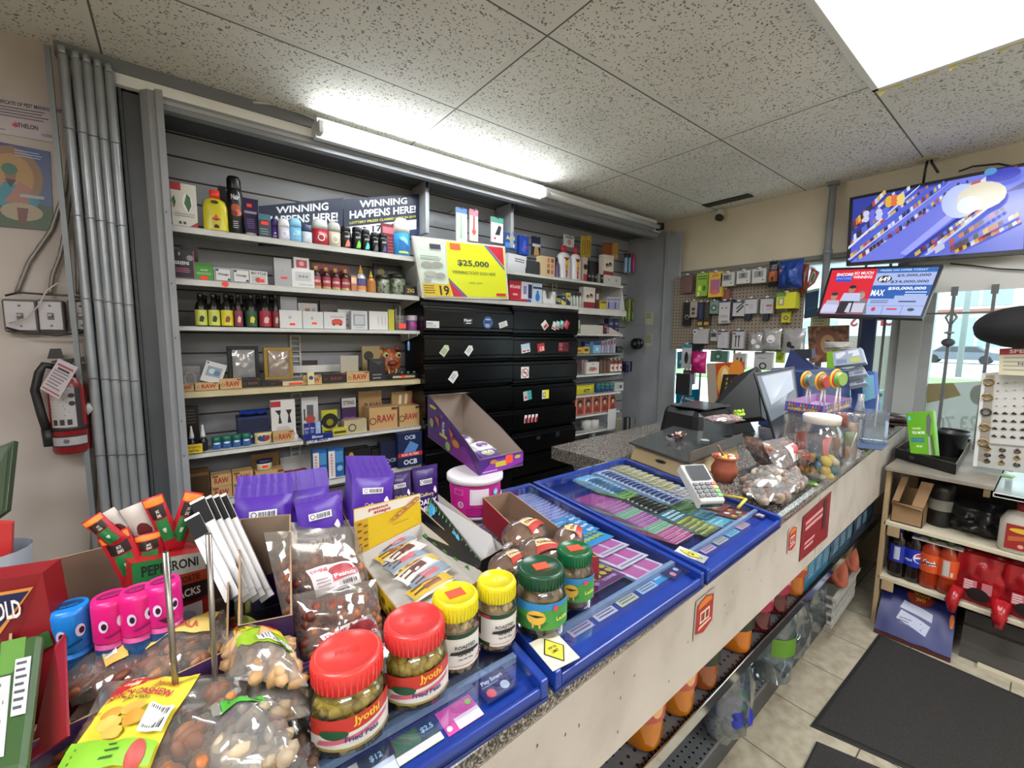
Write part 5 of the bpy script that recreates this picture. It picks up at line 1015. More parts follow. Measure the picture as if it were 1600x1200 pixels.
slip(0,.60,.05,.03,'3e6a50',[('r',.6,.4,1,1,'1c3a5c'),('t',.8,.7,.24,'$2.5',.3,'a8d0e0'),('r',0,0,1,.3,'d8c8c8')],'green slip with blue corner between the red and yellow lidded jars')
slip(0,.73,.045,.032,'c84a94',[('r',.3,0,1,.45,'d8c8cc'),('c',.85,.75,.12,'8ab84a'),('c',.1,.2,.1,'e0e0e0')],'pink slip in front of the right yellow-lidded jar')
slip(0,.86,.045,.035,'14245c',[('t',.5,.7,.2,'Play Smart',.9,'e0e4f0'),('c',.25,.25,.17,'d84a5c'),('c',.7,.28,.17,'c8ccd8'),('ln',.1,.48,.8,.58,1,'8a94c0')],'navy Play Smart card left of the yellow diamond card, by the green-lidded jars','reminder_card','card',.07,.006)
slip(1,.9,.04,.034,'14245c',[('t',.5,.75,.17,'Play Smart',.9,'c8d0e8'),('c',.3,.25,.17,'d88a94'),('c',.75,.3,.15,'b8c0d0')],'navy Play Smart card at the right front corner of the middle tray','reminder_card','card',.09,.004,.2)
slip(2,.93,.03,.036,'1a2650',[('t',.5,.7,.17,'Play',.7,'c8d0e8'),('r',.2,.1,.8,.5,'d0ccd4'),('c',.3,.25,.13,'c84a5c')],'small navy card at the right front corner of the right tray','reminder_card','card',.09,.004)
dia=[('p',[(.5,.08),(.88,.5),(.5,.92),(.12,.5)],'2a2a14'),('p',[(.5,.13),(.83,.5),(.5,.87),(.17,.5)],'d8cc3c'),('t',.5,.58,.09,'KNOW YOUR',.3,'2a2a14'),('t',.5,.45,.09,'LIMIT',.26,'2a2a14')]
slip(1,.055,.044,.052,'cfcab4',dia,'cream card with yellow diamond at the near left corner of the middle tray','warning_card','card',.05,.016,-.1)
slip(2,.075,.03,.055,'cfcab4',dia,'cream card with yellow diamond at the near left corner of the right tray','warning_card','card',.09,.01,.2)
for u,c,l in ((.25,'b8a8c0','lilac'),(.4,'c8c4cc','grey white'),(.55,'c8c8a0','yellowish'),(.7,'a8c4d4','pale blue')):slip(1,u,.045,.014,c,[('ln',.1,.1,.9,.9,2,'5a5a6a')],l+' price slip in the front channel of the middle tray',v=.085)
for u,c,l in ((.25,'c8a8b8','rosy'),(.4,'b8b8a8','beige'),(.55,'6ac0d0','cyan'),(.7,'c8a8a8','salmon')):slip(2,u,.045,.014,c,[('ln',.1,.1,.9,.9,2,'5a5a6a')],l+' price slip in the front channel of the right tray',v=.085)
# stickers and notice on the front panel (plane of the panel)
def onpanel(px,py,off=-.0024):
 d=RX*((px-800)/FPX)+RD*((py-600)/FPX)+RF;c0=.342+(.014+off)/math.cos(math.atan(CN));k=c0/(d.y-CN*d.x);return Vector((d.x*k,d.y*k,CZ+d.z*k))
def quad3(name,label,cat,P,th,base,items=(),bev=0.,group=None,parent=None,back=None):
 """flat board between four world points bl, br, tr, tl with a real thickness behind its face"""
 P=[Vector(p) for p in P];c=sum(P,Vector())/4;n=(P[1]-P[0]).cross(P[3]-P[0]).normalized();L=[p-c for p in P];q=M()
 q.hexa([L[0],L[1],L[1]-n*th,L[0]-n*th],[L[3],L[2],L[2]-n*th,L[3]-n*th],base if not isinstance(base,str) else mat(base,.4))
 q.deco(1,1,list(items),lambda a,b_,e:tuple(L[0].lerp(L[1],a).lerp(L[3].lerp(L[2],a),b_)+n*e))
 if parent:o=q.build(name,parent,bev);o.location=c-parent.location;return o
 return solo(name,q,label,cat,c,0,group,bev)
oct_=[(.0,.1),(.5,0),(1,.1),(1,.75),(.5,1),(0,.8)]
st19=[('p',[(.05,.15),(.5,.02),(.95,.15),(.95,.85),(.5,.98),(.05,.85)],'a02a24'),('p',[(.14,.72),(.86,.76),(.82,.86),(.5,.93),(.18,.86)],'c8742c'),('r',.25,.32,.75,.62,'d8c8bc'),('r',.3,.37,.48,.57,'8a3a2c'),('r',.54,.37,.7,.57,'8a3a2c'),('p',[(.15,.2),(.85,.24),(.8,.3),(.2,.28)],'d8b0a0')]
quad3('age_sticker','red pointed age warning sticker on the counter front, larger one nearer the camera','sticker',[onpanel(1083,1003),onpanel(1113,975),onpanel(1117,917),onpanel(1088,940)],.0008,'a8a098',st19)
quad3('age_sticker','red pointed age warning sticker on counter front, left of the maroon notice','sticker',[onpanel(1230,866),onpanel(1243,855),onpanel(1246,817),onpanel(1232,828)],.0008,'b0a8a0',st19)
quad3('notice','maroon notice with white lines taped on the counter front','sign',[onpanel(1249,878),onpanel(1293,839),onpanel(1299,768),onpanel(1255,808)],.001,'7c1420',[('r',.1,.74,.7,.82,'c88a8c'),('r',.1,.62,.7,.70,'c88a8c'),('r',.1,.3,.45,.36,'c88a8c'),('r',.1,.2,.4,.26,'c88a8c'),('r',.72,.3,.84,.95,'3c1418')])
# ================================================================== goods standing on the counter
def stand(pxl,pxr,pym,bfx,bfy,z0,tx,ty):
 """round thing: silhouette sides at one height, lowest front point on its base plane, centre of its top"""
 P=rp(bfx,bfy,'z',z0);d=Vector((P.x,P.y));D=d.length
 a=rp(pxl,pym,'z',z0);b_=rp(pxr,pym,'z',z0);half=abs(math.atan2(a.x,a.y)-math.atan2(b_.x,b_.y))/2
 R=D*math.sin(half)/(1-math.sin(half));c=d*((D+R)/D)
 r_=RX*((tx-800)/FPX)+RD*((ty-600)/FPX)+RF;k=c.length/math.hypot(r_.x,r_.y)
 return c,R,CZ+r_.z*k-z0
def clump(q,n,f,r,mats,sd=1,sq=(1,1,1),jit=.2,nn=8):
 rr=random.Random(sd)
 for i in range(n):
  p=f(rr);s_=r*rr.uniform(1-jit,1+jit);T=Matrix.Translation(p) @ Matrix.Rotation(rr.uniform(0,6),4,Vector((rr.uniform(-1,1),rr.uniform(-1,1),rr.uniform(-1,1))))
  q.ball((0,0,0),s_,mats[rr.randrange(len(mats))],nn,sq,T=T)
 return q
face=math.atan2(.0,1)
def jar(label,meas,lidc,kind,labitems,fill,arc=2.3,sd=1,lidh=.2,sticker=None,lz=(.22,.62)):
 c,R,H=stand(*meas);rz=-math.atan2(c.x,c.y)*.75
 t=thing('snack_jar',label,'jar',(c.x,c.y,TZ+.0006),rz)
 h1=H*(1-lidh);w=.9
 prof=[(.86,0),(1,.05),(1,.68),(.97,.78),(.86,.88),(.8,.93),(.8,1)]
 q=M();q.lathe([(r*R,.001+z*h1) for r,z in prof],glass('f6f4ee',.35,.04),24,p=kind);q.build('clear_body',t)
 q=M();lr=R*(.93 if kind>2 else .98);lm=mat(lidc,.3)
 q.lathe([(lr*.97,h1*.965),(lr,h1*.97),(lr,H*.965),(lr*.97,H*.985),(lr*.9,H),(lr*.86,H),(lr*.84,H-.0015),(0.001,H-.0015)],lm,28,caps=False)
 for k in range(40):a=2*PI*k/40;q.box(-.0008,.0008,-.0006,.0006,h1*.99,H*.95,lm,T=Matrix.Rotation(a,4,'Z') @ Matrix.Translation((0,lr+.0002,0)))
 q.deco(2*lr,2*lr,([('t',.5,.5,.1,sticker[1],.4,'c01c1c')] if sticker and sticker[0]=='t' else []),lambda a,b_,e:(a-lr,b_-lr,H-.001+e));q.build('lid',t)
 if sticker and sticker[0]=='r':
  q=M();q.box(-.011,.011,-.008,.008,0,.0006,mat('ff4628',.6));o=q.build('price_sticker',t);put(o,(0,.0,H-.0012),.3)
 q=M();rr0=R*.93
 q.cylprint(R*1.008 if kind==2 else R*1.07,lz[0]*H,lz[1]*H,arc,labitems);q.build('wrap_label',t)
 n,r,cols,sq=fill
 def f(rr):
  a=rr.uniform(0,2*PI);z=rr.uniform(r*.8,h1*.83-r*.3);rad=(rr0-r*.9)*math.sqrt(rr.uniform(.86,1)) if z<h1*.7 else (rr0-r)*math.sqrt(rr.uniform(0,.9));return Vector((rad*math.cos(a),rad*math.sin(a),z))
 q=M();q.lathe([(rr0*.82,.003),(rr0*.84,h1*.76)],mat(fill[2][0],.8),14);clump(q,n,f,r,[mat(c_,.5) for c_ in cols],sd,sq,nn=7);q.build('snack_filling',t)['kind']='stuff'
 return t,c,R,H
jyo=[('p',[(0,0),(1,0),(1,1),(0,.8)],'b03024'),('p',[(0,0),(1,0),(1,.62),(0,.35)],'c8c4bc'),('t',.66,.74,.3,'Jyothi',.42,'e0b030'),('e',.3,.45,.16,.13,'1c4a2a'),('p',[(.1,.12),(.9,.4),(.95,.52),(.12,.26)],'b8586a'),('t',.6,.3,.16,'Fried Peas',.5,'2c3a6a'),('r',0,0,1,.06,'8a7a2c')]
pea=(230,.0055,['9c8a2c','a8963c','8c7c34','b09c44'],(1,1,1))
jar('jar of fried green peas with red lid, nearest to the camera',(485,606,1110,548,1186,TZ,543,1016),'d43a34',2.6,jyo,pea,2.2,1,.24,('t','PRICE'),(.16,.58))
jar('jar of fried green peas with red lid, second from the front',(591,691,1060,650,1116,TZ,637,968),'d03a38',2.6,jyo,pea,2.2,2,.24,('t','PRICE'),(.16,.58))
rst=[('r',0,0,1,1,'cfccc4'),('r',0,.0,.3,.12,'1c3a24'),('r',0,.86,1,1,'1c3a28'),('r',0,.88,.3,.96,'b02c2c'),('r',0,.3,.06,.8,'b02c2c'),('r',.06,.3,.1,.85,'1c2a20'),('t',.62,.62,.1,'ROASTED',.55,'2a2826'),('p',[(.35,.42),(.9,.42),(.88,.5),(.6,.54),(.37,.5)],'2a2826'),('t',.62,.44,.12,'GRAM',.55,'2a2826'),('t',.62,.28,.07,'Net Wt 350g',.45,'2a2826'),('p',[(.1,.1),(1,.16),(1,.24),(.7,.12)],'b02c2c')]
gram=(300,.0046,['b8a078','c8b48c','a88c64','d0bc94'],(1,1,.85))
jar('jar of roasted gram with yellow lid, left one with the red sticker',(679,750,1010,712,1062,TZ,712,926),'d2c41c',2,rst,gram,2.4,3,.22,('r',),(.14,.62))
jar('jar of roasted gram with yellow lid, right one without sticker',(745,805,975,775,1025,TZ,771,904),'d2c41c',2,rst,gram,2.4,4,.22,None,(.14,.62))
ban=[('r',0,0,1,1,'3e8a3a'),('p',[(0,.65),(1,.85),(1,1),(0,1)],'2a7cb0'),('p',[(0,.0),(.4,0),(.55,.3),(0,.5)],'2c6a30'),('e',.36,.48,.15,.27,'d0a83c'),('p',[(.22,.55),(.36,.48),(.5,.55),(.36,.58)],'2a1c10'),('r',.3,.1,.33,.24,'c8a03c'),('r',.4,.1,.43,.24,'c8a03c'),('c',.66,.82,.1,'c83a4c'),('t',.78,.4,.16,'Laddu',.3,'c8d84a')]
lad=(22,.0165,['6c5c48','7c6c54','5c4e3c'],(1,1,1))
jar('green-lidded jar of brown sesame balls with a smiling label, nearer one',(805,883,960,843,1003,TZ,846,884),'14442c',2.4,ban,lad,2.3,5,.2,('r',),(.2,.62))
jar('green-lidded jar of brown sesame balls, behind the other green one',(866,924,925,895,958,TZ,890,855),'0f5c34',2.4,ban,lad,2.3,6,.2,('r',),(.2,.62))

# ------------------------------------------------------------------ bags of nuts
film=glass('f4f0ea',.42,.09,.10,'d8d4cc');film2=glass('ffffff',.5,.1,.16,'e0e0e0')
cash=(70,.0085,['b08a5c','c09a6c','9c7a50'],(1.5,.8,.7));pist=(60,.0075,['a09078','8c7a60','b8a488'],(1.5,.8,.8));alm=(60,.0085,['7c3f24','8f4a2a','6c341c'],(1.5,.9,.6));orng=(60,.008,['b05c24','a04c20','c0702c'],(1.3,.9,.8))
pnut=(240,.0062,['5c2416','7a3420','6c2c1a','8c4c2c','9c5c30'],(1.3,1,1))
UP=-PI/2
lab_j=[('r',0,0,1,1,'d8c838'),('p',[(0,1),(.5,1),(.36,.8),(0,.66)],'b82a20'),('t',.2,.9,.06,'Proudly',.22,'e8d8c8'),('t',.2,.82,.06,'Canadian',.22,'e8d8c8'),('t',.68,.8,.13,'Jyothi',.52,'c05a1c'),('t',.45,.66,.085,'SPICY CASHEW',.8,'a8243c'),('t',.45,.57,.055,'EPICE CAJOU',.6,'3c2a24'),
         ('e',.25,.45,.14,.06,'c89038'),('e',.5,.46,.15,.06,'d0a048'),('e',.3,.35,.15,.06,'d8a850'),('e',.58,.36,.13,.06,'c08830'),('e',.4,.27,.12,.05,'d0a048'),('r',.7,.24,.98,.5,'e6e4de'),('bar',.73,.27,.95,.48,'22242c'),('p',[(0,0),(1,0),(1,.16),(0,.22)],'7cb02c'),('ln',.1,.03,.7,.17,3,'2c5a20'),('c',.82,.06,.1,'a03020')]
def qbag(label,C,d,fill,items=(),lq=None,sd=1,mf=None,fillv=(.05,.8),wr=.4,pw=.5):
 """clear bag filling four world corners bl, br, tr, tl; lq: the printed label's own corners on the bag's plane"""
 C=[Vector(p) for p in C];o0=sum(C,Vector())/4;L=[p-o0 for p in C];nr=(L[1]-L[0]).cross(L[3]-L[0]).normalized()
 def B(u,v):return L[0].lerp(L[1],u).lerp(L[3].lerp(L[2],u),v)
 def th(u,v,k=1.):return d/2*(max(0,math.sin(PI*u)*math.sin(PI*min(1,v*1.05))))**pw*(1+wr*noise.noise(Vector((u*4+sd,v*4,sd))))+wr*.14*d*noise.noise(Vector((u*10+sd,v*10,sd*2)))
 t=thing('nut_bag',label,'bag of nuts',o0);N=16
 q=M();q.grid(lambda u,v:B(u,v)+nr*(th(u,v)+.0004),N,N,mf or film);q.grid(lambda u,v:B(1-u,v)-nr*(th(1-u,v)*.7+.0004),6,6,mf or film);q.build('clear_film',t)
 n,r,cols,sq=fill
 def f(rr):
  u=rr.uniform(.07,.93);v=rr.uniform(*fillv);h=max(0,th(u,v)-r*.75);return B(u,v)+nr*(rr.uniform(-.2,1)*h)
 q=M();clump(q,n,f,r,[mat(c_,.5) for c_ in cols],sd,sq,nn=7);q.build('nuts',t)['kind']='stuff'
 if items:
  def inv(p):
   u=v=.5
   for _ in range(12):
    e=1e-3;P=B(u,v)-p;du=(B(u+e,v)-B(u,v))/e;dv=(B(u,v+e)-B(u,v))/e
    a_,b_,c_=du.dot(du),du.dot(dv),dv.dot(dv);r1,r2=-P.dot(du),-P.dot(dv);D=a_*c_-b_*b_;u+=(r1*c_-r2*b_)/D;v+=(r2*a_-r1*b_)/D
   return min(max(u,0),1),min(max(v,0),1)
  Q=[Vector(p)-o0 for p in lq];q=M()
  def wf(a,b_,e):
   p=Q[0].lerp(Q[1],a).lerp(Q[3].lerp(Q[2],a),b_);u,v=inv(p);return tuple(p+nr*(th(u,v)+.0012+e*1.6))
  q.deco(1,1,items,wf,seg=14);q.build('printed_label',t)
 return t
def zq(z,*pts):return [rp(a,b_,'z',CZ+z) for a,b_ in pts]
qbag('bag of nuts with torn orange filling and pale green patch, at bottom left corner',zq(-.365,(10,1290),(150,1260),(130,1120),(30,1135)),.035,orng,[('r',0,0,1,1,'86b040'),('ln',.1,.1,.9,.9,5,'3c6a28')],zq(-.365,(78,1195),(120,1205),(112,1140),(68,1142)),11)
qbag('bag of almonds with yellow barcode label lying behind the spicy cashew bag',zq(-.36,(112,1105),(250,1062),(235,985),(88,1022)),.04,alm,[('p',[(0,0),(1,.1),(1,1),(.1,.9)],'c8a854'),('p',[(0,.5),(.6,.6),(.5,1),(.1,.9)],'86983c'),('r',.1,.25,.6,.7,'d8d6d0'),('bar',.13,.3,.57,.65,'2a2c34')],zq(-.36,(168,1068),(205,1052),(190,1010),(150,1030)),12)
qbag('bag of masala mix with creased yellow label behind the metal prongs',zq(-.35,(205,1080),(372,1015),(350,952),(225,1000)),.035,(50,.007,['8a5c3a','9c6c48','7c4c30'],(1.3,1,.8)),[('r',0,0,1,1,'c8b060'),('p',[(.2,.5),(.9,.5),(.9,.9),(.3,.9)],'b09040'),('r',.08,.35,.3,.9,'d8d6d0'),('bar',.1,.4,.28,.85,'3a3c44'),('t',.5,.2,.2,'MASALA',.5,'b04a3c')],zq(-.35,(228,1026),(335,1000),(345,962),(252,980)),13)
jone=[('r',0,0,1,1,'90b428'),('p',[(0,.55),(1,.75),(1,1),(0,1)],'c03c24'),('p',[(0,.5),(1,.6),(1,.78),(0,.7)],'c8b82c'),('e',.42,.72,.14,.18,'6a5c48'),('r',.35,.04,.98,.26,'d4d4d0'),('bar',.4,.07,.95,.23,'6a6c70'),('t',.13,.6,.2,'JONE',.2,'1c2418')]
qbag('bag of dark nuts lying in the shade under the green label bag',zq(-.40,(400,1260),(500,1200),(470,1090),(350,1140)),.04,(50,.007,['3c2c20','4a3424','5a4030'],(1.4,.9,.8)),(),None,18,film2)
qbag('bag with narrow red and white barcode label, under the upper right bag',zq(-.365,(350,1150),(485,1118),(478,1050),(335,1068)),.045,pist,[('r',0,0,.25,1,'b82c20'),('r',.25,0,1,1,'4a9a34'),('r',.25,.15,.9,.85,'d8d8d4'),('bar',.3,.2,.85,.8,'6a6c70')],zq(-.365,(345,1092),(450,1102),(470,1072),(350,1060)),16,film2)
qbag('bag of cashews with red, yellow and green label, upper one of the right pile',zq(-.335,(352,1062),(482,1072),(440,985),(345,985)),.045,cash,jone,zq(-.335,(372,1038),(470,1036),(430,997),(364,1000)),15,film2)
qbag('bag with a red and green label corner peeping out behind the upper right bag',zq(-.36,(335,1010),(425,1003),(405,972),(350,972)),.03,pist,[('r',0,0,1,1,'9ab030'),('p',[(0,0),(.5,0),(.3,1),(0,1)],'b83424'),('e',.5,.5,.2,.2,'6a7c38')],zq(-.36,(345,1005),(415,998),(398,976),(358,978)),19,film2)
qbag('bag of pistachios with bright green label, at the bottom of the right pile',zq(-.345,(285,1250),(465,1185),(440,1095),(320,1105)),.05,pist,[('r',0,0,1,1,'48a838'),('p',[(0,.4),(.5,1),(0,1)],'c8a02c'),('ln',.3,.2,.95,.8,5,'1c5a20'),('r',0,0,.16,.6,'c8ccc0')],zq(-.345,(335,1150),(425,1138),(405,1108),(322,1104)),17,film2)
qbag('bag of mixed spicy cashew with large yellow and red Jyothi label',zq(-.34,(40,1290),(350,1260),(390,1050),(165,1065)),.045,(90,.0075,['a8622c','9c5424','b8763c'],(1.4,.8,.75)),lab_j,zq(-.34,(82,1245),(235,1235),(315,1076),(205,1068)),14)
# Divine peanut bags, leaning one in front of the other
div=[('r',0,0,1,1,'d0c8c8'),('t',.22,.84,.13,'DIVINE',.34,'b03a44'),('e',.66,.72,.28,.2,'9c3a40'),('p',[(.4,.32),(.98,.42),(.98,.66),(.42,.58)],'b84a54'),('t',.7,.5,.17,'Peanuts',.48,'ecdcd8'),('r',.55,.1,.95,.28,'d8d4d0'),('bar',.58,.12,.93,.27,'4a4048'),('ln',.06,.2,.4,.55,3,'8a7a7a')]
def lean(px4,yb,yt):return [rp(px4[0][0],px4[0][1],'y',yb),rp(px4[1][0],px4[1][1],'y',yb),rp(px4[2][0],px4[2][1],'y',yt),rp(px4[3][0],px4[3][1],'y',yt)]
def onq(C,*pts):
 n=(C[1]-C[0]).cross(C[3]-C[0]);o=[]
 for a,b_ in pts:
  d=RX*((a-800)/FPX)+RD*((b_-600)/FPX)+RF;o0=Vector((0,0,CZ));o.append(o0+d*((C[0]-o0).dot(n)/d.dot(n)))
 return o
CA=lean([(450,1000),(590,965),(556,822),(412,832)],.565,.66)
qbag('bag of red-skinned peanuts with white Divine label, upper of the two',CA,.05,pnut,div,onq(CA,(487,943),(559,915),(543,882),(471,900)),21,film,(.03,.66),.5)
CB=lean([(470,1035),(600,1010),(588,905),(452,930)],.50,.545)
qbag('bag of red-skinned peanuts leaning lower, its Divine label half hidden by jar',CB,.045,pnut,div,onq(CB,(512,1028),(595,1008),(575,962),(492,998)),22,film,(.03,.8),.5)
CC=lean([(440,960),(565,930),(545,812),(425,818)],.66,.74)
qbag('bag of red-skinned peanuts standing behind the labelled ones, no label showing',CC,.04,pnut,(),None,23,film,(.03,.6),.6)

# ------------------------------------------------------------------ purple chocolate
pur='4a2496'
def bar_(label,c,w,h,rz,lean,sd,print_=True,base=pur,nm='chocolate_bar',group=None,txt='DAIRY',sticker=True,ry=0):
 q=M();n=10;fr=pil(w,h*.93,.0048,sd,.6,.35)
 q.grid(fr(-1),n,n,mat(base,.28));q.grid(lambda u,v:fr(1)(1-u,v),n,n,mat(base,.28))
 q.grid(lambda u,v:((u-.5)*w*1.01,.0012*math.sin(u*60)-.001,h*.92+v*h*.08),16,1,mat(base,.3));q.grid(lambda u,v:((.5-u)*w*1.01,.0012*math.sin((1-u)*60),h*.92+v*h*.08),16,1,mat(base,.3))
 it=[('t',.48,.42,.1,'Cadbury',.6,'c8b884'),('t',.5,.26,.13,txt,.75,'e8e4ee'),('t',.5,.1,.13,'MILK',.6,'e8e4ee'),('p',[(.75,.5),(.84,.6),(.9,.48),(.86,.4)],'ddd8e4')]
 if sticker:it+=[('r',.22,.66,.72,.78,'d6d4d8'),('c',.3,.72,.045,'3a3a40'),('c',.3,.72,.032,'d6d4d8'),('bar',.38,.68,.7,.76,'3a3a44')]
 if print_:q.deco(w,h*.93,it,lambda a,b_,e:(lambda p:(p[0],p[1]-.0008-e,p[2]))(fr(-1)(min(max(a/w,0),1),min(max(b_/(h*.93),0),1))),seg=6)
 o=solo(nm,q,label,'chocolate bar',c,rz,group,rx=lean,ry=ry)
 return o
def cstack(pxc,pyb,Y,n,w,h,rz,lean,label,flabel,group,ry=0,step=.011):
 p=rp(pxc,pyb,'y',Y);first=bar_(flabel,p,w,h,rz,lean,31+n,ry=ry)
 for i in range(1,n):
  o=dup(first,(p.x+.002*i,Y+step*i,p.z+.0022*i),rz+.02*((i*7) % 3-1),label,group,rx=lean,ry=ry)
cstack(412,880,.745,6,.082,.112,.0,-.3,'purple chocolate bar in the left tilted stack behind the Divine peanuts','front purple chocolate bar of the left stack, with white sticker','left chocolate stack',ry=.1)
cstack(486,856,.79,6,.082,.112,.1,-.3,'purple chocolate bar in the small middle stack behind the Divine peanuts','front purple chocolate bar of the middle stack','middle chocolate stack',ry=.05)
bar_('purple chocolate bar with a red top strip, in front of the middle stack',rp(508,868,'y',.72),.075,.10,.05,-.25,44,ry=.0)
cstack(580,820,.80,8,.086,.098,-.0,-.22,'purple chocolate bar in the tall tidy stack behind the peanut snaps box','front purple chocolate bar of the tall tidy stack','tall chocolate stack',ry=.16,step=.012)
bar_('dark purple chocolate bar with cream corner, right of the tall stack',rp(628,800,'y',.84),.055,.085,0,-.2,45,base='2c1454')
bar_('dark purple chocolate pouch standing left of the pink tub',rp(668,800,'y',.85),.062,.105,0,-.12,46,base='2f1660')
# purple cartons that hold them
def tray_box(name,label,cat,FL,FR,BR,BL,z0,hf,hb,out,inn,items=(),sitems=(),th=.002,hl=None,floor=True,litems=()):
 """open carton: four walls (front low, back high), printed outside, plain inside"""
 t=thing(name,label,cat,(0,0,0));c=(Vector(FL)+Vector(FR)+Vector(BR)+Vector(BL))/4;t.location=(c.x,c.y,z0)
 A=[Vector(p)-c for p in (FL,FR,BR,BL)];mo,mi_=[x if not isinstance(x,str) else mat(x,.5) for x in (out,inn)]
 hs=[hf,hf,hb,hb]
 if floor:q=M();q.prism([(p.x,p.y) for p in A],.0005,.002,mi_);q.build('carton_floor',t)
 for i,nm in enumerate(('front_wall','right_wall','back_wall','left_wall')):
  a,b_=A[i],A[(i+1) % 4];ha,hb_=hs[i],hs[(i+1) % 4];n=Vector((b_.y-a.y,a.x-b_.x)).normalized();q=M()
  q.add([(a.x,a.y,0),(b_.x,b_.y,0),(b_.x,b_.y,hb_),(a.x,a.y,ha)],[(0,1,2,3)],mo)
  ai,bi=a-n*th,b_-n*th
  q.add([(ai.x,ai.y,0),(bi.x,bi.y,0),(bi.x,bi.y,hb_),(ai.x,ai.y,ha)],[(3,2,1,0)],mi_)
  q.add([(a.x,a.y,ha),(b_.x,b_.y,hb_),(bi.x,bi.y,hb_),(ai.x,ai.y,ha)],[(0,1,2,3)],mat('9a7c58',.7))
  its={0:items,1:sitems,3:litems}.get(i)
  if its:q.deco(1,1,list(its),lambda u,v,e:tuple(Vector((a.x,a.y,0)).lerp(Vector((b_.x,b_.y,0)),u).lerp(Vector((a.x,a.y,ha)).lerp(Vector((b_.x,b_.y,hb_)),u),v)+Vector((n.x,n.y,0))*e))
  q.build(nm,t)
 return t
tray_box('chocolate_carton','purple open carton holding the left chocolate stacks','carton',(.085,.715),(.235,.715),(.245,.87),(.08,.87),TZ+.001,.045,.06,'2a1258','3a2a4a')
tray_box('chocolate_carton','purple open carton holding the tall tidy chocolate stack','carton',(.25,.785) if 0 else (.262,.785),(.352,.785),(.352,.93),(.262,.93),TZ+.001,.045,.06,'2a1258','3a2a4a')

# ------------------------------------------------------------------ peanut snaps box
S=TZ+.001
ps=tray_box('snack_carton','bright yellow peanut snaps carton with raised printed flap','carton',(.222,.50),(.372,.535),(.372,.765),(.222,.71),S,.028,.035,'caa818','c8c4bc',litems=[('e',.1+.07*i,.3+.35*(i % 2),.025,.14,'7c4a1c') for i in range(12)])
BLp,BRp=Vector((.222,.712,S+.033)),Vector((.372,.767,S+.033));TLp,TRp=rp(553,796,'y',.715),rp(656,771,'y',.77)
quad3('raised_flap',None,None,[BLp,BRp,TRp,TLp],.0015,'d2b01e',[('r',0,.74,1,.985,'d8d0c0'),('r',0,.985,1,1,'c8a018'),('t',.33,.9,.09,'peanut',.36,'a8283a'),('t',.38,.8,.085,'snaps',.3,'a8283a'),('r',0,0,.17,.72,'c09a1c')]+[('e',.05+.08*(i % 2),.06+.075*i,.03,.024,'7c4a1c') for i in range(9)]+
      [('p',[(.48,.52),(.55,.46),(.98,.84),(.96,.93),(.9,.95)],'b07c3c')]+[('c',.54+.042*i,.53+.037*i+.014*(i % 2),.024,('c8985c','9c6a34','d4a868')[i % 3]) for i in range(10)]+[('ln',.5,.34,.85,.4,1,'a8842c'),('r',0,.33,1,.335,'e0c850')],parent=ps)
for k in range(9):
 x_=.25+.012*(k % 4)*2+.01*(k//4);y_=.57+.022*k;w_=.085
 q=M();pillow(q,w_,.03,.014,mat(('c9c0b4','b8b4ae','c8c8cc')[k % 3],.35),60+k,8,.5,[('r',0,.1,1,.9,('c0a02c','7c8c9c','c8c4c0')[k % 3]),('r',.3,.25,.7,.75,('7c4a24','b05a5c','5a2c20')[k % 3]),('ln',.05,.2,.3,.8,2,'5a3c24')])
 solo('peanut_snap_bar',q,'wrapped peanut snap bar, %s in the yellow carton' % ('nearest the jars','second from the jars','third from the jars','fourth from the jars','in the middle, left','just past the middle','third from the raised flap','second from the raised flap','nearest the raised flap')[k],'snack bar',(.302+.01*(k % 2),y_,S+.012+.004*(k % 3)),.25+.1*(k % 3),rx=UP+.1)
# black and blue sour candy carton
cb=tray_box('candy_carton','black candy carton with blue splashes and green spikes, white inside','carton',(.385,.575),(.45,.59),(.458,.88),(.392,.90),S,.03,.05,'0e1218','bcbab8')
quad3('printed_side',None,None,zq(-.398,(660,838),(742,900))+zq(-.36,(752,878),(672,776)),.0015,'10141a',[('p',[(.0+.075*i,.6),(.04+.075*i,1),(.075+.075*i,.6)],'5aa83c') for i in range(13)]+[('r',0,.55,1,.57,'8a8a60')]+[('e',.1+.25*i,.72-.35*(i % 2),.05,.18,'3a9cd0') for i in range(4)]+[('e',.16+.25*i,.78-.35*(i % 2),.03,.12,'66b8dc') for i in range(4)]+[('p',[(.05+.2*i,.0),(.09+.2*i,.2),(.14+.2*i,.0)],'3c7c30') for i in range(5)],parent=cb)
quad3('white_flap',None,None,[rp(757,880,'z',S+.012),rp(778,871,'z',S+.012),rp(768,836,'z',S+.045),rp(676,779,'z',S+.055)],.001,'b8b6b4',parent=cb)
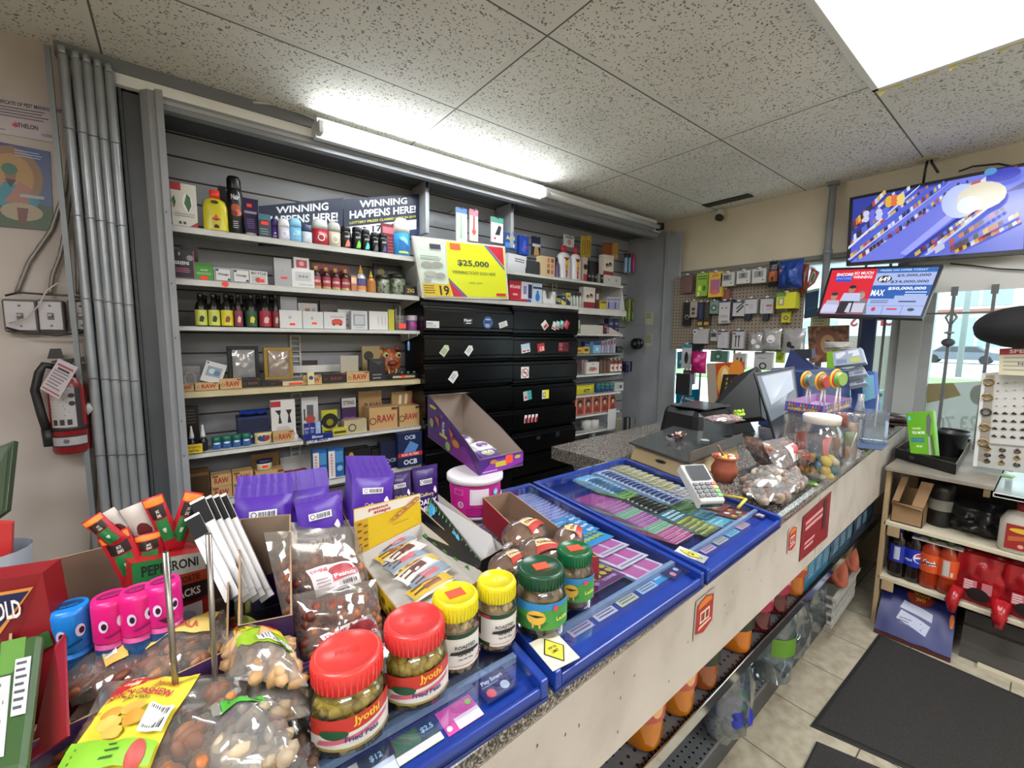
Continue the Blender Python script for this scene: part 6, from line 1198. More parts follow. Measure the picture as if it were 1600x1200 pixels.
# cookie carton
kb=mat('7d6350',.8)
R0,R1=rp(797,768,'z',S+.06),rp(937,852,'z',S+.06)
ck=tray_box('cookie_carton','open brown carton with red outside holding bagged cookies','carton',(.47,.50),(R1.x,R1.y),(R0.x,R0.y),(.51,.75),S,.04,.06,'8c1c2c',kb,[('t',.5,.5,.4,'KHARI',.5,'d8c8b0')],[('t',.3,.5,.4,'Khari',.3,'d8c8b0')])
def cookie_bag(label,px,py,z,r,sd,sq,items,rz):
 p=rp(px,py,'z',z);t=thing('cookie_bag',label,'bag of cookies',(p.x,p.y,z),rz);q=M()
 q.ball((0,0,0),r,noisy('browned_crust%d' % sd,[(.35,'5c3018'),(.65,'8c5a34')],50,.5),14,sq);q.build('cookie',t)
 q=M();q.grid(lambda u,v:((r*1.15*sq[0])*math.cos(2*PI*u)*math.sin(PI*(.05+.9*v))*(1+.1*noise.noise(Vector((u*8,v*8,sd)))),(r*1.15*sq[1])*math.sin(2*PI*u)*math.sin(PI*(.05+.9*v)),-r*1.15*sq[2]*math.cos(PI*(.05+.9*v))*(1+.15*noise.noise(Vector((u*6,v*9,sd+4))))),20,12,glass('fff6ee',.5,.08,.1,'e0d0c0'))
 q.ball((-r*1.35*sq[0],0,r*.1),r*.3,glass('fff6ee',.5,.08,.3,'d8d0c8'),6,(1.6,.5,.5));q.build('clear_film',t)
 q=M();q.deco(1,1,items,lambda a,b_,e:tuple(Vector(((a-.5)*r*1.5,(b_-.5)*r*1.3-r*.2,0))+Vector((0,0,r*sq[2]*1.18*math.sqrt(max(.1,1-((a-.5)*1.2)**2-((b_-.5)*1.2)**2))+e))),seg=6);q.build('printed_label',t)
ckl=[('p',[(.1,0),(1,.1),(1,.5),(.2,.4)],'a83428'),('p',[(.2,.3),(.9,.3),(.8,.9),(.3,.8)],'cbb888'),('t',.5,.5,.14,'Khari',.5,'6c3a24'),('p',[(.6,.5),(.8,.5),(.7,.8)],'e8e0d0')]
cookie_bag('bag of round brown cookies at the back of brown carton',820,838,S+.05,.036,1,(1.1,1,.75),ckl,.3)
cookie_bag('bag of cookies with cream label in the middle of the brown carton',845,868,S+.045,.034,2,(1.2,1,.7),ckl,-.3)
cookie_bag('bag of cookies against the far wall of the brown carton',888,846,S+.05,.03,3,(1.3,.8,.8),ckl,.6)
cookie_bag('bag of cookies poking out in front of the black candy carton',798,880,S+.04,.028,4,(1.4,.9,.6),ckl,.1)

# ------------------------------------------------------------------ pink tub with hot nuts carton on top
c,R,H=stand(697,780,770,742,815,TZ,735,738)
tub=thing('candy_tub','magenta plastic tub with white rim holding up the hot nuts carton','tub',(c.x,c.y,TZ+.0008),-.35)
pink=mat('b01c7c',.35);q=M();q.lathe([(R*.86,0),(R*.88,.003),(R*.97,H*.86)],pink,28);q.build('tub_body',tub)
q=M();q.lathe([(R*.97,H*.86),(R*1.06,H*.87),(R*1.06,H*.985),(R*1.02,H)],mat('d0ccd0',.35),28);q.build('white_lid',tub)
q=M();q.lathe([(R*.87,0),(R*.95,.0005),(R*.92,.006)],mat('c8c0c8',.35),28,caps=False);q.build('white_foot',tub)
q=M();q.cylprint(R*.955,.01,H*.8,2.6,[('r',.0,.0,1,1,'b01c7c'),('r',.34,.4,.62,.95,'d4ccd4'),('ln',.36,.42,.6,.92,9,'6a5c6c'),('r',.08,.72,.24,.92,'c85aa0'),('r',.1,.75,.22,.89,'a01c74'),('c',.2,.38,.11,'e0d0e0'),('c',.2,.38,.085,'7c1c5c'),('t',.2,.38,.1,'U',.1,'e0d0e0'),('c',.74,.78,.13,'3a8cb8'),('c',.74,.78,.09,'a0c0d4'),('c',.93,.5,.2,'d0303c'),('c',.93,.5,.17,'ece4e8'),('t',.93,.5,.16,'Dubble',.1,'c02c44'),('c',.78,.18,.12,'d8a8cc'),('c',.78,.18,.08,'b04a94'),('c',.78,.18,.04,'e0c8dc'),('c',.7,.35,.05,'d8a8cc'),('ln',.3,.05,.6,.3,3,'94186c')]);q.build('wrap_label',tub)
ZT2=TZ+H+.002
FLb,FRb,BLb=rp(749,743,'z',ZT2),rp(817,727,'z',ZT2),rp(655,672,'z',ZT2)
BLb=FLb+(BLb-FLb)*.8
wv=Vector((FRb.x-FLb.x,FRb.y-FLb.y));dv=Vector((BLb.x-FLb.x,BLb.y-FLb.y));FLv=Vector((FLb.x,FLb.y))
hk=thing('snack_carton','purple hot nuts carton with sloping open top, standing on magenta tub','carton',(FLb.x,FLb.y,ZT2));W2,D2=wv,dv
hb_=rp(646,620,'y',FLb.y+dv.y).z-ZT2;hf_=.036
prp=mat('40186c',.35);inn=mat('a3958a',.75)
def pt(u,v,z):p=W2*u+D2*v;return (p.x,p.y,z)
lp=[(0,0),(1,0),(1,hb_),(.93,hb_*1.0),(.3,hf_*2.0),(.0,hf_)]
for u,nm,its in ((0,'left_side',[('p',[(0,0),(.5,0),(.62,.25),(.2,.35)],'6c1c80'),('t',.62,.52,.13,'HOT',.22,'e0dce8'),('t',.62,.37,.13,'NUTS',.26,'e0dce8'),('t',.66,.68,.07,'Todis',.14,'c0b83a'),('r',.54,.25,.7,.31,'b8b42c'),('e',.38,.3,.09,.1,'7c3420'),('e',.37,.29,.06,.07,'b07c4c'),('e',.52,.13,.05,.09,'7ca84c'),('e',.85,.8,.09,.04,'b0b43a'),('e',.88,.42,.05,.1,'8a9a3a'),('p',[(.45,.35),(.5,.55),(.42,.45)],'c86a2c'),('p',[(.7,.42),(.8,.62),(.72,.6)],'c86a2c')]),(1,'right_side',[])):
 q=M();v=[pt(u,a,b_) for a,b_ in lp];q.add(v,[tuple(range(len(v)))] if u==0 else [tuple(range(len(v)))[::-1]],prp)
 v2=[pt(u+(.015 if u==0 else -.015),a,b_) for a,b_ in lp];q.add(v2,[tuple(range(len(v)))[::-1]] if u==0 else [tuple(range(len(v)))],inn)
 nrm=Vector((-W2.x,-W2.y,0)).normalized()
 if its:q.deco(1,hb_,its,lambda a,b_,e:tuple(Vector(pt(0,1-a,b_))+nrm*e)) if 0 else q.deco(1,hb_,[tuple([k_[0]]+[([(1-x_,y_) for x_,y_ in z_] if isinstance(z_,list) else (1-z_ if i_ in (0,) and k_[0] in 'tecr' else z_)) for i_,z_ in enumerate(k_[1:])]) if k_[0] != 'r' else ('r',1-k_[3],k_[2],1-k_[1],k_[4],k_[5]) for k_ in its],lambda a,b_,e:tuple(Vector(pt(0,1-a,b_))+nrm*e))
 q.build(nm,hk)
q=M();q.add([pt(0,0,0),pt(1,0,0),pt(1,0,hf_),pt(0,0,hf_)],[(0,1,2,3)],prp);q.add([pt(0,.01,0),pt(1,.01,0),pt(1,.01,hf_),pt(0,.01,hf_)],[(3,2,1,0)],inn)
nf=Vector((W2.y,-W2.x,0)).normalized()
q.deco(1,hf_,[('p',[(0,0),(.6,0),(1,.3),(1,.9),(.3,.8)],'74208c'),('r',.35,.3,.6,.65,'b0a82c'),('r',.58,.4,.74,.95,'ff4a24'),('e',.3,.7,.08,.14,'a86a34'),('e',.86,.72,.07,.12,'9a9c3c'),('ln',.06,.06,.5,.18,1,'c8b8d8')],lambda a,b_,e:tuple(Vector(pt(a,0,b_))+nf*e));q.build('front_wall',hk)
q=M();q.add([pt(0,1,0),pt(1,1,0),pt(1,1,hb_),pt(0,1,hb_)],[(3,2,1,0)],prp);q.add([pt(0,.99,0),pt(1,.99,0),pt(1,.99,hb_),pt(0,.99,hb_)],[(0,1,2,3)],inn)
q.add([pt(.0,1,hb_),pt(.98,1,hb_),pt(.9,.78,hb_+.012),pt(-.12,.85,hb_+.012)],[(0,1,2,3)],mat('c4bdb8',.6));q.build('back_wall',hk)
q=M();q.prism([pt(0,0,0)[:2],pt(1,0,0)[:2],pt(1,1,0)[:2],pt(0,1,0)[:2]],.0,.0015,inn);q.build('carton_floor',hk)
for k in range(4):
 q=M();pillow(q,.07,.055,.018,mat(('4a2478','c8c4c8','5a2c84','b8b8bc')[k],.3),80+k,8,.5,[('r',.1,.1,.9,.9,('4a2074','d0ccd0')[k % 2]),('e',.5,.5,.3,.25,('8a9a5c','7a5a9c')[k % 2]),('t',.5,.5,.2,'NUTS',.5,('e0dce8','3a1c5c')[k % 2])])
 p=W2*(.45+.1*(k % 2))+D2*(.15+.13*k);solo('nut_packet',q,'crinkled purple and white nut packet inside the hot nuts carton, %s' % ('at its front edge','second from its front','third from its front','at its back')[k],'packet',(FLb.x+p.x,FLb.y+p.y-.02,ZT2+.012+.006*(k % 2)),.3*k,rx=UP+.25)

# ------------------------------------------------------------------ left: candy spray tray, meat sticks, pouches
kb2=mat('6a5444',.85);SB=CZ-.40
zt_=CZ-.275
q0,q1=rp(75,886,'z',zt_),rp(432,945,'z',zt_)
bxc=tray_box('cardboard_tray','open brown cardboard tray holding candy sprays and meat sticks','carton',(-.125,.48),(.025,.51),(.05,.755),(-.165,.73),SB,.07,.125,'3a1c50',kb2,sitems=[('t',.5,.3,.2,'MINI',.3,'b06a3c')])
for k,(px,py,c_,lab) in enumerate(((108,946,'1474c4','bright blue candy spray can with cartoon eyes, leftmost of the four'),(172,931,'d01c74','pink candy spray can with a crooked smile, between the blue one and another pink'),(215,921,'d01c74','pink candy spray can, second from the right, worried face'),(254,908,'c81c78','pink candy spray can with open black smile, behind the left prong'))):
 p=rp(px,py,'z',CZ-.288+.004*k);t=thing('candy_spray_can',lab,'candy can',(p.x,p.y+.0,p.z-.092),.1);r=.0155
 M().lathe([(r*.9,0),(r,.003),(r,.046)],mat(c_ if k==0 else 'b83c7c',.35),18).build('can_body',t)
 q=M();q.lathe([(r*1.04,.046),(r*1.06,.048),(r*1.06,.086),(r*.98,.092)],mat(c_,.3),20);dk=('0c3a68','7c1450')[k>0]
 q.top(-r,r,-r,r,.0921,[('e',.5,.55,.36,.22,dk),('t',.5,.42,.14,'PUSH',.5,c_)]);q.build('cap',t)
 q=M();q.cylprint(r*1.07,.05,.084,2.2,[('e',.3,.5,.11,.2,'d8c8e0'),('e',.7,.56,.11,.2,'d8c8e0'),('e',.32,.5,.06,.11,'2c1424'),('e',.72,.56,.06,.11,'2c1424')]+([('p',[(.3,.2),(.7,.25),(.5,.02)],'3c0c20')] if k==3 else [('p',[(.3,.16),(.7,.28),(.72,.22),(.4,.1)],dk)]));q.build('face_print',t)
 q=M();q.cylprint(r*1.012,.004,.042,2.4,[('r',0,.5,1,.95,'1c3c6c'),('t',.5,.74,.2,'JUICY',.6,'0c5a8a'),('t',.5,.3,.32,'RUSH',.8,'ece8f0')]);q.build('wrap_label',t)
# meat stick carton
p0,p1=rp(207,905,'y',.665),rp(322,893,'y',.69)
ms=quad3('meat_stick_carton','green and red pepperoni stick carton standing in the cardboard tray','carton',[(p0.x,.665,SB+.004),(p1.x,.69,SB+.004),(p1.x,.69,rp(322,860,'y',.69).z),(p0.x,.665,rp(207,880,'y',.665).z)],.045,'9c1c1c',
     [('r',0,.76,.5,1,'1c6a34'),('r',.5,.76,1,1,'a8a8a0'),('t',.5,.89,.12,'PEPPERONI',.8,'14201c'),('r',.5,.62,1,.76,'a03a1c'),('t',.75,.69,.08,'SORTIE',.3,'3c2010'),('r',.45,.4,1,.62,'1c0c0c'),('t',.7,.5,.13,'JACKS',.5,'d8d0c8'),('r',.2,0,.9,.36,'b4b0b0'),('e',.6,.2,.2,.1,'8c90a0')])
for k,(px,py,tx,ty,ww) in enumerate(((150,816,190,850,.02),(183,845,215,905,.03),(232,843,240,890,.028),(243,790,272,855,.022),(298,784,270,860,.022),(212,800,240,850,.026),(172,806,205,840,.018))):
 Y=.69+.004*k;a=rp(tx,ty,'y',Y);b_=rp(px,py,'y',Y);L=(b_-a).length;an=math.atan2(b_.x-a.x,b_.z-a.z)
 white_=k in (5,6)
 base='b8b0a8' if white_ else 'b4202c'
 q=M();pillow(q,ww,L*1.2,.012,mat(base,.3),90+k,8,.3,[('e',.5,.4,.3,.2,'5a1c18')] if white_ else [('r',.05,.86,.95,.98,'d87a1c'),('r',.15,.62,.85,.84,'1c1412'),('t',.5,.74,.07,'JACK',.55,'e0d8cc'),('t',.5,.67,.06,'LINKS',.55,'e0d8cc'),('r',.2,.2,.8,.6,'1c6a34'),('t',.5,.4,.08,'PEP',.5,'e0e8e0')])
 solo('meat_stick_packet',q,('red meat stick packet leaning furthest left','red meat stick packet at the front with orange top','dark red meat stick packet between the front one and the tall pair','red meat stick packet in the middle leaning right','tall red meat stick packet leaning left next to the white booklets','opened packet showing white back and dark meat','little white-backed packet at the left')[k],'snack packet',(a.x,Y,a.z),0,ry=an)
# booklets of papers
for k in range(9):
 row=k % 2;i=k//2
 tx,ty=(288+13*i,812+1*i) if row==0 else (296+12*i,786-2*i);bx_,by_=(352+14*i,942) if row==0 else (362+13*i,930)
 Y=.60+.012*row+.006*i;Yt=Y+.05;a=rp(bx_,by_,'y',Y);b_=rp(tx,ty,'y',Yt+.03);dr=(b_-a);L=dr.length;n=Vector((-dr.z,0,dr.x)).normalized();wv2=Vector((.9,-.35,0));wv2=(wv2-dr*(wv2.dot(dr)/dr.dot(dr))).normalized()*.017
 P=[a,a+wv2,b_+wv2,b_]
 quad3('cone_pouch','slim white pouch with black top, %s of the leaning rows in the cardboard tray' % ('leftmost front','leftmost rear','second front','second rear','third front','third rear','fourth front','fourth rear','rightmost')[k],'pouch',P,.005,'c4c2c0',[('r',0,.74,1,1,mat('0a0a0c',.6,0,.2)),('r',0,.975,1,1,'d0d0d0'),('r',.4,.1,.46,.7,'9c9a98'),('t',.7,.4,.03,'V',.3,'6a6866')])
tray_box('cardboard_box','tall brown box with purple outside around the leaning white pouches','carton',(.035,.515),(.085,.5),(.125,.71),(.06,.735),SB,.09,.125,'281040',mat('7c6a58',.85),[('t',.5,.6,.1,'MINI',.5,'a0522c'),('t',.5,.45,.1,'EGGS',.5,'a0522c')],floor=False)
# prongs through the bags
for px,a_,b_,nm in ((258,861,1045,'left'),(323,833,1030,'right')):
 top=rp(px,a_,'y',.475);bot=rp(px+(13 if nm=='left' else 3),b_,'y',.475)
 q=M();q.tube([(0,0,0),(0,.0,top.z-TZ-.002)],.0026,mat('8a847e',.3,.9),10);solo('metal_prong',q,nm+' upright metal prong rising between the nut bags','metal rod',((top.x+bot.x)/2,.475,TZ+.001),0,ry=(top.x-bot.x)/.15*.5)
# red carton and green pouch at the far left
ra,rb=rp(-60,915,'y',.62),rp(66,895,'y',.62)
quad3('red_carton','dark red carton with navy triangle logo and green ribbon at the far left','carton',[(ra.x,.62,SB),(rb.x+.012,.6,SB),(rb.x,.62,rb.z),(ra.x,.62,ra.z)],.03,'7c141c',
      [('p',[(.3,.62),(.86,.92),(.2,.92)],'c8843c'),('p',[(.3,.66),(.8,.9),(.24,.9)],'141c44'),('t',.5,.8,.12,'OLD',.36,'d8d4d0'),('p',[(.0,.5),(.95,.62),(.98,.52),(0,.38)],'2c5a28'),('t',.6,.52,.06,'INDIA',.4,'c8b88a')])
sa,sb_=rp(65,1085,'y',.5),rp(120,1145,'y',.4)
quad3('red_carton_flap','red torn carton side with navy logo in front of the candy sprays','carton',[rp(45,1190,'z',CZ-.34),rp(105,1150,'z',CZ-.32),rp(100,990,'z',CZ-.30),rp(85,1010,'z',CZ-.295)],.002,'8c1a24',[('p',[(.1,.1),(.7,.2),(.7,.5)],'141c44'),('t',.45,.25,.1,'OLD',.4,'d8d4d0')])
quad3('green_pouch','green foil pouch with white printed panels at the far left edge','pouch',[rp(-70,1230,'y',.42),rp(48,1200,'y',.42),rp(72,985,'y',.56),rp(-60,1015,'y',.56)],.02,'35502a',[('r',.45,.68,.75,.98,'568038'),('r',.0,.68,.42,.96,'4a7432'),('r',.1,.1,.6,.66,'b4b4b4'),('ln',.13,.15,.58,.62,7,'5a5c60'),('r',.64,.34,.84,.78,'b8b8b8'),('ln',.66,.36,.82,.76,7,'4a4c50')],bev=.006)
cp=rp(12,900,'y',.85);t=thing('paper_cup','white cup with red sachets behind the red carton at left edge','cup',(cp.x-.01,.85,TZ+.01))
q=M();hh=rp(12,855,'y',.85).z-TZ-.01;q.lathe([(.028,0),(.036,hh)],mat('a8b0b8',.5),16,caps=False);q.lathe([(.0275,.002),(.0355,hh)],mat('8a9098',.5),16,caps=False);q.build('cup_body',t)
q=M()
q.hexa([(-.02,-.01,.03),(.01,-.01,.03),(.01,0,.03),(-.02,0,.03)],[(-.012,-.012,hh+.045),(.022,-.012,hh+.035),(.022,0,hh+.035),(-.012,0,hh+.045)],mat('b02c2c',.35));q.build('red_sachet',t)
q=M();q.hexa([(-.03,.006,.03),(-.01,.006,.03),(-.01,.01,.03),(-.03,.01,.03)],[(-.03,.006,hh+.09),(-.008,.006,hh+.08),(-.008,.01,hh+.08),(-.03,.01,hh+.09)],mat('244a9c',.35));q.build('blue_sachet',t)
# ================================================================== right half of the counter top
K=CTZ+.001
def lath(name,label,cat,parts,loc,group=None,rz=0):
 """parts: (part name, profile, material, options)"""
 t=thing(name,label,cat,loc,rz,group)
 for nm,prof,m,kw in parts:M().lathe(prof,m,kw.pop('n',24),**kw).build(nm,t)
 return t
# card reader, propped on the right tray
b0=rp(1112,789,'z',TZ+.018);t0=rp(1106,733,'y',b0.y+.055)
up=(t0-b0);L=up.length;wv3=(rp(1138,787,'z',TZ+.004)-rp(1088,790,'z',TZ+.004));wv3=wv3.normalized();upn=(up-wv3*up.dot(wv3)).normalized();nn_=wv3.cross(upn).normalized()
T=Matrix.Identity(4)
for i in range(3):T[i][0]=wv3[i];T[i][1]=upn[i];T[i][2]=nn_[i]
t=thing('card_reader','white card payment reader with grey screen propped on the right tray','card reader',b0)
q=M();q.T=T;q.hexa([(-.034,0,-.014),(.034,0,-.014),(.036,L,-.012),(-.036,L,-.012)],[(-.032,.002,.014),(.032,.002,.014),(.035,L,.012),(-.035,L,.012)],mat('c4c4c0',.35));q.build('reader_body',t,.004,3)
q=M();q.T=T;q.top(-.026,.026,L*.54,L*.94,.0152,[('r',0,0,1,1,mat('16181a',.4,0,.2)),('r',.06,.05,.94,.95,mat('2a2e31',.45,0,.15))]);q.build('screen',t)
kc={3:'b83a34',7:'c8b83a',11:'4a9a4a',15:'4a9a4a'}
q=M();q.T=T
for k in range(16):
 x_=-.024+.016*(k % 4);y_=L*(.44-.1*(k//4));q.box(x_-.006,x_+.006,y_-L*.034,y_+L*.034,.0145,.0175,mat(kc.get(k,'26282c'),.4))
q.build('keypad',t)['kind']='stuff'
q=M();q.T=T;q.box(-.028,.028,-.002,.0,-.006,.004,mat('1a1a1a'));q.build('card_slot',t)
q=M();q.tube([(b0.x+.07,b0.y-.03,TZ+.004),(b0.x+.10,b0.y-.035,TZ+.02),(b0.x+.12,b0.y-.01,TZ+.012),(b0.x+.125,b0.y+.03,TZ+.004)],.0035,mat('c8b83c'));q.build('x',None)
o=COL.objects[-1];o.name='cable';tag(o,'short yellow cable curving right of the card reader','cable')
# clay pot with sweets
c,R,H=stand(1107,1150,728,1130,756,K,1127,711)
clay=noisy('terracotta',[(.3,'8a4630'),(.7,'a4583e')],30,.7)
t=lath('clay_pot','small terracotta pot filled with sweets behind the card reader','pot',[('pot_body',[(R*.6,0),(R*.95,H*.25),(R,H*.5),(R*.72,H*.78),(R*.78,H*.84),(R*1.0,H*.93),(R*.98,H),(R*.86,H*.98),(R*.7,H*.8)],clay,{'caps':False})],(c.x,c.y,K))
for k in range(16):
 a=k*2.4;r_=R*.75*math.sqrt((k % 8)/8);q=M();q.ball((0,0,0),.008,mat(('c8a83c','d8c87c','a83c34','e0d8c0')[k % 4],.35),7,(1.3,.8,.7));solo('wrapped_sweet',q,'small wrapped sweet heaped in the terracotta pot','sweet',(c.x+r_*math.cos(a),c.y+r_*math.sin(a),K+H*.97),a,'sweets in the clay pot')
q=M();q.tube([(0,0,0),(-.018,.01,.035)],.004,mat('7c5a44'));solo('wooden_stick',q,'short brown stick poking out of the terracotta pot','stick',(c.x-R*.3,c.y,K+H))
# weighing scale
zt=K+.065
A_=[rp(972,712,'z',K),rp(1072,752,'z',K)]
s_fl,s_bl,s_br,s_fr=rp(1078,722,'z',zt),rp(983,690,'z',zt),rp(1060,662,'z',zt),rp(1160,690,'z',zt)
cc=(s_fl+s_bl+s_br+s_fr)/4;t=thing('weighing_scale','counter scale with dark glass plate on a beige base','scale',(cc.x,cc.y,K));q=M();sh=lambda p,f,z:((p.x-cc.x)*f,(p.y-cc.y)*f,z)
q.hexa([sh(p,.97,0) for p in (s_fl,s_fr,s_br,s_bl)],[sh(p,.9,.052) for p in (s_fl,s_fr,s_br,s_bl)],mat('b8a47c',.6));q.build('base',t,.004)
q=M();q.hexa([sh(p,1,.056) for p in (s_fl,s_fr,s_br,s_bl)],[sh(p,1,.064) for p in (s_fl,s_fr,s_br,s_bl)],mat('3c403f',.12));q.build('glass_plate',t,.002)
q=M();a,b_=sh(s_fl,1,.064),sh(s_fr,1,.064);q.hexa([a,b_,(b_[0],b_[1]+.004,.064),(a[0],a[1]+.004,.064)],[(a[0],a[1],.095),(b_[0],b_[1],.095),(b_[0],b_[1]+.004,.095),(a[0],a[1]+.004,.095)],mat('5a5650',.2));q.build('guard_strip',t)
q=M();m0=Vector(sh(s_fl,.95,.03)).lerp(Vector(sh(s_bl,.95,.03)),.45);q.ball(m0,.01,mat('202020'),8,(.4,2.2,.6));q.build('level_slot',t)
q=M();q.lathe([(.012,.0645),(.016,.066),(.016,.069),(.012,.07)],mat('9a9a98',.3),14,c=((s_fr.x-cc.x)*.35,(s_fr.y-cc.y)*.35));q.build('centre_knob',t)
# receipt printer and black register behind
def box3(name,label,cat,P,z0,h,m,parts=(),bev=.004,topf=1.):
 """block whose four base corners are world points"""
 c=sum((Vector(p) for p in P),Vector())/4;t=thing(name,label,cat,(c.x,c.y,z0));q=M()
 q.hexa([(p.x-c.x,p.y-c.y,0) for p in P],[((p.x-c.x)*topf,(p.y-c.y)*topf,h) for p in P],m);q.build('casing',t,bev);return t,c
bk=mat('141416',.35)
P4=[Vector((x,y,0)) for x,y in ((1.66,.88),(1.92,.84),(1.95,1.06),(1.70,1.10))]
t,c=box3('till_printer','black till unit with sloped glossy front between the scale and screens','till',P4,K,.15,mat('1b1c1f',.25),bev=.03,topf=.86)
q=M();q.box(-.12,.1,-.1,.06,.151,.156,mat('2c2d30',.2));q.build('paper_cover',t,.002)
p=rp(1140,655,'z',K+.165);q=M();pillow(q,.13,.06,.03,glass('f0e8e8',.4,.1,.35,'c0a8a8'),5,10,.6);q2=q
t=thing('sweet_bag','clear bag of pinkish sweets tied with lime ribbon on the black till','bag',(p.x,p.y,K+.16),-.5,rx=UP)
q.build('clear_film',t);q=M();clump(q,30,lambda rr:Vector((rr.uniform(-.05,.05),rr.uniform(-.012,.0),rr.uniform(.01,.05))),.006,[mat('b0989c'),mat('8c6c70')],3);q.build('sweets',t)['kind']='stuff'
q=M();clump(q,16,lambda rr:Vector((.065+rr.uniform(-.012,.012),rr.uniform(-.03,.0),.035+rr.uniform(-.012,.012))),.008,[mat('a8cc3c',.5),mat('90b82c',.5)],4,(1.3,.6,.6));q.build('lime_ribbon',t)
p=rp(1060,677,'z',K+.09);q=M();clump(q,22,lambda rr:Vector((rr.uniform(-.05,.05),rr.uniform(-.02,.02),rr.uniform(.008,.02))),.008,[mat('5a1c2c'),mat('a8746c'),mat('2c1418'),mat('c8b0a0')],8,(1.4,.8,.6));solo('sweet_pile',q,'little pile of dark red wrapped sweets at the back of the scale','sweets',(p.x,p.y,K+.07));COL.objects[-1]['kind']='stuff'
# black display board seen from the side, and the touch screen
def Yq(Y,*pts):return [rp(a,b_,'y',Y) for a,b_ in pts]
def mixq(*pts):return [rp(a,b_,'x',X_) for a,b_,X_ in pts]
P4=[Vector((x,y,0)) for x,y in ((1.93,.93),(2.16,.86),(2.22,1.0),(2.0,1.08))]
t,c=box3('till_monitor','black monitor seen from behind, leaning between scale and touch screen','monitor',P4,K,.1,bk,topf=.6)
quad3('monitor_back',None,None,mixq((1090,662,2.05),(1190,652,2.0),(1182,572,2.12),(1148,588,2.15)),.04,'101113',(),.004,parent=t)
ts=[rp(1220,690,'x',1.99),rp(1248,648,'x',2.06),rp(1240,573,'x',2.12),rp(1177,584,'x',2.02)]
ts=[rp(1213,694,'x',1.98),rp(1252,660,'x',2.05),rp(1242,572,'x',2.12),rp(1178,583,'x',2.0)]
quad3('touch_screen','tilted till touch screen with pale reflective face and black bezel','monitor',ts,.02,'1a1b1e',[('r',.05,.05,.95,.95,mat('6f7880',.12)),('r',.05,.05,.95,.3,mat('3a3e44',.1)),('p',[(.2,.5),(.9,.6),(.9,.93),(.15,.93)],mat('a0aab4',.1))],.003)
# big clear sweet jars
def clear_jar(label,meas,lidc,fills,lidh=.1,neck=.78,p=2.6,band=None):
 c,R,H=stand(*meas);t=thing('sweet_jar',label,'jar',(c.x,c.y,K));h=H*(1-lidh)
 M().lathe([(R*.9,.001),(R,h*.05),(R,h*.72),(R*.9,h*.85),(R*neck,h*.93),(R*neck,h)],glass('fafaf8',.3,.04,.04,'d8d8d8'),28,p=p,caps=False).build('clear_body',t)
 if lidc:q=M();q.lathe([(R*neck*1.08,h*.97),(R*neck*1.1,H*.98),(R*neck*1.02,H)],mat(lidc,.4),28);q.build('lid',t)
 if band:q=M();q.cylprint(R*1.02,h*.25,h*.75,1.0,band,a0=-.6);q.build('wrap_label',t)
 for nm,n,r,cols,z0,z1,sq,sd in fills:
  q=M();clump(q,n,lambda rr:(lambda a,ra:Vector((ra*math.cos(a),ra*math.sin(a),z0*h+rr.random()*(z1-z0)*h)))(rr.uniform(0,2*PI),R*.85*math.sqrt(rr.random())),r,[mat(x,.35) for x in cols],sd,sq);q.build(nm,t)['kind']='stuff'
 return t,c,R,h
t,c,R,h=clear_jar('big clear jar with white lid holding pink straws and wrapped sweets, nearest the counter edge',(1239,1311,705,1275,752,K,1275,647),'c8c6be',[('wrapped_sweets',46,.014,['b89a3c','c8b04a','2c6a7c','1c4a3c','a87040','c8c0a8','4a7a8c'],.06,.42,(1.2,.9,.8),5)])
q=M()
for k in range(16):x_=-.035+.0045*k;q.tube([(x_*.4-.01,-.02,h*.38),(x_-.0,-.02+.002*(k % 3),h*.72)],.0035,mat('c8787c',.35),6)
q.build('pink_straws',t)['kind']='stuff'
clear_jar('clear jar with red printed label standing behind the white-lidded jar',(1213,1250,690,1236,738,K,1233,648),None,[('sweets',20,.01,['8a7a70','a09088'],.05,.2,(1,1,1),6)],0,.95,3,[('r',0,0,1,1,'b02c30'),('t',.5,.5,.3,'XO',.6,'d8a8a0')])
c,R,H=stand(1298,1345,680,1318,728,K,1322,642);t=thing('clear_bucket','clear ribbed plastic tub with a flared rim and few sweets, right of the big jar','tub',(c.x,c.y,K))
q=M();q.lathe([(R*.72,.001),(R*.76,.01),(R*.96,H*.85),(R*1.0,H*.9),(R*1.1,H*.93),(R*1.1,H),(R*1.02,H)],glass('f4f6f8',.35,.05,.07,'c8ccd0'),28,caps=False);q.build('clear_body',t)
for k in range(5):q=M();pillow(q,.04,.05,.02,mat(('8c5c34','a8643c','6c7c5c','b89c8c','7c3c2c')[k],.35),k,6,.5);put(q.build('wrapped_snack',t),(.02*math.cos(k*1.9),.02*math.sin(k*1.9),.01+.03*k),k*1.3)
q=M();q.tube([(-.02,-.02,.06),(-.005,-.03,.12)],.0025,mat('d0ccc4'));q.build('white_stick',t)
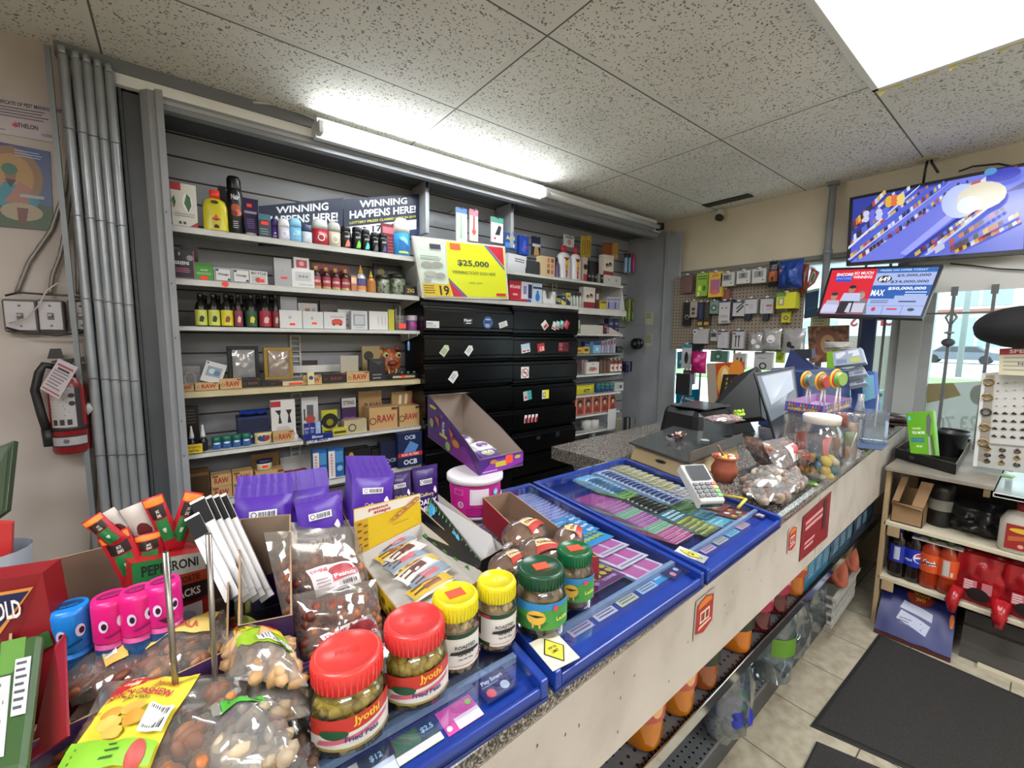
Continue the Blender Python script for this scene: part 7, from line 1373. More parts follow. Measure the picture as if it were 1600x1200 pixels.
# candy display carton with rainbow lollipop rolls on top of jars
P0=[rp(1226,640,'x',1.80),rp(1332,640,'x',1.66)]
zc=rp(1232,640,'x',1.78).z
pp=[rp(1226,641,'z',zc),rp(1285,650,'z',zc),rp(1330,636,'z',zc),rp(1275,627,'z',zc)]
bcol='b8487c'
tt=[('p',[(.08*i,.6+.0*i),(.08*i+.07,.6),(.08*i+.035,1)],('3a6ac8','d88a2c','48a878','c83c50')[i % 4]) for i in range(12)]+[('t',.5,.34,.34,'HAMBURGERS',.8,'d8b84a'),('r',0,0,1,.1,'4a3a8c')]
dc=tray_box('candy_display','multicoloured low candy display carton set on top of the clear jars','carton',(pp[0].x,pp[0].y-.0),(pp[1].x,pp[1].y),(pp[2].x,pp[2].y),(pp[3].x,pp[3].y),zc,.035,.035,'5a4a94','9a7aa4',tt,tt)
for k,(px,py) in enumerate(((1265,594),(1288,596),(1312,592))):
 p=rp(px,py,'x',1.80-.03*k);t=thing('rainbow_lollipop','round rainbow rimmed candy roll on white stand, %s' % ('left one with yellow rim','middle one overlapping the others','right one with green centre')[k],'lollipop',p,-.3)
 for j,cl in enumerate(('d8b02c','c8442c','4aa04a','3a8cc8','d8902c')):
  q=M();r_=.031-.004*j;q.lathe([(r_,-.013+.004*j),(r_+.002,-.010+.004*j),(r_,-.007+.004*j)],mat(cl,.3),20,T=Matrix.Rotation(PI/2,4,'X'));q.build('coloured_ring',t)
 q=M();q.lathe([(.001,-.015),(.022,-.014),(.022,.012)],mat(('5a6a74','b83c2c','7a9a3c')[k],.3),18,T=Matrix.Rotation(PI/2,4,'X'));q.build('centre_disc',t)
 q=M();q.tube([(-.006,0,-.03),(-.014,0,zc+.02-p.z)],.003,mat('c8c4c8',.3));q.tube([(.006,0,-.03),(.012,0,zc+.02-p.z)],.003,mat('c8c4c8',.3));q.build('white_stand',t)
# acrylic tray of snack bags
a0,a1,a2,a3=rp(1222,792,'z',K),rp(1310,732,'z',K),rp(1250,712,'z',K),rp(1160,748,'z',K)
cc=(a0+a1+a2+a3)/4;t=thing('acrylic_tray','clear acrylic tray of bagged nuts and brown sweets at the counter edge','tray',(cc.x,cc.y,K));Q4=[p-cc for p in (a0,a1,a2,a3)]
ac=glass('f8faff',.35,.05,.05,'d8dce0')
for i,nm in enumerate(('front_wall','right_wall','back_wall','left_wall')):
 a,b_=Q4[i],Q4[(i+1) % 4];n=Vector((b_.y-a.y,a.x-b_.x)).normalized()*.003;q=M();hh=.045 if i==0 else .03
 q.hexa([(a.x,a.y,.002),(b_.x,b_.y,.002),(b_.x-n.x,b_.y-n.y,.002),(a.x-n.x,a.y-n.y,.002)],[(a.x,a.y,hh),(b_.x,b_.y,hh),(b_.x-n.x,b_.y-n.y,hh),(a.x-n.x,a.y-n.y,hh)],ac);q.build(nm,t)
q=M();q.prism([(p.x,p.y) for p in Q4],.0,.002,ac);q.build('tray_floor',t)
def qb(label,z,pts,d,fill,items,lq,sd,mf=None,fv=(.05,.8)):return qbag(label,[rp(a,b_,'z',K+z_) for (a,b_),z_ in zip(pts,z)],d,fill,items,lq,sd,mf,fv)
ambr=(60,.009,['4c2416','6a3420','7c4228','8c5434'],(1.3,1,1));brwn=(46,.013,['6a5648','7c6a5c','5a4638','8a7a6c'],(1.3,1,.7))
qb('bag of amber nuts standing left in the acrylic tray, its top twisted',(.02,.02,.13,.13),((1185,722),(1220,735),(1190,685),(1158,680)),.05,ambr,(),None,31,film2)
C_=[rp(a,b_,'z',K+z_) for (a,b_),z_ in zip(((1215,742),(1262,728),(1230,682),(1190,690)),(.03,.03,.12,.12))]
qbag('bag of amber nuts with white label standing right in the acrylic tray',C_,.055,ambr,[('r',0,0,1,1,'d0ccc8'),('r',.3,.3,.9,.9,'c85a5c'),('ln',.1,.1,.6,.3,2,'6a6a6a')],onq(C_,(1228,726),(1245,718),(1232,694),(1215,702)),32,film2,(.05,.8))
qb('bag of red jelly strips leaning against the white-lidded jar',(.03,.03,.1,.1),((1250,735),(1268,728),(1262,700),(1245,704)),.02,(20,.006,['a83c38','c05a54'],(2,.6,.6)),(),None,33)
for k,(pts,lab) in enumerate(((((1160,770),(1200,790),(1205,745),(1165,740)),'bag of greyish brown sweets lying left in the acrylic tray'),(((1195,785),(1232,780),(1225,740),(1190,742)),'bag of greyish brown sweets lying in the middle of the acrylic tray'),(((1225,778),(1262,755),(1245,730),(1215,742)),'bag of greyish brown sweets lying right in the acrylic tray'),(((1175,760),(1225,762),(1220,728),(1180,730)),'bag of pale wrapped sweets on top of the brown ones'))):
 qb(lab,(.03+.02*(k==3),)*4,pts,.05,brwn if k<3 else (30,.012,['a89c8c','8c7c68','c0b8a8'],(1.3,1,.7)),(),None,34+k,film2)
# perspex box with letters, mat, dish, small things at the far end
p=rp(1365,697,'z',K);P4=[rp(1338,700,'z',K),rp(1378,704,'z',K),rp(1390,693,'z',K),rp(1345,690,'z',K)]
t,c=box3('counter_mat','flat blue grey mat near the far end of the counter','mat',P4,K,.004,mat('3c4c6a',.4),bev=.001)
p=rp(1364,690,'z',K+.005);t=thing('acrylic_stand','clear acrylic cube holder with a white card on the blue mat','holder',(p.x,p.y,K+.005),.3);q=M();hh=rp(1364,645,'y',p.y).z-K
q.box(-.05,.05,-.04,.04,0,hh,glass('e4eef8',.4,.05,.15,'a8b8c8'));q.build('acrylic_block',t,.002);q=M();q.box(-.02,.02,-.002,.002,hh*.5,hh*1.5,mat('b8b8b4'));q.build('white_card',t);
q=M();q.lathe([(.016,0),(.02,hh*.9),(.012,hh*1.2),(.012,hh*1.45)],glass('ffffff',.4,.05,.3,'c8ccd0'),12,c=(.06,.05));q.build('pump_bottle',t)
p=rp(1398,664,'z',K);lath('brown_dish','dark brown round dish with a lump on it at the counter end','dish',[('dish',[(.05,0),(.11,.012),(.12,.022),(.10,.02)],mat('3a211c',.25),{}),('dish_lump',[(.07,.02),(.08,.035),(.075,.055),(.03,.06)],mat('2a1815',.4),{})],(p.x,p.y+.02,K))
p=rp(1267,752,'z',K);q=M();pillow(q,.05,.03,.008,mat('7cac3c',.4),4,6,.5);solo('green_wrapper',q,'tiny green wrapper beside the acrylic tray','wrapper',(p.x-.01,p.y-.02,K),.4,rx=UP)
# navy lottery terminal and blue flyer stand behind the jars
P4=[Vector((x,y,0)) for x,y in ((2.3,.72),(2.72,.62),(2.78,.84),(2.36,.94))]
t,c=box3('lottery_terminal','navy lottery terminal with raised lid and little dark display behind the clear jars','terminal',P4,K,.3,mat('20305e',.35),bev=.01,topf=.8)
quad3('raised_lid',None,None,mixq((1212,610,2.55),(1262,612,2.45),(1272,572,2.5),(1235,545,2.6)),.03,'1c2850',[('r',.05,.05,.95,.95,'202e5c')],.004,parent=t)
quad3('display',None,None,mixq((1238,560,2.6),(1268,560,2.5),(1268,545,2.5),(1240,546,2.6)),.02,'3a3d48',(),.002,parent=t)
fb=quad3('flyer_stand','blue stand with grey printed flyers at the far end of counter','stand',mixq((1330,660,2.75),(1370,640,2.7),(1366,580,2.8),(1328,580,2.85)),.02,'4a62a0',[('c',.2,.9,.02,'22305c'),('c',.8,.9,.02,'22305c'),('r',.5,.3,.98,.9,'7ab0c4')],.002)
for k,(a,b_,a2,b2,c1) in enumerate(((1303,572,1350,545,'9aa4b4'),(1315,590,1352,573,'b8bcc4'),(1322,604,1352,590,'c4c8d0'))):
 quad3('flyer_rack',('uppermost','middle','lowest')[k]+' tier of grey flyers on the blue counter stand','flyer',mixq((a,b_,2.72),(a2+2,b_-6,2.66),(a2-5,b2-2,2.74),(a-2,b2+6,2.8)),.02,c1,[('r',.1,.5,.45,.9,'d4d8e0'),('r',.55,.5,.9,.9,'d4d8e0'),('r',.1,.1,.45,.4,'7a86a0'),('r',.55,.1,.9,.4,'b0b860' if k==0 else '7a86a0')])
# ================================================================== pegboard and goods by the left window
PX=3.33
def Xq(X,*pts):return [rp(a,b_,'x',X) for a,b_ in pts]
pgt,pgb=rp(1150,422,'x',PX).z,rp(1150,548,'x',PX).z
y1_,y0_=2.0,rp(1256,480,'x',PX).y
pgm=dots('tan_pegboard','85796a','1d1a16',.0254,.0045,(1,2),.7)
q=M();q.box(PX,PX+.006,y0_,2.05,pgb,pgt,pgm);t=solo('pegboard',q,'tan pegboard hung with phone cables and packs in front of the left window','pegboard')
q=M()
for y in (y0_,1.65,2.0):q.box(PX+.006,WX-.001,y,y+.02,pgt-.04,pgt-.02,gsteel)
q.build('pegboard_bracket',t)
def peg(nm,label,cat,x0,x1,yt,yb,base,items=(),dz=.0,stackd=.03,X=None,rnd=.002,hook=True,cr=None,side=()):
 """pack hanging off the pegboard; its face looks back at the counter (towards -x)"""
 X=X or PX-.014-stackd-(.03 if cr else 0)-max(dz,dz*.3);A=rp(x0,(yt+yb)/2,'x',X);B=rp(x1,(yt+yb)/2,'x',X);w=abs(A.y-B.y);T_=rp((x0+x1)/2,yt,'x',X).z;b_=rp((x0+x1)/2,yb,'x',X).z;h=T_-b_
 q=M()
 if cr:
  pillow(q,w,h,stackd*1.4,mat(base,.3) if isinstance(base,str) else base,cr,12,.5,items)
 else:q.box(-w/2,w/2,0,stackd,0,h,mat(base,.4) if isinstance(base,str) else base);q.front(-w/2,w/2,0,0,h,list(items));q.box(-w*.12,w*.12,0,.0015,h,h+.012,mat('c8c8c4'))
 o=solo(nm,q,label,cat,(X,(A.y+B.y)/2,b_),-PI/2,None,rnd)
 if hook:q=M();q.tube([(0,0,.014),(0,0,0),(PX-X+.03,0,0)],.0025,wirem,6);solo('display_hook',q,'thin wire display hook carrying a hanging pack','hook',(X-.03,(A.y+B.y)/2,T_-.004),0,'wire hooks on the slatwall and pegboard')
 return o
peg('hanging_pack','dull pink pack at the far upper corner of the pegboard','hanging pack',1066,1081,430,457,'6c4c48')
peg('air_freshener_pack','lime green pack with small black logo on upper row of pegboard','hanging pack',1088,1106,427,463,'86b02c',[('ln',.1,.7,.9,.9,2,'2c3a14'),('e',.3,.35,.15,.12,'c8d83c'),('e',.7,.35,.15,.12,'3a6a24'),('r',.15,.03,.3,.2,'d8d8c8')])
peg('air_freshener_pack','yellow pack with mauve window on upper row of pegboard','hanging pack',1107,1128,425,464,'c8a82c',[('r',.15,.15,.85,.7,'9a5a78'),('r',.3,.1,.7,.3,'c85a4a'),('t',.5,.86,.12,'glade',.7,'b8382c')],stackd=.06)
for k,(a,b_,y0,y1) in enumerate(((1126,1147,426,447),(1151,1172,423,443),(1175,1197,420,442))):
 peg('phone_mount_box',('leftmost','middle','rightmost')[k]+' of three white boxes with grey window on upper row of pegboard','box',a,b_,y0,y1,'b4b4b0',[('r',.15,.4,.8,.85,'7c7e7c'),('r',.25+.1*k,.5,.6,.8,'4a4c4c'),('c',.8,.2,.05,'3a2a2c')],stackd=.06)
peg('glove_pack','navy and orange pack beside the blue shiny bag','hanging pack',1201,1217,408,448,'1c2030',[('r',.1,.2,.95,.6,'b8622c'),('c',.5,.35,.14,'1c2030'),('r',.1,.7,.9,.74,'6a7080'),('r',.1,.8,.9,.84,'6a7080')],cr=4)
peg('snack_bag','big shiny blue bag at the right end of the top row','bag',1217,1255,406,450,'12347c',[('e',.15,.6,.07,.05,'c84a6c'),('e',.6,.4,.3,.2,'1a4490')],cr=7,stackd=.09)
peg('snack_bag','brown red bag edge right behind the blue shiny bag','bag',1251,1263,413,458,'6c2e1e',cr=9,dz=-.02)
peg('hanging_pack','small reddish pack between yellow pack and white window boxes, lower','hanging pack',1128,1140,452,468,'7c4438',dz=-.01)
peg('sock_pack','black pack with white swirl at far left of second row','hanging pack',1067,1078,472,508,'151416',[('c',.6,.35,.1,'8a8a88'),('c',.6,.33,.07,'151416')])
peg('charger_pack','white case-shaped pack with dark icons, second row','hanging pack',1078,1089,470,496,'9c9286',[('e',.5,.5,.25,.1,'2c2c2c'),('e',.5,.25,.25,.1,'3c3c3c')])
peg('pen_pack','navy and yellow pack, left one hanging on second row','hanging pack',1090,1099,472,508,'20222e',[('r',.1,0,.9,.14,'b0902c'),('r',.3,.3,.7,.9,'2c3a68')])
peg('pen_pack','dark brown pack with yellow foot, right one on second row','hanging pack',1100,1109,472,508,'2a2420',[('r',.1,0,.9,.14,'a88430'),('r',.3,.3,.7,.9,'3c3430')])
peg('tape_pack','pale green disc pack on second row','hanging pack',1109,1122,470,490,'6f8a7c',[('c',.5,.45,.25,'3c4c44'),('c',.5,.45,.12,'a8b8ac')])
cb_='b0b0b2'
peg('earphone_box','tall white box with two tiny pink earbuds, second row','box',1123,1140,470,505,cb_,[('c',.3,.68,.04,'9a4a50'),('c',.68,.68,.04,'9a4a50'),('ln',.1,.25,.9,.35,2,'6a6a6a'),('r',0,.93,1,1,'2c3a5c'),('bar',.3,.03,.9,.12,'3a3a3a')])
peg('cable_box','white box picturing two black diagonal plugs, second row','box',1145,1163,471,494,'aeaeb0',[('p',[(.3,.3),(.9,.75),(.95,.65),(.4,.22)],'1c1c20'),('p',[(.3,.55),(.9,.95),(.95,.88),(.36,.48)],'1c1c20'),('r',0,.92,1,1,'2c3050')],side=())
peg('cable_box','white box with faint grey scribble, second row','box',1164,1182,466,490,cb_,[('r',.05,.55,.3,.62,'4a2c34'),('ln',.4,.3,.8,.6,3,'8a8c90'),('r',0,.93,1,1,'2c3050')])
peg('cable_box','white box with vertical cable and red bar, second row','box',1188,1208,465,490,cb_,[('r',.2,.1,.25,.6,'8a8c90'),('r',.45,.45,.9,.55,'a03a44'),('ln',.5,.2,.9,.4,2,'8a8c90'),('r',0,.93,1,1,'2c3050')])
peg('bulb_box','row of bright yellow bulb boxes with green top, second row','box',1213,1243,457,482,'c4c018',[('r',0,.75,.5,1,'4a8a2c'),('r',.1,.2,.42,.7,'8a8a50'),('r',.18,.3,.34,.6,'c8c8a0')],stackd=.08)
peg('lock_pack','small yellow pack with padlock picture below the bulb boxes','hanging pack',1221,1234,486,504,'b8ac1c',[('c',.55,.4,.2,'6a601c'),('c',.55,.4,.1,'b8ac1c'),('r',0,.85,1,1,'6a8a2c')])
peg('cable_pack','white coiled cable pack at left of third row','hanging pack',1083,1106,514,537,'a8a8a8',[('c',.1,.8,.14,'d0d0d0'),('c',.1,.8,.08,'3a3632')],dz=.0)
peg('earphone_box','little white box with dark screen picture on third row','box',1110,1120,517,533,'a4a4a6',[('r',.1,.4,.9,.8,'3c3e46')])
peg('cable_box','white box with two faint cable lines and red dash, third row','box',1121,1137,517,544,cb_,[('r',.05,.78,.3,.86,'8a2c34'),('r',.4,.15,.44,.7,'8a8a8c'),('r',.6,.15,.64,.7,'8a8a8c'),('r',0,.94,1,1,'2c3050')])
peg('cable_box','white box picturing two black plugs pointing up, third row','box',1144,1162,516,545,cb_,[('r',.28,.1,.36,.7,'141418'),('r',.55,.1,.63,.7,'141418'),('r',.25,.6,.39,.72,'141418'),('r',.52,.6,.66,.72,'141418'),('r',.05,.78,.3,.86,'8a2c34'),('r',0,.94,1,1,'2c3050')])
fm=glass('ffffff',.5,.1,.5,'b4b4b4')
peg('clear_bag','crumpled clear bag with white plugs, left one on third row','bag',1170,1193,519,549,fm,[('e',.4,.5,.2,.15,'d0d0d0'),('e',.7,.25,.15,.1,'d0d0d0')],cr=3)
peg('clear_bag','crumpled clear bag with white cable, middle one on third row','bag',1192,1221,513,546,fm,[('e',.5,.5,.25,.2,'d0d0d0')],cr=5,dz=.02)
peg('clear_bag','big clear bag with black plug inside, at right end of third row','bag',1222,1259,513,552,fm,[('e',.35,.35,.12,.12,'18181c'),('e',.5,.25,.12,.06,'18181c')],cr=6)
peg('usb_pack','white pack with black gadget and teal top at lower left of pegboard','hanging pack',1065,1080,538,576,'b0b4b4',[('r',0,.85,1,1,'3a8c9c'),('e',.5,.45,.2,.25,'22242a')])
peg('black_pack','black pack behind the magenta scrunchie bag','hanging pack',1078,1095,536,570,'16171a',dz=-.01)
peg('scrunchie_bag','bright magenta bag hanging under the pegboard','bag',1080,1104,549,583,'a81464',[('e',.5,.6,.25,.1,'d84a94'),('e',.5,.3,.25,.1,'7c0c4c')],cr=8,stackd=.05)
peg('card_pack','grey pack with red edge under the black ones','hanging pack',1067,1084,578,600,'5c4a50',[('r',.15,.2,.85,.8,'7a6a70')],dz=-.02)
peg('green_disc_pack','green round blister pack under the tan pegboard','hanging pack',1110,1137,548,566,'4c6a5c',[('c',.45,.5,.35,'2c5c44'),('c',.45,.5,.14,'8aa898')],dz=-.01)
peg('earphone_box','white box with two small black earpieces below the pegboard','box',1145,1165,552,577,'a4a098',[('e',.35,.6,.09,.16,'3c3c40'),('e',.65,.6,.09,.16,'3c3c40'),('r',0,0,1,.12,'8c5a58')])
peg('cable_pack','white hanging pack with black ring cable below the clear bags','hanging pack',1178,1207,550,578,'a8a8a6',[('c',.5,.22,.2,'22242a'),('c',.5,.22,.12,'a8a8a6'),('ln',.2,.6,.8,.7,1,'6a6a6a')])
peg('sponge_pack','yellow green pack peeping out behind the navy terminal','hanging pack',1212,1225,546,567,'9aa81c',[('e',.5,.4,.35,.2,'5a7a1c'),('r',0,.85,1,1,'4a6a2c')])
for k in range(3):peg('display_pack_rear','dark navy pack edge behind a white cable box','hanging pack',1136+k*28,1145+k*28,468,500,'15162a',dz=-.015,hook=False).__setitem__('group','navy pack edges')
# window behind: bars, posters, vertical things
barm=mat('5a5c5c',.45)
for k,(a,b_,c_,d_) in enumerate(((1070,600,1068,660),(1094,590,1092,670),(1148,545,1146,600),(1386,470,1372,660),(1347,480,1340,640))):
 A=rp(a,b_,'x',WX-.04);q=M();q.box(-.006,.006,-.006,.006,ZS+.0,ZT-.02,barm);solo('window_bar',q,'slim vertical steel bar inside the left window, %s from the recess' % ('first','second','third','fifth','fourth')[k],'window bar',(WX-.04,A.y,0))
for k,(a,b_) in enumerate(((1479,560),(1546,520))):
 A=rp(a,b_,'x',WX-.04);q=M();z0_=ZS+.03;q.box(-.007,.007,-.007,.007,z0_,CZ+.30,barm);q.box(-.004,.004,-.014,.014,CZ+.26,CZ+.31,barm)
 if k==0:q.tube([(0,0,CZ+.18),(-.01,.022,CZ+.14),(-.012,.0,CZ+.09),(-.01,-.022,CZ+.14),(0,0,CZ+.18)],.006,mat('6a6c6a',.5));q.ball((-.012,0,CZ+.0),.03,mat('3a3c3c',.6),8,(.7,1,.8));q.ball((-.012,0,CZ+.055),.015,mat('77797a',.6),8,(.7,1.6,.5))
 solo('window_bar',q,('vertical bar of right window knotted with a cloth tie','plain vertical bar of right window near the black hat')[k],'window bar',(WX-.04,A.y,0))
q=M();A=rp(1500,489,'x',WX-.04);q.box(-.004,.004,-1.35,.5,-.005,.005,barm);solo('window_bar',q,'horizontal steel bar crossing the right window','window bar',(WX-.04,0,A.z))
# posters facing the street and the flame picture
quad3('flame_poster','orange flame-coloured poster standing behind the black monitor','poster',Xq(3.25,(1108,660),(1160,640),(1163,565),(1104,568)),.004,'b8481c',[('p',[(.0,0),(.3,0),(.25,1),(0,1)],'a09484'),('e',.5,.65,.22,.3,'e0a850'),('e',.5,.7,.1,.2,'f0d8a0'),('e',.8,.75,.2,.3,'d88430'),('r',.35,0,.5,.5,'c83020'),('r',.55,0,1,.25,'5a2418')])
quad3('framed_picture','black framed picture of gold ornaments leaning right of flame poster','picture',Xq(3.235,(1122,628),(1152,605),(1152,585),(1130,585)),.01,'16120e',[('r',.1,.06,.9,.94,'2c2218')]+[('c',.35+.3*(i % 2),.2+.2*(i//2),.07,'a08c5c') for i in range(7)])
quad3('lottery_decal','turquoise lottery poster with 49 in the corner of the left window','poster',Xq(WX-.01,(1056,668),(1092,668),(1092,608),(1056,610)),.003,sheet('12788c'),[('p',[(.05,.45),(.3,.85),(.6,.75),(.9,.7),(.95,.4),(.5,.35)],'d0d8dc'),('p',[(.1,.48),(.3,.78),(.9,.66),(.9,.44)],'166078'),('p',[(.12,.55),(.25,.72),(.35,.58),(.22,.42)],'d8dce0'),('c',.24,.57,.08,'c84a44'),('t',.62,.56,.24,'49',.4,'e0e8ec'),('t',.65,.76,.07,'LOTTO',.4,'c8dce0')])
quad3('lottery_decal','small turquoise strip poster above the white 49 one','poster',Xq(WX-.01,(1058,576),(1072,575),(1072,548),(1058,550)),.003,'166a7c',[('t',.5,.4,.2,'ASK',.8,'d0dce0')])
q=M();q.box(-.02,.02,-.0,.12,0,.28,mat('1b1a1c',.5));A=rp(1064,658,'x',3.2);solo('speaker_box',q,'plain black box standing at the counter end by the grey jamb','box',(2.9,1.15,CTZ-.03))
COL.objects[-1].location=(A.x-.02,A.y-.08,CTZ+.001);COL.objects[-1].scale=(1,1,.6)
quad3('orange_red_sandal','pair of red, white and green sandals hanging beside pipe','sandals',Xq(3.3,(1259,452),(1272,442),(1280,425),(1268,418)),.02,'9c4034',[('e',.5,.5,.3,.4,'b8b49c'),('e',.5,.5,.2,.3,'3a6a54')],.004)
quad3('blue_towel','dark teal cloth hanging between the pegboard and the pipe','cloth',Xq(3.36,(1256,498),(1276,494),(1280,450),(1258,455)),.01,'1c3c58',[('r',.1,.3,.9,.34,'2c5470'),('r',0,.92,1,1,'a8a898')],.003)
A=rp(1270,500,'x',3.38);q=M();q.box(-.0015,0,-.055,.055,-.08,.08,mat('a8a27c',.8));q.deco(.1,.14,[('ln',.1,.1,.9,.9,6,'6a6448')],lambda a,b_,e:(-.0015-e,.05-a,-.07+b_));solo('paper_note',q,'yellowed handwritten note taped on the grey pipe','note',(px_-.0225,py_,A.z))
quad3('carton_board','dark reddish patterned board standing behind the pipe under the small screen','board',Xq(3.3,(1264,568),(1324,563),(1326,508),(1262,510)),.02,noisy('patterned_brown_board',[(.35,'3c1f16'),(.5,'6c4430'),(.65,'8c6c50')],30,.6),[('e',.5,.5,.3,.4,'74442e'),('e',.5,.5,.18,.26,'9a7c58'),('e',.5,.5,.08,.12,'6c2c20')])
quad3('green_carton','lime green and cream carton behind the rainbow lollipops','carton',Xq(3.0,(1290,655),(1312,652),(1312,548),(1292,550)),.04,'8c9a58',[('r',0,.45,1,1,'74a828')],.002)
q=M();A=rp(1318,545,'x',3.1)
for k in range(3):pillow(q,.16,.05,.1,noisy('grey_wrapping',[(.3,'8c8a84'),(.7,'b0aea8')],20,.4),k+2,10,.6)
solo('crumpled_wrapping',q,'grey crumpled wrapping behind the flyer rack','wrapping',(3.1,A.y+.02,A.z-.01),-PI/2)
q=M();A=rp(1354,540,'x',WX-.06);q.box(0,.03,-.035,.035,ZS,ZT-.3,mat('1c2c50',.5));solo('blue_frame_post',q,'dark blue upright post in the left window below the small screen','post',(WX-.06,A.y,0))
# mirrored lettering stuck on the outside of the glass
def mirror_items(it):
 o=[]
 for k in it:
  if k[0]=='r':o.append(('r',1-k[3],k[2],1-k[1],k[4],k[5]))
  elif k[0]=='p':o.append(('p',[(1-a,b_) for a,b_ in k[1]],k[2]))
  else:o.append((k[0],1-k[1])+tuple(k[2:]))
 return o
def outside(name,label,px4,base,items,X=WX+.075):
 """sheet on the outer face of the glass, its print facing the street and showing through reversed"""
 P=Xq(X,*px4);c=sum(P,Vector())/4;q=M();L=[p-c for p in P]
 q.add(L,[(0,1,2,3)],sheet(base))
 q.deco(1,1,[k_[:-1]+(sheet(k_[-1]),) for k_ in items],lambda a,b_,e:tuple(L[0].lerp(L[1],1-a).lerp(L[3].lerp(L[2],1-a),b_)-Vector((e*3,0,0))));return solo(name,q,label,'window sign',c)
outside('window_sign','white sign with red mirrored CHIPS lettering on the left window',((1308,525),(1420,525),(1428,470),(1312,478)),'dfe2e2',[('t',.42,.5,.4,'- CHIPS',.8,'d86a74')])
outside('window_sign','grey brown lower sheet on the left window under the CHIPS sign',((1300,612),(1405,608),(1420,525),(1308,525)),'98948a',[])
outside('window_sign','pale turquoise sheet with little red marks at the bottom of left window',((1300,650),(1402,646),(1406,608),(1300,612)),'a8ccd0',[('e',.15,.4,.03,.12,'d04a54'),('e',.6,.35,.03,.1,'d89a9c'),('r',.84,.0,1,1,'e0e4e0')])
outside('window_sign','tall white strip with red print behind the acrylic stand',((1358,660),(1378,655),(1382,610),(1360,612)),'d8dad8',[('e',.5,.5,.3,.12,'c8545c'),('e',.5,.85,.4,.08,'c8848c')],X=WX+.073)
outside('window_sign','grey sheet with pale mirrored price 07.23 on the lower right window',((1428,700),(1580,700),(1572,594),(1440,600)),'8a8682',[('t',.4,.36,.26,'$ 123.70',.75,'d8d4d0'),('p',[(.5,.8),(.9,.7),(.95,1),(.6,1)],'b89a70'),('e',.15,.7,.1,.2,'b0a49c'),('e',.3,.8,.1,.15,'a8a098')])

# ------------------------------------------------------------------ screens on the right wall
tvP=Xq(3.36,(1322,416),(1606,396),(1612,252),(1328,309))
def shop_aisle():
 L=[('r',.025,.05,.98,.96,emis('2c3a9c',.6))]
 def E(c,s=1.1):return emis(c,s*.6)
 L+=[('p',[(.03,.05),(.36,.05),(.66,.5),(.98,.8),(.98,.96),(.6,.96)],E('6a74d8')),('p',[(.03,.1),(.03,.4),(.42,.93),(.62,.94)],E('4a5ac8')),('p',[(.46,.05),(.98,.05),(.98,.72),(.85,.7)],E('5a68cc'))]
 rr=random.Random(5);pal=['c84a3c','8c2c24','d8b84a','c8cce8','2c3050','5a6ad8','c87a3c','e0e4f4','3c2c44']
 def row(x0,y0,x1,y1,n,w,h):
  for i in range(n):
   f=i/n;x=x0+(x1-x0)*f;y=y0+(y1-y0)*f;s=1-.45*f
   L.append(('p',[(x,y),(x+w*s,y+w*s*1.3),(x+w*s-.006,y+w*s*1.3+h*s),(x-.006,y+h*s)],E(pal[rr.randrange(9)],.9)))
 row(.03,.5,.3,.93,16,.03,.06);row(.03,.3,.5,.93,30,.02,.05);row(.44,.06,.84,.66,26,.02,.05);row(.08,.06,.72,.9,34,.018,.05);row(.66,.05,.97,.34,16,.03,.06);row(.7,.78,.95,.93,10,.03,.06)
 row(.04,.08,.6,.93,26,.022,.08);row(.1,.07,.68,.88,26,.022,.06);row(.06,.34,.4,.93,20,.03,.09);row(.04,.5,.25,.93,14,.035,.1);row(.52,.06,.86,.62,20,.024,.07);row(.56,.06,.9,.5,14,.03,.06);row(.64,.06,.96,.4,14,.035,.07)
 L+=[('p',[(.36,.1),(.4,.07),(.7,.56),(.66,.6)],E('8a90e8',1.3)),('p',[(.03,.22),(.45,.92),(.46,.95),(.03,.26)],E('c8d0f4',1.2)),('p',[(.04,.06),(.62,.9),(.63,.92),(.03,.08)],E('a8b0f0',1.2)),('p',[(.5,.05),(.88,.66),(.89,.64),(.52,.05)],E('a8b4f0',1.2)),
          ('e',.68,.66,.1,.2,E('a4b0f0',1.3)),('e',.78,.68,.12,.16,E('c8c0a8',1.2)),('e',.72,.6,.06,.1,E('b8c4f4',1.4)),('e',.88,.88,.08,.07,E('2430b8',1.0)),('e',.82,.94,.03,.04,E('4a90c8',1.0))]
 L+=[('e',.28+.035*(i % 3),.78+.05*(i//3),.024,.05,E(('d8a83c','d86a3c','e0c870')[i % 3],1.1)) for i in range(6)]+[('e',.14+.04*(i % 4),.62+.07*(i//4),.02,.045,E(('c8ccec','5a6ae0')[i % 2],1.0)) for i in range(8)]
 return L
tv=thing('television','large wall television showing a blue tinted shop aisle','television',(tvP[0]+tvP[2])/2)
quad3('tv_casing',None,None,tvP,.045,'08080a',[],.004,parent=tv);quad3('tv_screen',None,None,[p-Vector((.002,0,0)) for p in tvP],.001,'0a0a0c',shop_aisle(),parent=tv)
q=M();q.box(.0,.09,-.1,.1,-.08,.08,mat('101012'));o=q.build('wall_mount',tv);o.location=(.045,0,0)
smP=[rp(1276,494,'x',3.08),rp(1441,498,'x',3.08),rp(1474,413,'x',3.2),rp(1298,419,'x',3.2)]
E=lambda c,s:emis(c,s*.62)
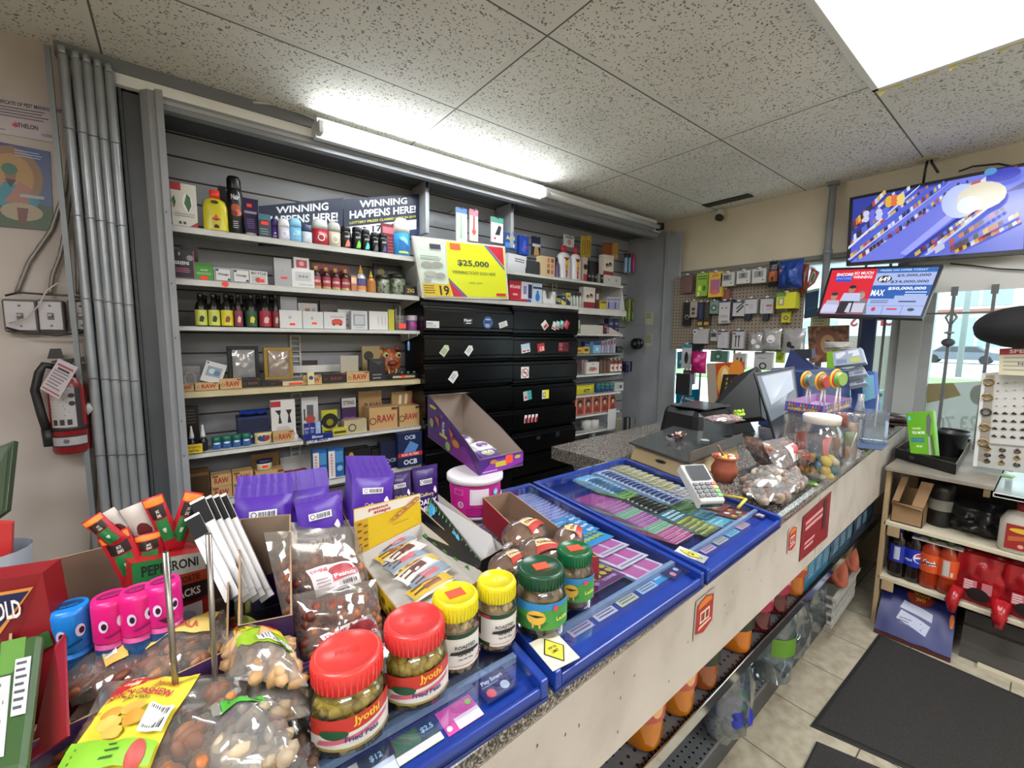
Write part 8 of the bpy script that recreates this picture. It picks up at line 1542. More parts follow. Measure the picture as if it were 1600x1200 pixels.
sit=[('r',.025,.05,.978,.95,E('a8b8e8',1.0)),('r',.025,.05,.47,.95,E('d8142c',1.0)),('p',[(.47,.95),(.978,.95),(.978,.86),(.47,.86)],E('2c68b8',1)),('r',.47,.36,.978,.62,E('1c5cb0',1)),('r',.7,.36,.978,.42,E('a8b8e8',1)),
       ('t',.17,.85,.06,'ENCORE',.16,E('f0f0ff',1.2)),('r',.09,.70,.25,.82,E('2c4cc0',1)),('t',.17,.77,.05,'ENCORE',.15,E('8aa0f0',1)),('t',.35,.87,.06,'SO MUCH',.18,E('f4e0e4',1.2)),('t',.35,.79,.06,'WINNING',.18,E('f4e0e4',1.2)),
       ('t',.7,.91,.035,'PRIZES ON OFFER TODAY',.4,E('c8dcf4',1)),('e',.56,.74,.065,.07,E('2a2c38',.6)),('t',.56,.74,.1,'649',.1,E('f0f0f4',1.2)),('t',.8,.8,.06,'$5,000,000',.28,E('3a4470',.8)),('t',.78,.68,.06,'$34,000,000',.32,E('3a4470',.8)),('t',.78,.55,.065,'$50,000,000',.32,E('e8f0fc',1.2)),('t',.54,.47,.12,'MAX',.12,E('e8f0fc',1.2)),('ln',.78,.4,.96,.5,2,E('d0e0f8',1)),
       ('ln',.5,.26,.66,.33,2,E('4a5a88',.8)),('ln',.75,.26,.95,.33,1,E('4a5a88',.8)),('r',.47,.22,.978,.225,E('5a6a98',.8)),('r',.63,.05,.634,.22,E('5a6a98',.8)),('r',.8,.05,.804,.22,E('5a6a98',.8)),('e',.55,.15,.02,.04,E('d83048',1)),('r',.67,.14,.76,.17,E('d83048',1)),('c',.88,.15,.03,E('4a4c58',.8)),('r',.41,.05,.45,.1,E('e02030',1))]
for x_,y_,cl,cap_,hd in ((.13,.32,'b8bcd8','2c2c34','b88878'),(.29,.46,'22242c','1c1e2c','b07c68'),(.4,.34,'7c7c84',None,'b89890')):
 sit+=[('p',[(x_-.1,.05),(x_+.1,.05),(x_+.06,y_),(x_-.06,y_)],E(cl,.9)),('e',x_,y_+.07,.032,.075,E(hd,.9))]+([('e',x_,y_+.125,.034,.035,E(cap_,.8))] if cap_ else [('e',x_-.005,y_+.1,.034,.06,E('8a8078',.9)),('e',x_+.005,y_+.07,.024,.055,E(hd,.9))])
sit+=[('p',[(.2,.3),(.4,.3),(.38,.46),(.22,.46)],E('c0c4e4',1)),('p',[(.03,.08),(.2,.08),(.2,.22),(.05,.24)],E('c8ccec',1)),('p',[(.28,.08),(.46,.08),(.46,.26),(.3,.26)],E('c8c8dc',1)),('r',.33,.08,.345,.3,E('1c1c24',.7))]
sm=thing('lottery_screen','small tilted screen advertising ENCORE lottery jackpots below the television','screen',sum(smP,Vector())/4)
quad3('screen_casing',None,None,smP,.03,'0a0e1c',[],.003,parent=sm);n_=(smP[1]-smP[0]).cross(smP[3]-smP[0]).normalized()
quad3('screen_face',None,None,[p+n_*.002 for p in smP],.001,'0a0e1c',sit,parent=sm)
q=M();q.tube([(.02,.0,0),(WX-sm.location.x-.01,0,.05)],.012,bk);q.build('wall_arm',sm)
q=M();A=rp(1450,245,'x',3.4);q.tube([(A.x,A.y,CEIL-.01),(A.x,A.y+.005,A.z-.06),(A.x+.01,A.y+.01,A.z-.15)],.006,bk,6);solo('electric_cable',q,'left black cable dropping from the ceiling to the television','cable');q=M();q.tube([(A.x,A.y-.015,CEIL-.01),(A.x,A.y-.02,A.z-.04),(A.x,A.y-.05,A.z-.1)],.006,bk,6);solo('electric_cable',q,'right black cable dropping from the ceiling to the television','cable')
q=M();q.lathe([(.05,CEIL-.012),(.045,CEIL-.001)],mat('b0a890',.7),12,c=(A.x,A.y));solo('ceiling_plug',q,'crumbling beige ceiling rosette where the television cables emerge','ceiling fitting')
q=M();q.tube([rp(a,b_,'x',3.44) for a,b_ in ((1498,268),(1520,260),(1560,256),(1600,263),(1640,275))],.005,bk,6);solo('electric_cable',q,'black cable looping along the wall above the television','cable')
q=M();q.tube([rp(a,b_,'x',3.44) for a,b_ in ((1485,412),(1520,415),(1560,420),(1640,424))],.004,bk,6);solo('electric_cable',q,'thin black cable hanging under the television','cable')

# ------------------------------------------------------------------ outside
def ext(name,q,label,cat,loc=(0,0,0),bev=0):return solo(name,q,label,cat,loc,0,None,bev)
asph=noisy('pale_asphalt',[(.3,'a8acae'),(.7,'bcc0c2')],1.5,.9);grs=noisy('lawn',[(.3,'64864e'),(.7,'7c9c64')],3,.95)
struct('ground_outside',M().box(WX+.2,70,-45,45,-.2,-.12,asph))
q=M();q.box(17,25,-40,40,-.12,-.05,grs);o=q.build('grass_verge');tag(o,'strip of green lawn beyond the road','grass',None,'stuff')
struct('pavement_outside',M().box(25,27,-40,40,-.12,-.04,mat('b4b4ae',.9)))
bw=mat('8c8a84',.8)
b=thing('office_building','pale multi-storey building with blue windows across the street','building',(62,-1,-.1))
M().box(-4,10,-16,22,0,16,mat('d4d0ca',.8)).build('building_body',b)
for r_ in range(4):
 for c_ in range(6):
  q=M();q.box(-4.15,-3.98,-14+c_*6,-10.2+c_*6,1.2+r_*3.7,3.8+r_*3.7,mat('8aa4b0',.3));q.box(-4.2,-4.15,-12.2+c_*6,-12+c_*6,1.2+r_*3.7,3.8+r_*3.7,mat('d0d0cc'));q.build('window',b)
q=M();q.box(-4.3,-3.9,-16,22,4.2,4.6,mat('8c5c4c'));q.build('brick_band',b)
cr=thing('parked_car','grey car parked across the street seen through the right window','car',(46,4.6,-.12));cm=mat('5c6470',.3)
q=M();q.prism([(-2.2,.3),(2.2,.3),(2.2,.75),(1.5,.85),(.9,1.3),(-.9,1.3),(-1.5,.85),(-2.2,.75)],-.8,.8,cm,T=Matrix(((0,0,1,0),(1,0,0,0),(0,1,0,0),(0,0,0,1))));q.build('car_body',cr,.05)
for s in (-1.35,1.35):
 for sx in (-.82,.62):q=M();q.lathe([(.3,0),(.32,.02),(.32,.18),(.3,.2)],mat('16171a',.7),16,T=Matrix.Translation((sx,s,.32)) @ Matrix.Rotation(PI/2,4,'Y'));q.build('wheel',cr)
q=M();q.hexa([(-.81,-1.35,.86),(-.81,1.35,.86),(-.79,1.35,.86),(-.79,-1.35,.86)],[(-.81,-.85,1.22),(-.81,.85,1.22),(-.79,.85,1.22),(-.79,-.85,1.22)],mat('2a3238',.1));q.build('side_window',cr)
q=M();q.tube([(26.2,2.6,-.1),(26.2,2.6,7)],.1,mat('7c8488',.6));ext('lamp_post',q,'tall grey lamp post across the street','lamp post')
# ================================================================== low shelf unit along the window wall
LX0=2.7;LX1=3.32
wood=noisy('pale_softwood',[(.3,'8f7a5a'),(.7,'ab9470')],8,.65,sc3=(1,1,.2));ofw=noisy('offwhite_board',[(.3,'b0a890'),(.7,'c4bda6')],6,.6)
LZ1,LZ2,LZ3=CZ-.60,CZ-.875,CZ-1.155
lu=thing('low_shelf_unit','low wooden shelf unit under the right window with bottles and jugs','shelf unit',(LX0,.48,0))
def lb(nm,x0,x1,y0,y1,z0,z1,m):M().box(x0-LX0,x1-LX0,y0-.48,y1-.48,z0,z1,m).build(nm,lu,.002)
lb('corner_post',LX0,LX0+.035,.452,.47,0,LZ1-.02,wood);lb('corner_post',LX1-.03,LX1,.435,.47,0,LZ1-.02,wood)
lb('top_board',LX0-.03,LX1+.12,.12,.472,LZ1-.018,LZ1,noisy('grey_worn_board',[(.3,'6c655a'),(.7,'857d70')],10,.6))
lb('glass_top',LX0-.05,LX1+.12,-1.2,.118,LZ1-.035,LZ1-.02,mat('8b9796',.15));lb('top_edge',LX0-.05,LX0-.045,-1.2,.12,LZ1-.038,LZ1-.018,mat('b8bcb8',.3))
lb('shelf_board',LX0,LX1,-1.2,.46,LZ2-.02,LZ2,ofw);lb('shelf_board',LX0,LX1,-1.2,.46,LZ3-.02,LZ3,ofw)
lb('post_block',LX0+.0,LX0+.012,.40,.445,LZ2-.07,LZ2-.02,wood);lb('post_block',LX0,LX0+.012,.40,.445,LZ3-.07,LZ3-.02,wood)
lb('back_panel',LX1,LX1+.01,-1.2,.46,0,LZ1-.04,mat('2a2826',.8));lb('side_stile',LX0+.005,LX0+.03,.13,.15,LZ1-.06,LZ1-.018,wood)
q=M();
for k,(z0,z1,xo) in enumerate(((.0,.07,0),(.07,.14,.03),(.14,.2,.06))):q.box(LX0+.03+xo,LX1,-1.2,.16,z0+.001,z1,noisy('dark_weathered_board%d' % k,[(.3,'3c3a37'),(.7,'55524d')],9,.7,sc3=(1,.15,1)))
solo('stacked_boards',q,'dark weathered stepped plinth boards at the foot of the low shelf','plinth')
q=M();q.box(LX0-.01,LX0+.025,-1.2,.10,0.001,.012,mat('b8b098',.6));solo('floor_strip',q,'pale flat strip lying before the dark plinth boards','floor strip')
# things on top
za=LZ1+.001
Q4=[rp(1388,713,'z',za),rp(1492,742,'z',za),rp(1516,700,'z',za),rp(1408,686,'z',za)]
for p in Q4:p.y=min(p.y,.482)
tr=tray_box('plant_tray','shallow black plastic tray on the wooden shelf top','tray',*[(p.x,p.y) for p in Q4],za,.05,.05,mat('121213',.35),mat('0c0c0d',.5),[('e',.3,.5,.05,.2,'4a4a44')])
c=(Q4[1]*.36+Q4[2]*.36+Q4[3]*.16+Q4[0]*.12);lath('plant_pot','empty round black plastic pot standing in black tray','pot',[('pot_body',[(.055,.0),(.07,.11),(.075,.115),(.077,.135),(.072,.135),(.066,.11),(.052,.004)],mat('141415',.35),{'caps':False})],(c.x+.0,c.y+.0,za+.006))
gb=[rp(1424,712,'z',za+.03),rp(1462,722,'z',za+.03),rp(1456,642,'x',LX0+.12),rp(1414,645,'x',LX0+.12)]
gb=[rp(1422,708,'x',LX0+.1),rp(1464,712,'x',LX0+.08),rp(1458,641,'x',LX0+.14),rp(1415,645,'x',LX0+.16)]
quad3('green_leaflet_box','bright green leaflet box reading YOU MORE standing in the black tray','box',gb,.03,'5c9a1c',[('c',.12,.86,.06,'5cb0c0'),('t',.34,.6,.05,'THE MORE',.5,'c8dca8'),('t',.4,.5,.07,'YOU MORE',.66,'e4ecd8'),('r',.1,.34,.6,.38,'2c6a8c'),('r',.1,.28,.6,.32,'2c6a8c'),('t',.4,.18,.05,'MONEY',.4,'d0e0b8'),('p',[(.7,.5),(.75,.85),(.85,.95),(.92,.8),(.8,.4)],'5a5c58'),('p',[(.72,0),(.74,.4),(.8,.4),(.8,0)],'9a9c98'),('p',[(.86,0),(.84,.45),(.9,.45),(.95,0)],'4a4c48')],.003)
# jewellery display: upright clear case with rings and studs
jp=Xq(3.05,(1502,722),(1620,745),(1640,575),(1534,583)) if 0 else [rp(1520,728,'x',2.95),rp(1640,745,'x',2.90),rp(1640,575,'x',2.98),rp(1535,583,'x',3.02)]
jd=thing('jewellery_display','clear upright jewellery display card with rows of rings and dark studs','jewellery display',sum(jp,Vector())/4)
quad3('display_board',None,None,jp,.02,'a8a8a2',[('r',.0,0,.06,1,'c8c8c8'),('r',.06,.06,.2,.97,'8a8478'),('r',.22,.26,1,.97,'b4b2ac'),('r',.22,.24,1,.26,'7a7a78')],.003,parent=jd)
jn=(jp[1]-jp[0]).cross(jp[3]-jp[0]).normalized()
def jpos(u,v,e=.004):return jp[0].lerp(jp[1],u).lerp(jp[3].lerp(jp[2],u),v)+jn*e-jd.location
gold=mat('a8874c',.3,.8);dkm=mat('2a2624',.4)
for k in range(5):
 q=M();p=jpos(.13,.9-.16*k,.01);q.tube([(.0,.016*math.cos(a*.7),.016*math.sin(a*.7)) for a in range(10)],.0035,gold if k != 2 else dkm,6);o=q.build('bracelet',jd);o.location=p
for k in range(48):
 r_,c_=k//6,k % 6;big=r_ >= 4;q=M();s_=.008 if big else .004
 q.box(-.003,.001,-s_,s_,-s_*.4,s_*.4,dkm if big or k % 5==0 else mat('8c8a86',.3));q.ball((-.003,0,s_*.6),s_*.5,dkm if (big or k % 5==0) else mat('b0aca8',.3),6);o=q.build('ear_stud',jd);o.location=jpos(.27+.13*c_,.88-.078*r_)
for k in range(12):
 r_,c_=k//4,k % 4;q=M();q.tube([(0,.009*math.cos(a*.9),.007*math.sin(a*.9)) for a in range(8)],.003,(gold,dkm,mat('6a4c34',.3,.6))[k % 3],6);q.ball((-.004,0,.008),.006,mat(('3c3430','8c6c50','201c1c')[k % 3],.3),6);o=q.build('ring',jd);o.location=jpos(.2+.2*c_,.2-.065*r_)
sp=[rp(1560,585,'x',2.93),rp(1650,590,'x',2.90),rp(1650,540,'x',2.92),rp(1562,545,'x',2.95)]
quad3('price_card','cream card headed SPECIAL in red on top of the jewellery display','sign',sp,.003,'b8b294',[('r',0,.76,1,1,'a82830'),('t',.52,.88,.14,'SPECIAL',.8,'e4dcd0'),('ln',.08,.1,.9,.7,4,'8a8a80'),('t',.6,.42,.1,'Necklace',.5,'2c3050')])
q=M();A=rp(1608,511,'x',2.95);q.ball((0,0,0),.17,mat('0e0e0f',.85),26,(.8,1.0,.56));q.ball((0,.06,-.022),.105,mat('0e0e0f',.85),20,(.8,1.0,.55))
solo('black_hat',q,'dull black hat resting above the SPECIAL card at the right edge','hat',(A.x,A.y,A.z));
q=M();q.tube([(0,0,0),(0,0,A.z-za-.04)],.012,bk);solo('hat_stand',q,'slim black stand pole holding the hat','stand',(A.x+.11,A.y,za))
p=rp(1545,738,'z',za-.019);q=M();q.box(-.03,.03,-.08,.08,0,.002,mat('8cac50',.5));q.top(-.03,.03,-.08,.08,.002,[('r',.2,.1,.8,.9,'7c9c48')]);solo('green_card',q,'small green card lying flat in front of the jewellery display','card',(p.x,p.y,LZ1-.0195),-.1)
p=rp(1520,748,'z',za-.019);q=M();q.box(-.015,.015,-.04,.04,0,.001,mat('c0b4ac'));solo('paper_slip',q,'tiny pinkish slip lying on the glass shelf top','paper',(p.x,p.y,LZ1-.0195),-.2)
# first shelf
zb_=LZ2+.001
def X3(name,label,cat,x0,x1,yt,z,d,base,items=(),X=LX0+.02,bev=.002,rz=0):
 A=rp(x0,(yt+rp_y(z,X,(x0+x1)/2))/2,'x',X);B=rp(x1,(yt+rp_y(z,X,(x0+x1)/2))/2,'x',X);w=abs(A.y-B.y);h=rp((x0+x1)/2,yt,'x',X).z-z
 q=M();q.box(-w/2,w/2,0,d,0,h,mat(base,.5) if isinstance(base,str) else base);q.front(-w/2,w/2,0,0,h,list(items));return solo(name,q,label,cat,(X,(A.y+B.y)/2,z),-PI/2+rz,None,bev),(A.y+B.y)/2,w,h
def rp_y(z,X,px):
 """pixel row where a point at height z on the plane x=X lands, under pixel column px (approximate by search)"""
 lo,hi=400,1400
 for _ in range(30):
  m=(lo+hi)/2
  if rp(px,m,'x',X).z>z:lo=m
  else:hi=m
 return lo
kp=noisy('brown_paper_bag',[(.3,'85694a'),(.7,'9a7b58')],12,.8)
y_c=(rp(1390,820,'x',LX0+.02).y+rp(1440,825,'x',LX0+.02).y)/2;w_=abs(rp(1390,820,'x',LX0+.02).y-rp(1440,825,'x',LX0+.02).y);hh=rp(1410,785,'x',LX0+.02).z-zb_
cx=thing('open_carton','open brown paper carton with raised flaps on the first low shelf','carton',(LX0+.02,y_c,zb_),-PI/2)
q=M();ht=rp(1410,745,'x',LX0+.02).z-zb_;db=mat('6c5238',.85)
q.box(-w_/2,w_/2,.0,.2,0,.004,kp);q.box(-w_/2,w_/2,.19,.2,0,ht*.6,kp);q.box(-w_/2,-w_/2+.003,0,.2,0,hh,kp);q.box(w_/2-.003,w_/2,0,.2,0,hh,kp);q.box(-w_/2,w_/2,0,.003,0,hh*.93,kp);q.build('carton_body',cx)
for k,(x0,x1,z0,z1,dx) in enumerate(((-w_/2,-w_*.28,hh,ht*.98,-.0),(w_*.12,w_/2,hh*.95,ht*.95,.0))):q=M();q.hexa([(x0,0,z0),(x1,0,z0),(x1,.004,z0),(x0,.004,z0)],[(x0+.02,.03,z1),(x1+.02,.03,z1),(x1+.02,.034,z1),(x0+.02,.034,z1)],kp);q.build('carton_flap',cx)
q=M();q.hexa([(-w_/2,-.001,hh*.8),(w_/2,-.001,hh*.75),(w_/2,.003,hh*.75),(-w_/2,.003,hh*.8)],[(-w_/2,-.02,hh*1.0),(w_*.4,-.03,hh*.9),(w_*.4,-.026,hh*.9),(-w_/2,-.016,hh*1.0)],kp);q.build('torn_edge',cx)
c,R,H=stand(1445,1488,800,1466,824,zb_,1466,752)
lath('paint_tub','big black tub with grey band beside the open paper carton','tub',[('tub_body',[(R*.9,0),(R,.01),(R,H*.8),(R*.9,H)],mat('151816',.35),{}),('grey_band',[(R*1.01,H*.38),(R*1.01,H*.62)],mat('85857f',.5),{'caps':False})],(c.x,c.y,zb_))
blkf=noisy('black_bin_liner',[(.35,'08080a'),(.65,'1c1d20')],25,.3)
A=rp(1532,815,'x',LX0+.1);
q=M();q.T=Matrix.Rotation(-PI/2,4,'Z');pillow(q,.22,.15,.15,blkf,3,18,.9);solo('bin_bag',q,'heap of crumpled black bin bags in the middle of first low shelf','bag',(A.x+.05,A.y,zb_))
A=rp(1585,840,'x',LX0+.05);jg=thing('detergent_jug','white jug with red label and red cap at the right edge of first low shelf','jug',(A.x,A.y-.02,zb_),-PI/2)
q=M();q.lathe([(.06,0),(.066,.01),(.066,.13),(.05,.165),(.022,.175),(.022,.185)],mat('bab4aa',.4),20,sy=.7,p=4);q.build('jug_body',jg);q=M();q.lathe([(.026,.18),(.026,.21)],mat('8c2430',.4),16);q.build('cap',jg)
q=M();q.front(-.045,.045,-.049,.02,.125,[('r',0,0,1,1,'8c1c18'),('e',.55,.78,.45,.1,'c8a82c'),('p',[(.1,.3),(.9,.5),(.9,.65),(.1,.5)],'a85a2c'),('c',.5,.16,.08,'c88a7c')]);q.build('printed_label',jg)
A=rp(1600,760,'x',LX0+.1)
# second shelf: soda bottles
zc_=LZ3+.001
def soda(label,y,x,r,H,liq,labc,lab,cap='1c3c8c',group=None):
 t=thing('soda_bottle',label,'soda bottle',(x,y,zc_),-PI/2,group)
 M().lathe([(r*.7,0),(r*.92,.006),(r,.03),(r*.93,H*.3),(r,H*.36),(r,H*.66),(r*.85,H*.78),(r*.4,H*.9),(r*.34,H*.95)],mat(liq,.12,0,.6),20).build('bottle_body',t)
 M().lathe([(r*.36,H*.94),(r*.36,H)],mat(cap,.4),14).build('cap',t)
 q=M();q.cylprint(r*1.02,H*.33,H*.68,5.8,[('r',0,0,1,1,labc)]+lab);q.build('wrap_label',t);return t
whp=lambda u:[('r',u,.15,u+.1,.9,'a8b0c4'),('ln',u+.01,.2,u+.09,.85,6,'4a4c60')]
pep=[('c',.62,.55,.3,'d0d4dc'),('p',[(.53,.6),(.71,.68),(.7,.75),(.62,.83),(.55,.75)],'b82c34'),('p',[(.53,.5),(.71,.58),(.7,.38),(.62,.27),(.55,.35)],'1c3c9c'),('t',.42,.35,.2,'pepsi',.14,'c8d0e0')]
hB=.245
for k,(px,py,lb_,lt) in enumerate(((1403,870,whp(.45),'cola bottle with blue label showing its white panel, left one of front row'),(1427,885,pep,'cola bottle with blue label and round red white emblem'))):
 A=rp(px,py,'x',LX0+.06);soda(lt,A.y,LX0+.06,.036,hB,'150c0c','12279a' if k else '13268a',lb_,'1a3a94')
for k in range(2):A=rp(1400+26*k,870,'x',LX0+.16);soda('dark cola bottle in the second row behind the blue-labelled ones',A.y,LX0+.17,.036,hB,'120b0c','101c5c',[],'15306c','rear cola bottles')
for k,(px,py,lb_,lt) in enumerate(((1452,893,[('t',.5,.55,.3,'Crush',.2,'d8dce4'),('p',[(.38,.4),(.62,.5),(.62,.56),(.38,.48)],'1c1c4c')],'orange soda bottle reading Crush with white shrink collar, left one'),(1479,902,[('r',.44,.1,.54,.95,'b0aca8'),('ln',.45,.15,.53,.9,6,'5a4a44'),('r',.56,.1,.6,.35,'b0aca8')],'orange soda bottle showing its nutrition panel, right one'))):
 A=rp(px,py,'x',LX0+.055);t=soda(lt,A.y,LX0+.055,.038,.245,'8a2c10','c04a1c',lb_,'2c7a3c')
A=rp(1466,845,'x',LX0+.055);q=M();q.box(-.035,.035,-.085,.085,0,.004,mat('b8b8b4',.5));solo('bottle_carrier',q,'white plastic carrier linking two orange soda bottles','carrier',(LX0+.055,A.y,zc_+.222))
redp=noisy('red_shrink_film',[(.35,'7c0c14'),(.65,'a8141e')],9,.25)
for k,(px,py) in enumerate(((1528,930),(1606,945))):
 A=rp(px,py,'x',LX0+.05);t=thing('cola_multipack',('red shrink-wrapped cola bottle pack sagging over the shelf edge','red shrink-wrapped cola pack at the right edge of the photograph')[k],'multipack',(LX0+.09,A.y,zc_),-PI/2)
 q=M();q.grid(lambda u,v:((u-.5)*.17*(1-.15*v),-.05-.02*math.sin(PI*u)*math.sin(PI*v)-.012*noise.noise(Vector((u*6+k,v*6,1))),.22*v+.0),14,12,redp);q.grid(lambda u,v:((.5-u)*.17*(1-.15*v),.06,.22*v),6,6,redp)
 for s in (-1,1):q.grid(lambda u,v:(s*.085*(1-.15*v),(u-.5)*s*.115+.002,.22*v),6,6,redp)
 q.grid(lambda u,v:((u-.5)*.145,-.05+.11*v,.22+.01*math.sin(PI*v)*math.sin(PI*u)),8,6,redp);q.build('shrink_film',t)
 for s in (-1,1):q=M();q.tube([(s*.06,-.08,.06),(s*.072,-.118,.0),(s*.066,-.12,-.045)],[.022,.024,.012],redp,10);q.build('torn_film',t)
 for s in (-.045,.045):
  q=M();q.lathe([(.02,.18),(.034,.2),(.03,.225),(.014,.24),(.014,.25)],mat('6c1018',.2),14,c=(s,0));q.build('bottle_top',t)
 q=M();q.front(-.05,.05,-.083,.06,.12,[('r',.05,.1,.45,.9,'b06870'),('ln',.08,.15,.42,.85,4,'d8c8c8'),('r',.6,.1,.9,.9,'b06870'),('e',.5,-.1,.35,.5,'140608')]);q.build('window_hole',t)
# charcoal bag
q=M();cp=[rp(1362,988,'z',.005),rp(1482,1030,'z',.005)];z1=.2
ch=thing('charcoal_bag','dark blue Royal Oak charcoal bag lying on the floor against low shelf','charcoal bag',((cp[0].x+cp[1].x)/2+.11,(cp[0].y+cp[1].y)/2,.003),-PI/2+.05)
W4=(cp[0]-cp[1]).length
cbm=noisy('blue_paper_sack',[(.3,'141c50'),(.7,'1c2660')],6,.45)
def cf(u,v):
 return ((u-.5)*W4*(1-.05*v),-.11+.26*v,.02+.17*math.sin(min(1,v*1.25)*PI/2)+.008*noise.noise(Vector((u*5,v*5,2))))
q.grid(cf,16,14,cbm);q.grid(lambda u,v:((.5-u)*W4*(1-.05*v),-.11+.26*v,.0),2,2,cbm)
for s in (0,1):q.grid(lambda u,v:(lambda a:(a[0],a[1],a[2]*(v if s else 1-v)))(cf(s,u)),10,4,cbm)
q.grid(lambda u,v:(lambda a:(a[0],a[1],a[2]*v))(cf(1-u,1)),6,4,cbm);q.grid(lambda u,v:(lambda a:(a[0],a[1]-.004,a[2]*v))(cf(u,0)),8,2,mat('4a2020',.6));q.build('sack',ch)
q=M();q.deco(1,1,[('e',.53,.62,.2,.17,'7c2418'),('e',.53,.62,.18,.15,'8c2c1c'),('p',[(.28,.35),(.72,.3),(.72,.4),(.3,.48)],'9aa0b4'),('p',[(.26,.2),(.7,.1),(.71,.25),(.28,.33)],'9aa0b4'),('ln',.3,.14,.68,.24,3,'4a4c64'),('e',.96,.4,.03,.1,'c86a2c')],lambda a,b_,e:(lambda p:(p[0],p[1]-e*.5,p[2]+e*1.5))(cf(a,b_)),seg=10);q.deco(1,1,[('t',.47,.34,.07,'ROYAL',.24,'d0b040'),('t',.47,.44,.07,'OAK',.14,'d0b040'),('t',.45,.17,.07,'Star Grill',.3,'4a5078')],lambda a,b_,e:(lambda p:(p[0],p[1]-e,p[2]+.002))(cf(1-a,1-b_)));q.build('printed_label',ch)
# floor mats
rub=noisy('ribbed_black_mat',[(.4,'1b1a18'),(.6,'2c2a27')],260,.85,2,.25)
def mat4(label,P,rim=.02):
 P=[rp(a,b_,'z',.0) for a,b_ in P];c=sum(P,Vector())/4;t=thing('door_mat',label,'mat',(c.x,c.y,.0005));L=[p-c for p in P]
 q=M();q.hexa([(p.x,p.y,0) for p in L],[(p.x*.99,p.y*.99,.006) for p in L],mat('151514',.7));q.build('mat_border',t);q=M();q.hexa([(p.x*.95,p.y*.95,.0062) for p in L],[(p.x*.95,p.y*.95,.009) for p in L],rub);q.build('mat_ribs',t)
mat4('big black ribbed floor mat beside the counter',[(1265,1135),(1700,1330),(1700,1135),(1372,992)])
mat4('second black floor mat whose corner shows at the bottom of the photograph',[(1240,1230),(1500,1330),(1430,1225),(1275,1160)])

# ------------------------------------------------------------------ goods on the gondola under the counter
gz=GS+.001
def gy(x,off=.0):return .475+.02*x+off
def juice(label,px,py,liq,labc,items,cap='5a1c1c',r=.05,H=.28,group=None):
 A=rp(px,py,'z',gz);x_=A.x;y_=gy(x_)+r*1.05;t=thing('juice_bottle',label,'juice bottle',(x_,y_,gz),.25,group)
 M().lathe([(r*.92,0),(r,.01),(r,.02),(r,H*.24),(r*.95,H*.26),(r*.95,H*.66),(r,H*.70),(r*.8,H*.85),(r*.42,H*.93)],mat(liq,.08,0,.8),20,p=3).build('bottle_body',t)
 M().lathe([(r*.45,H*.92),(r*.45,H)],mat(cap,.4),14).build('cap',t)
 q=M();q.cylprint(r*1.1,H*.27,H*.66,2.4,[('r',0,0,1,1,labc)]+items);q.build('wrap_label',t)
peach=[('e',.4,.5,.2,.3,'b86a3c'),('e',.65,.35,.18,.28,'a84a34'),('e',.3,.3,.12,.2,'c89a6a')]
for k,(px,py,l) in enumerate(((1035,1175,'amber juice bottle with peach label, nearest one at the bottom of the photograph'),(1088,1122,'amber juice bottle with peach label, second from the bottom'))):juice(l,px,py,'a8620c','a0443c',peach)
juice('brown tea bottle with dark green label, next past the two peach ones',1125,1080,'7c4014','1c2a1c',[('t',.5,.5,.2,'GREEN TEA',.8,'4a6a4c')])
juice('golden tea bottle with dark green label, left of the crimson bottles',1183,1025,'b4640c','1c2c1c',[('t',.5,.6,.2,'PURE LEAF',.8,'4a6a4c')])
juice('crimson juice bottle with pink label, left one of two',1209,990,'4c0c14','8c1c3c',[('e',.5,.5,.3,.25,'c8607c'),('e',.6,.5,.15,.2,'d89a54')])
juice('crimson juice bottle with pink label, right one of two',1234,961,'4c0c14','8c1c3c',[('e',.5,.5,.3,.25,'c8607c'),('e',.6,.5,.15,.2,'d89a54')])
juice('orange juice bottle with fruit label beyond the crimson pair',1260,932,'a85a08','9a4020',[('e',.45,.5,.3,.3,'c88a3c'),('e',.7,.4,.12,.2,'b02c2c')])
for k in range(3):
 x0=(1.95,2.28,2.66)[k];t=thing('drink_multipack','turquoise shrink-wrapped drink pack, %s of the three towards the far end' % ('nearest','middle','farthest')[k],'multipack',(x0+.0,gy(x0)+.06,gz),.02)
 q=M();cm_=mat(('2c6c8c','34586c','2c3c50')[k],.3);w_=.15+.02*k
 q.grid(lambda u,v:((u-.5)*2*w_,-.052-.008*math.sin(PI*v)-.004*noise.noise(Vector((u*7,v*5,k))),.16*v),14,8,cm_);q.grid(lambda u,v:((u-.5)*2*w_,-.052+.11*v,.16+.012*abs(math.sin(u*PI*3))),18,6,cm_)
 for s in (-1,1):q.grid(lambda u,v:(s*w_,(u-.5)*s*.104+.0,.16*v),4,4,cm_)
 q.front(-w_,w_,-.0615,.03,.13,[('ln',.1+.3*j,.2,.3+.3*j,.8,5,'8ab8cc') for j in range(3)]);q.build('shrink_film',t)
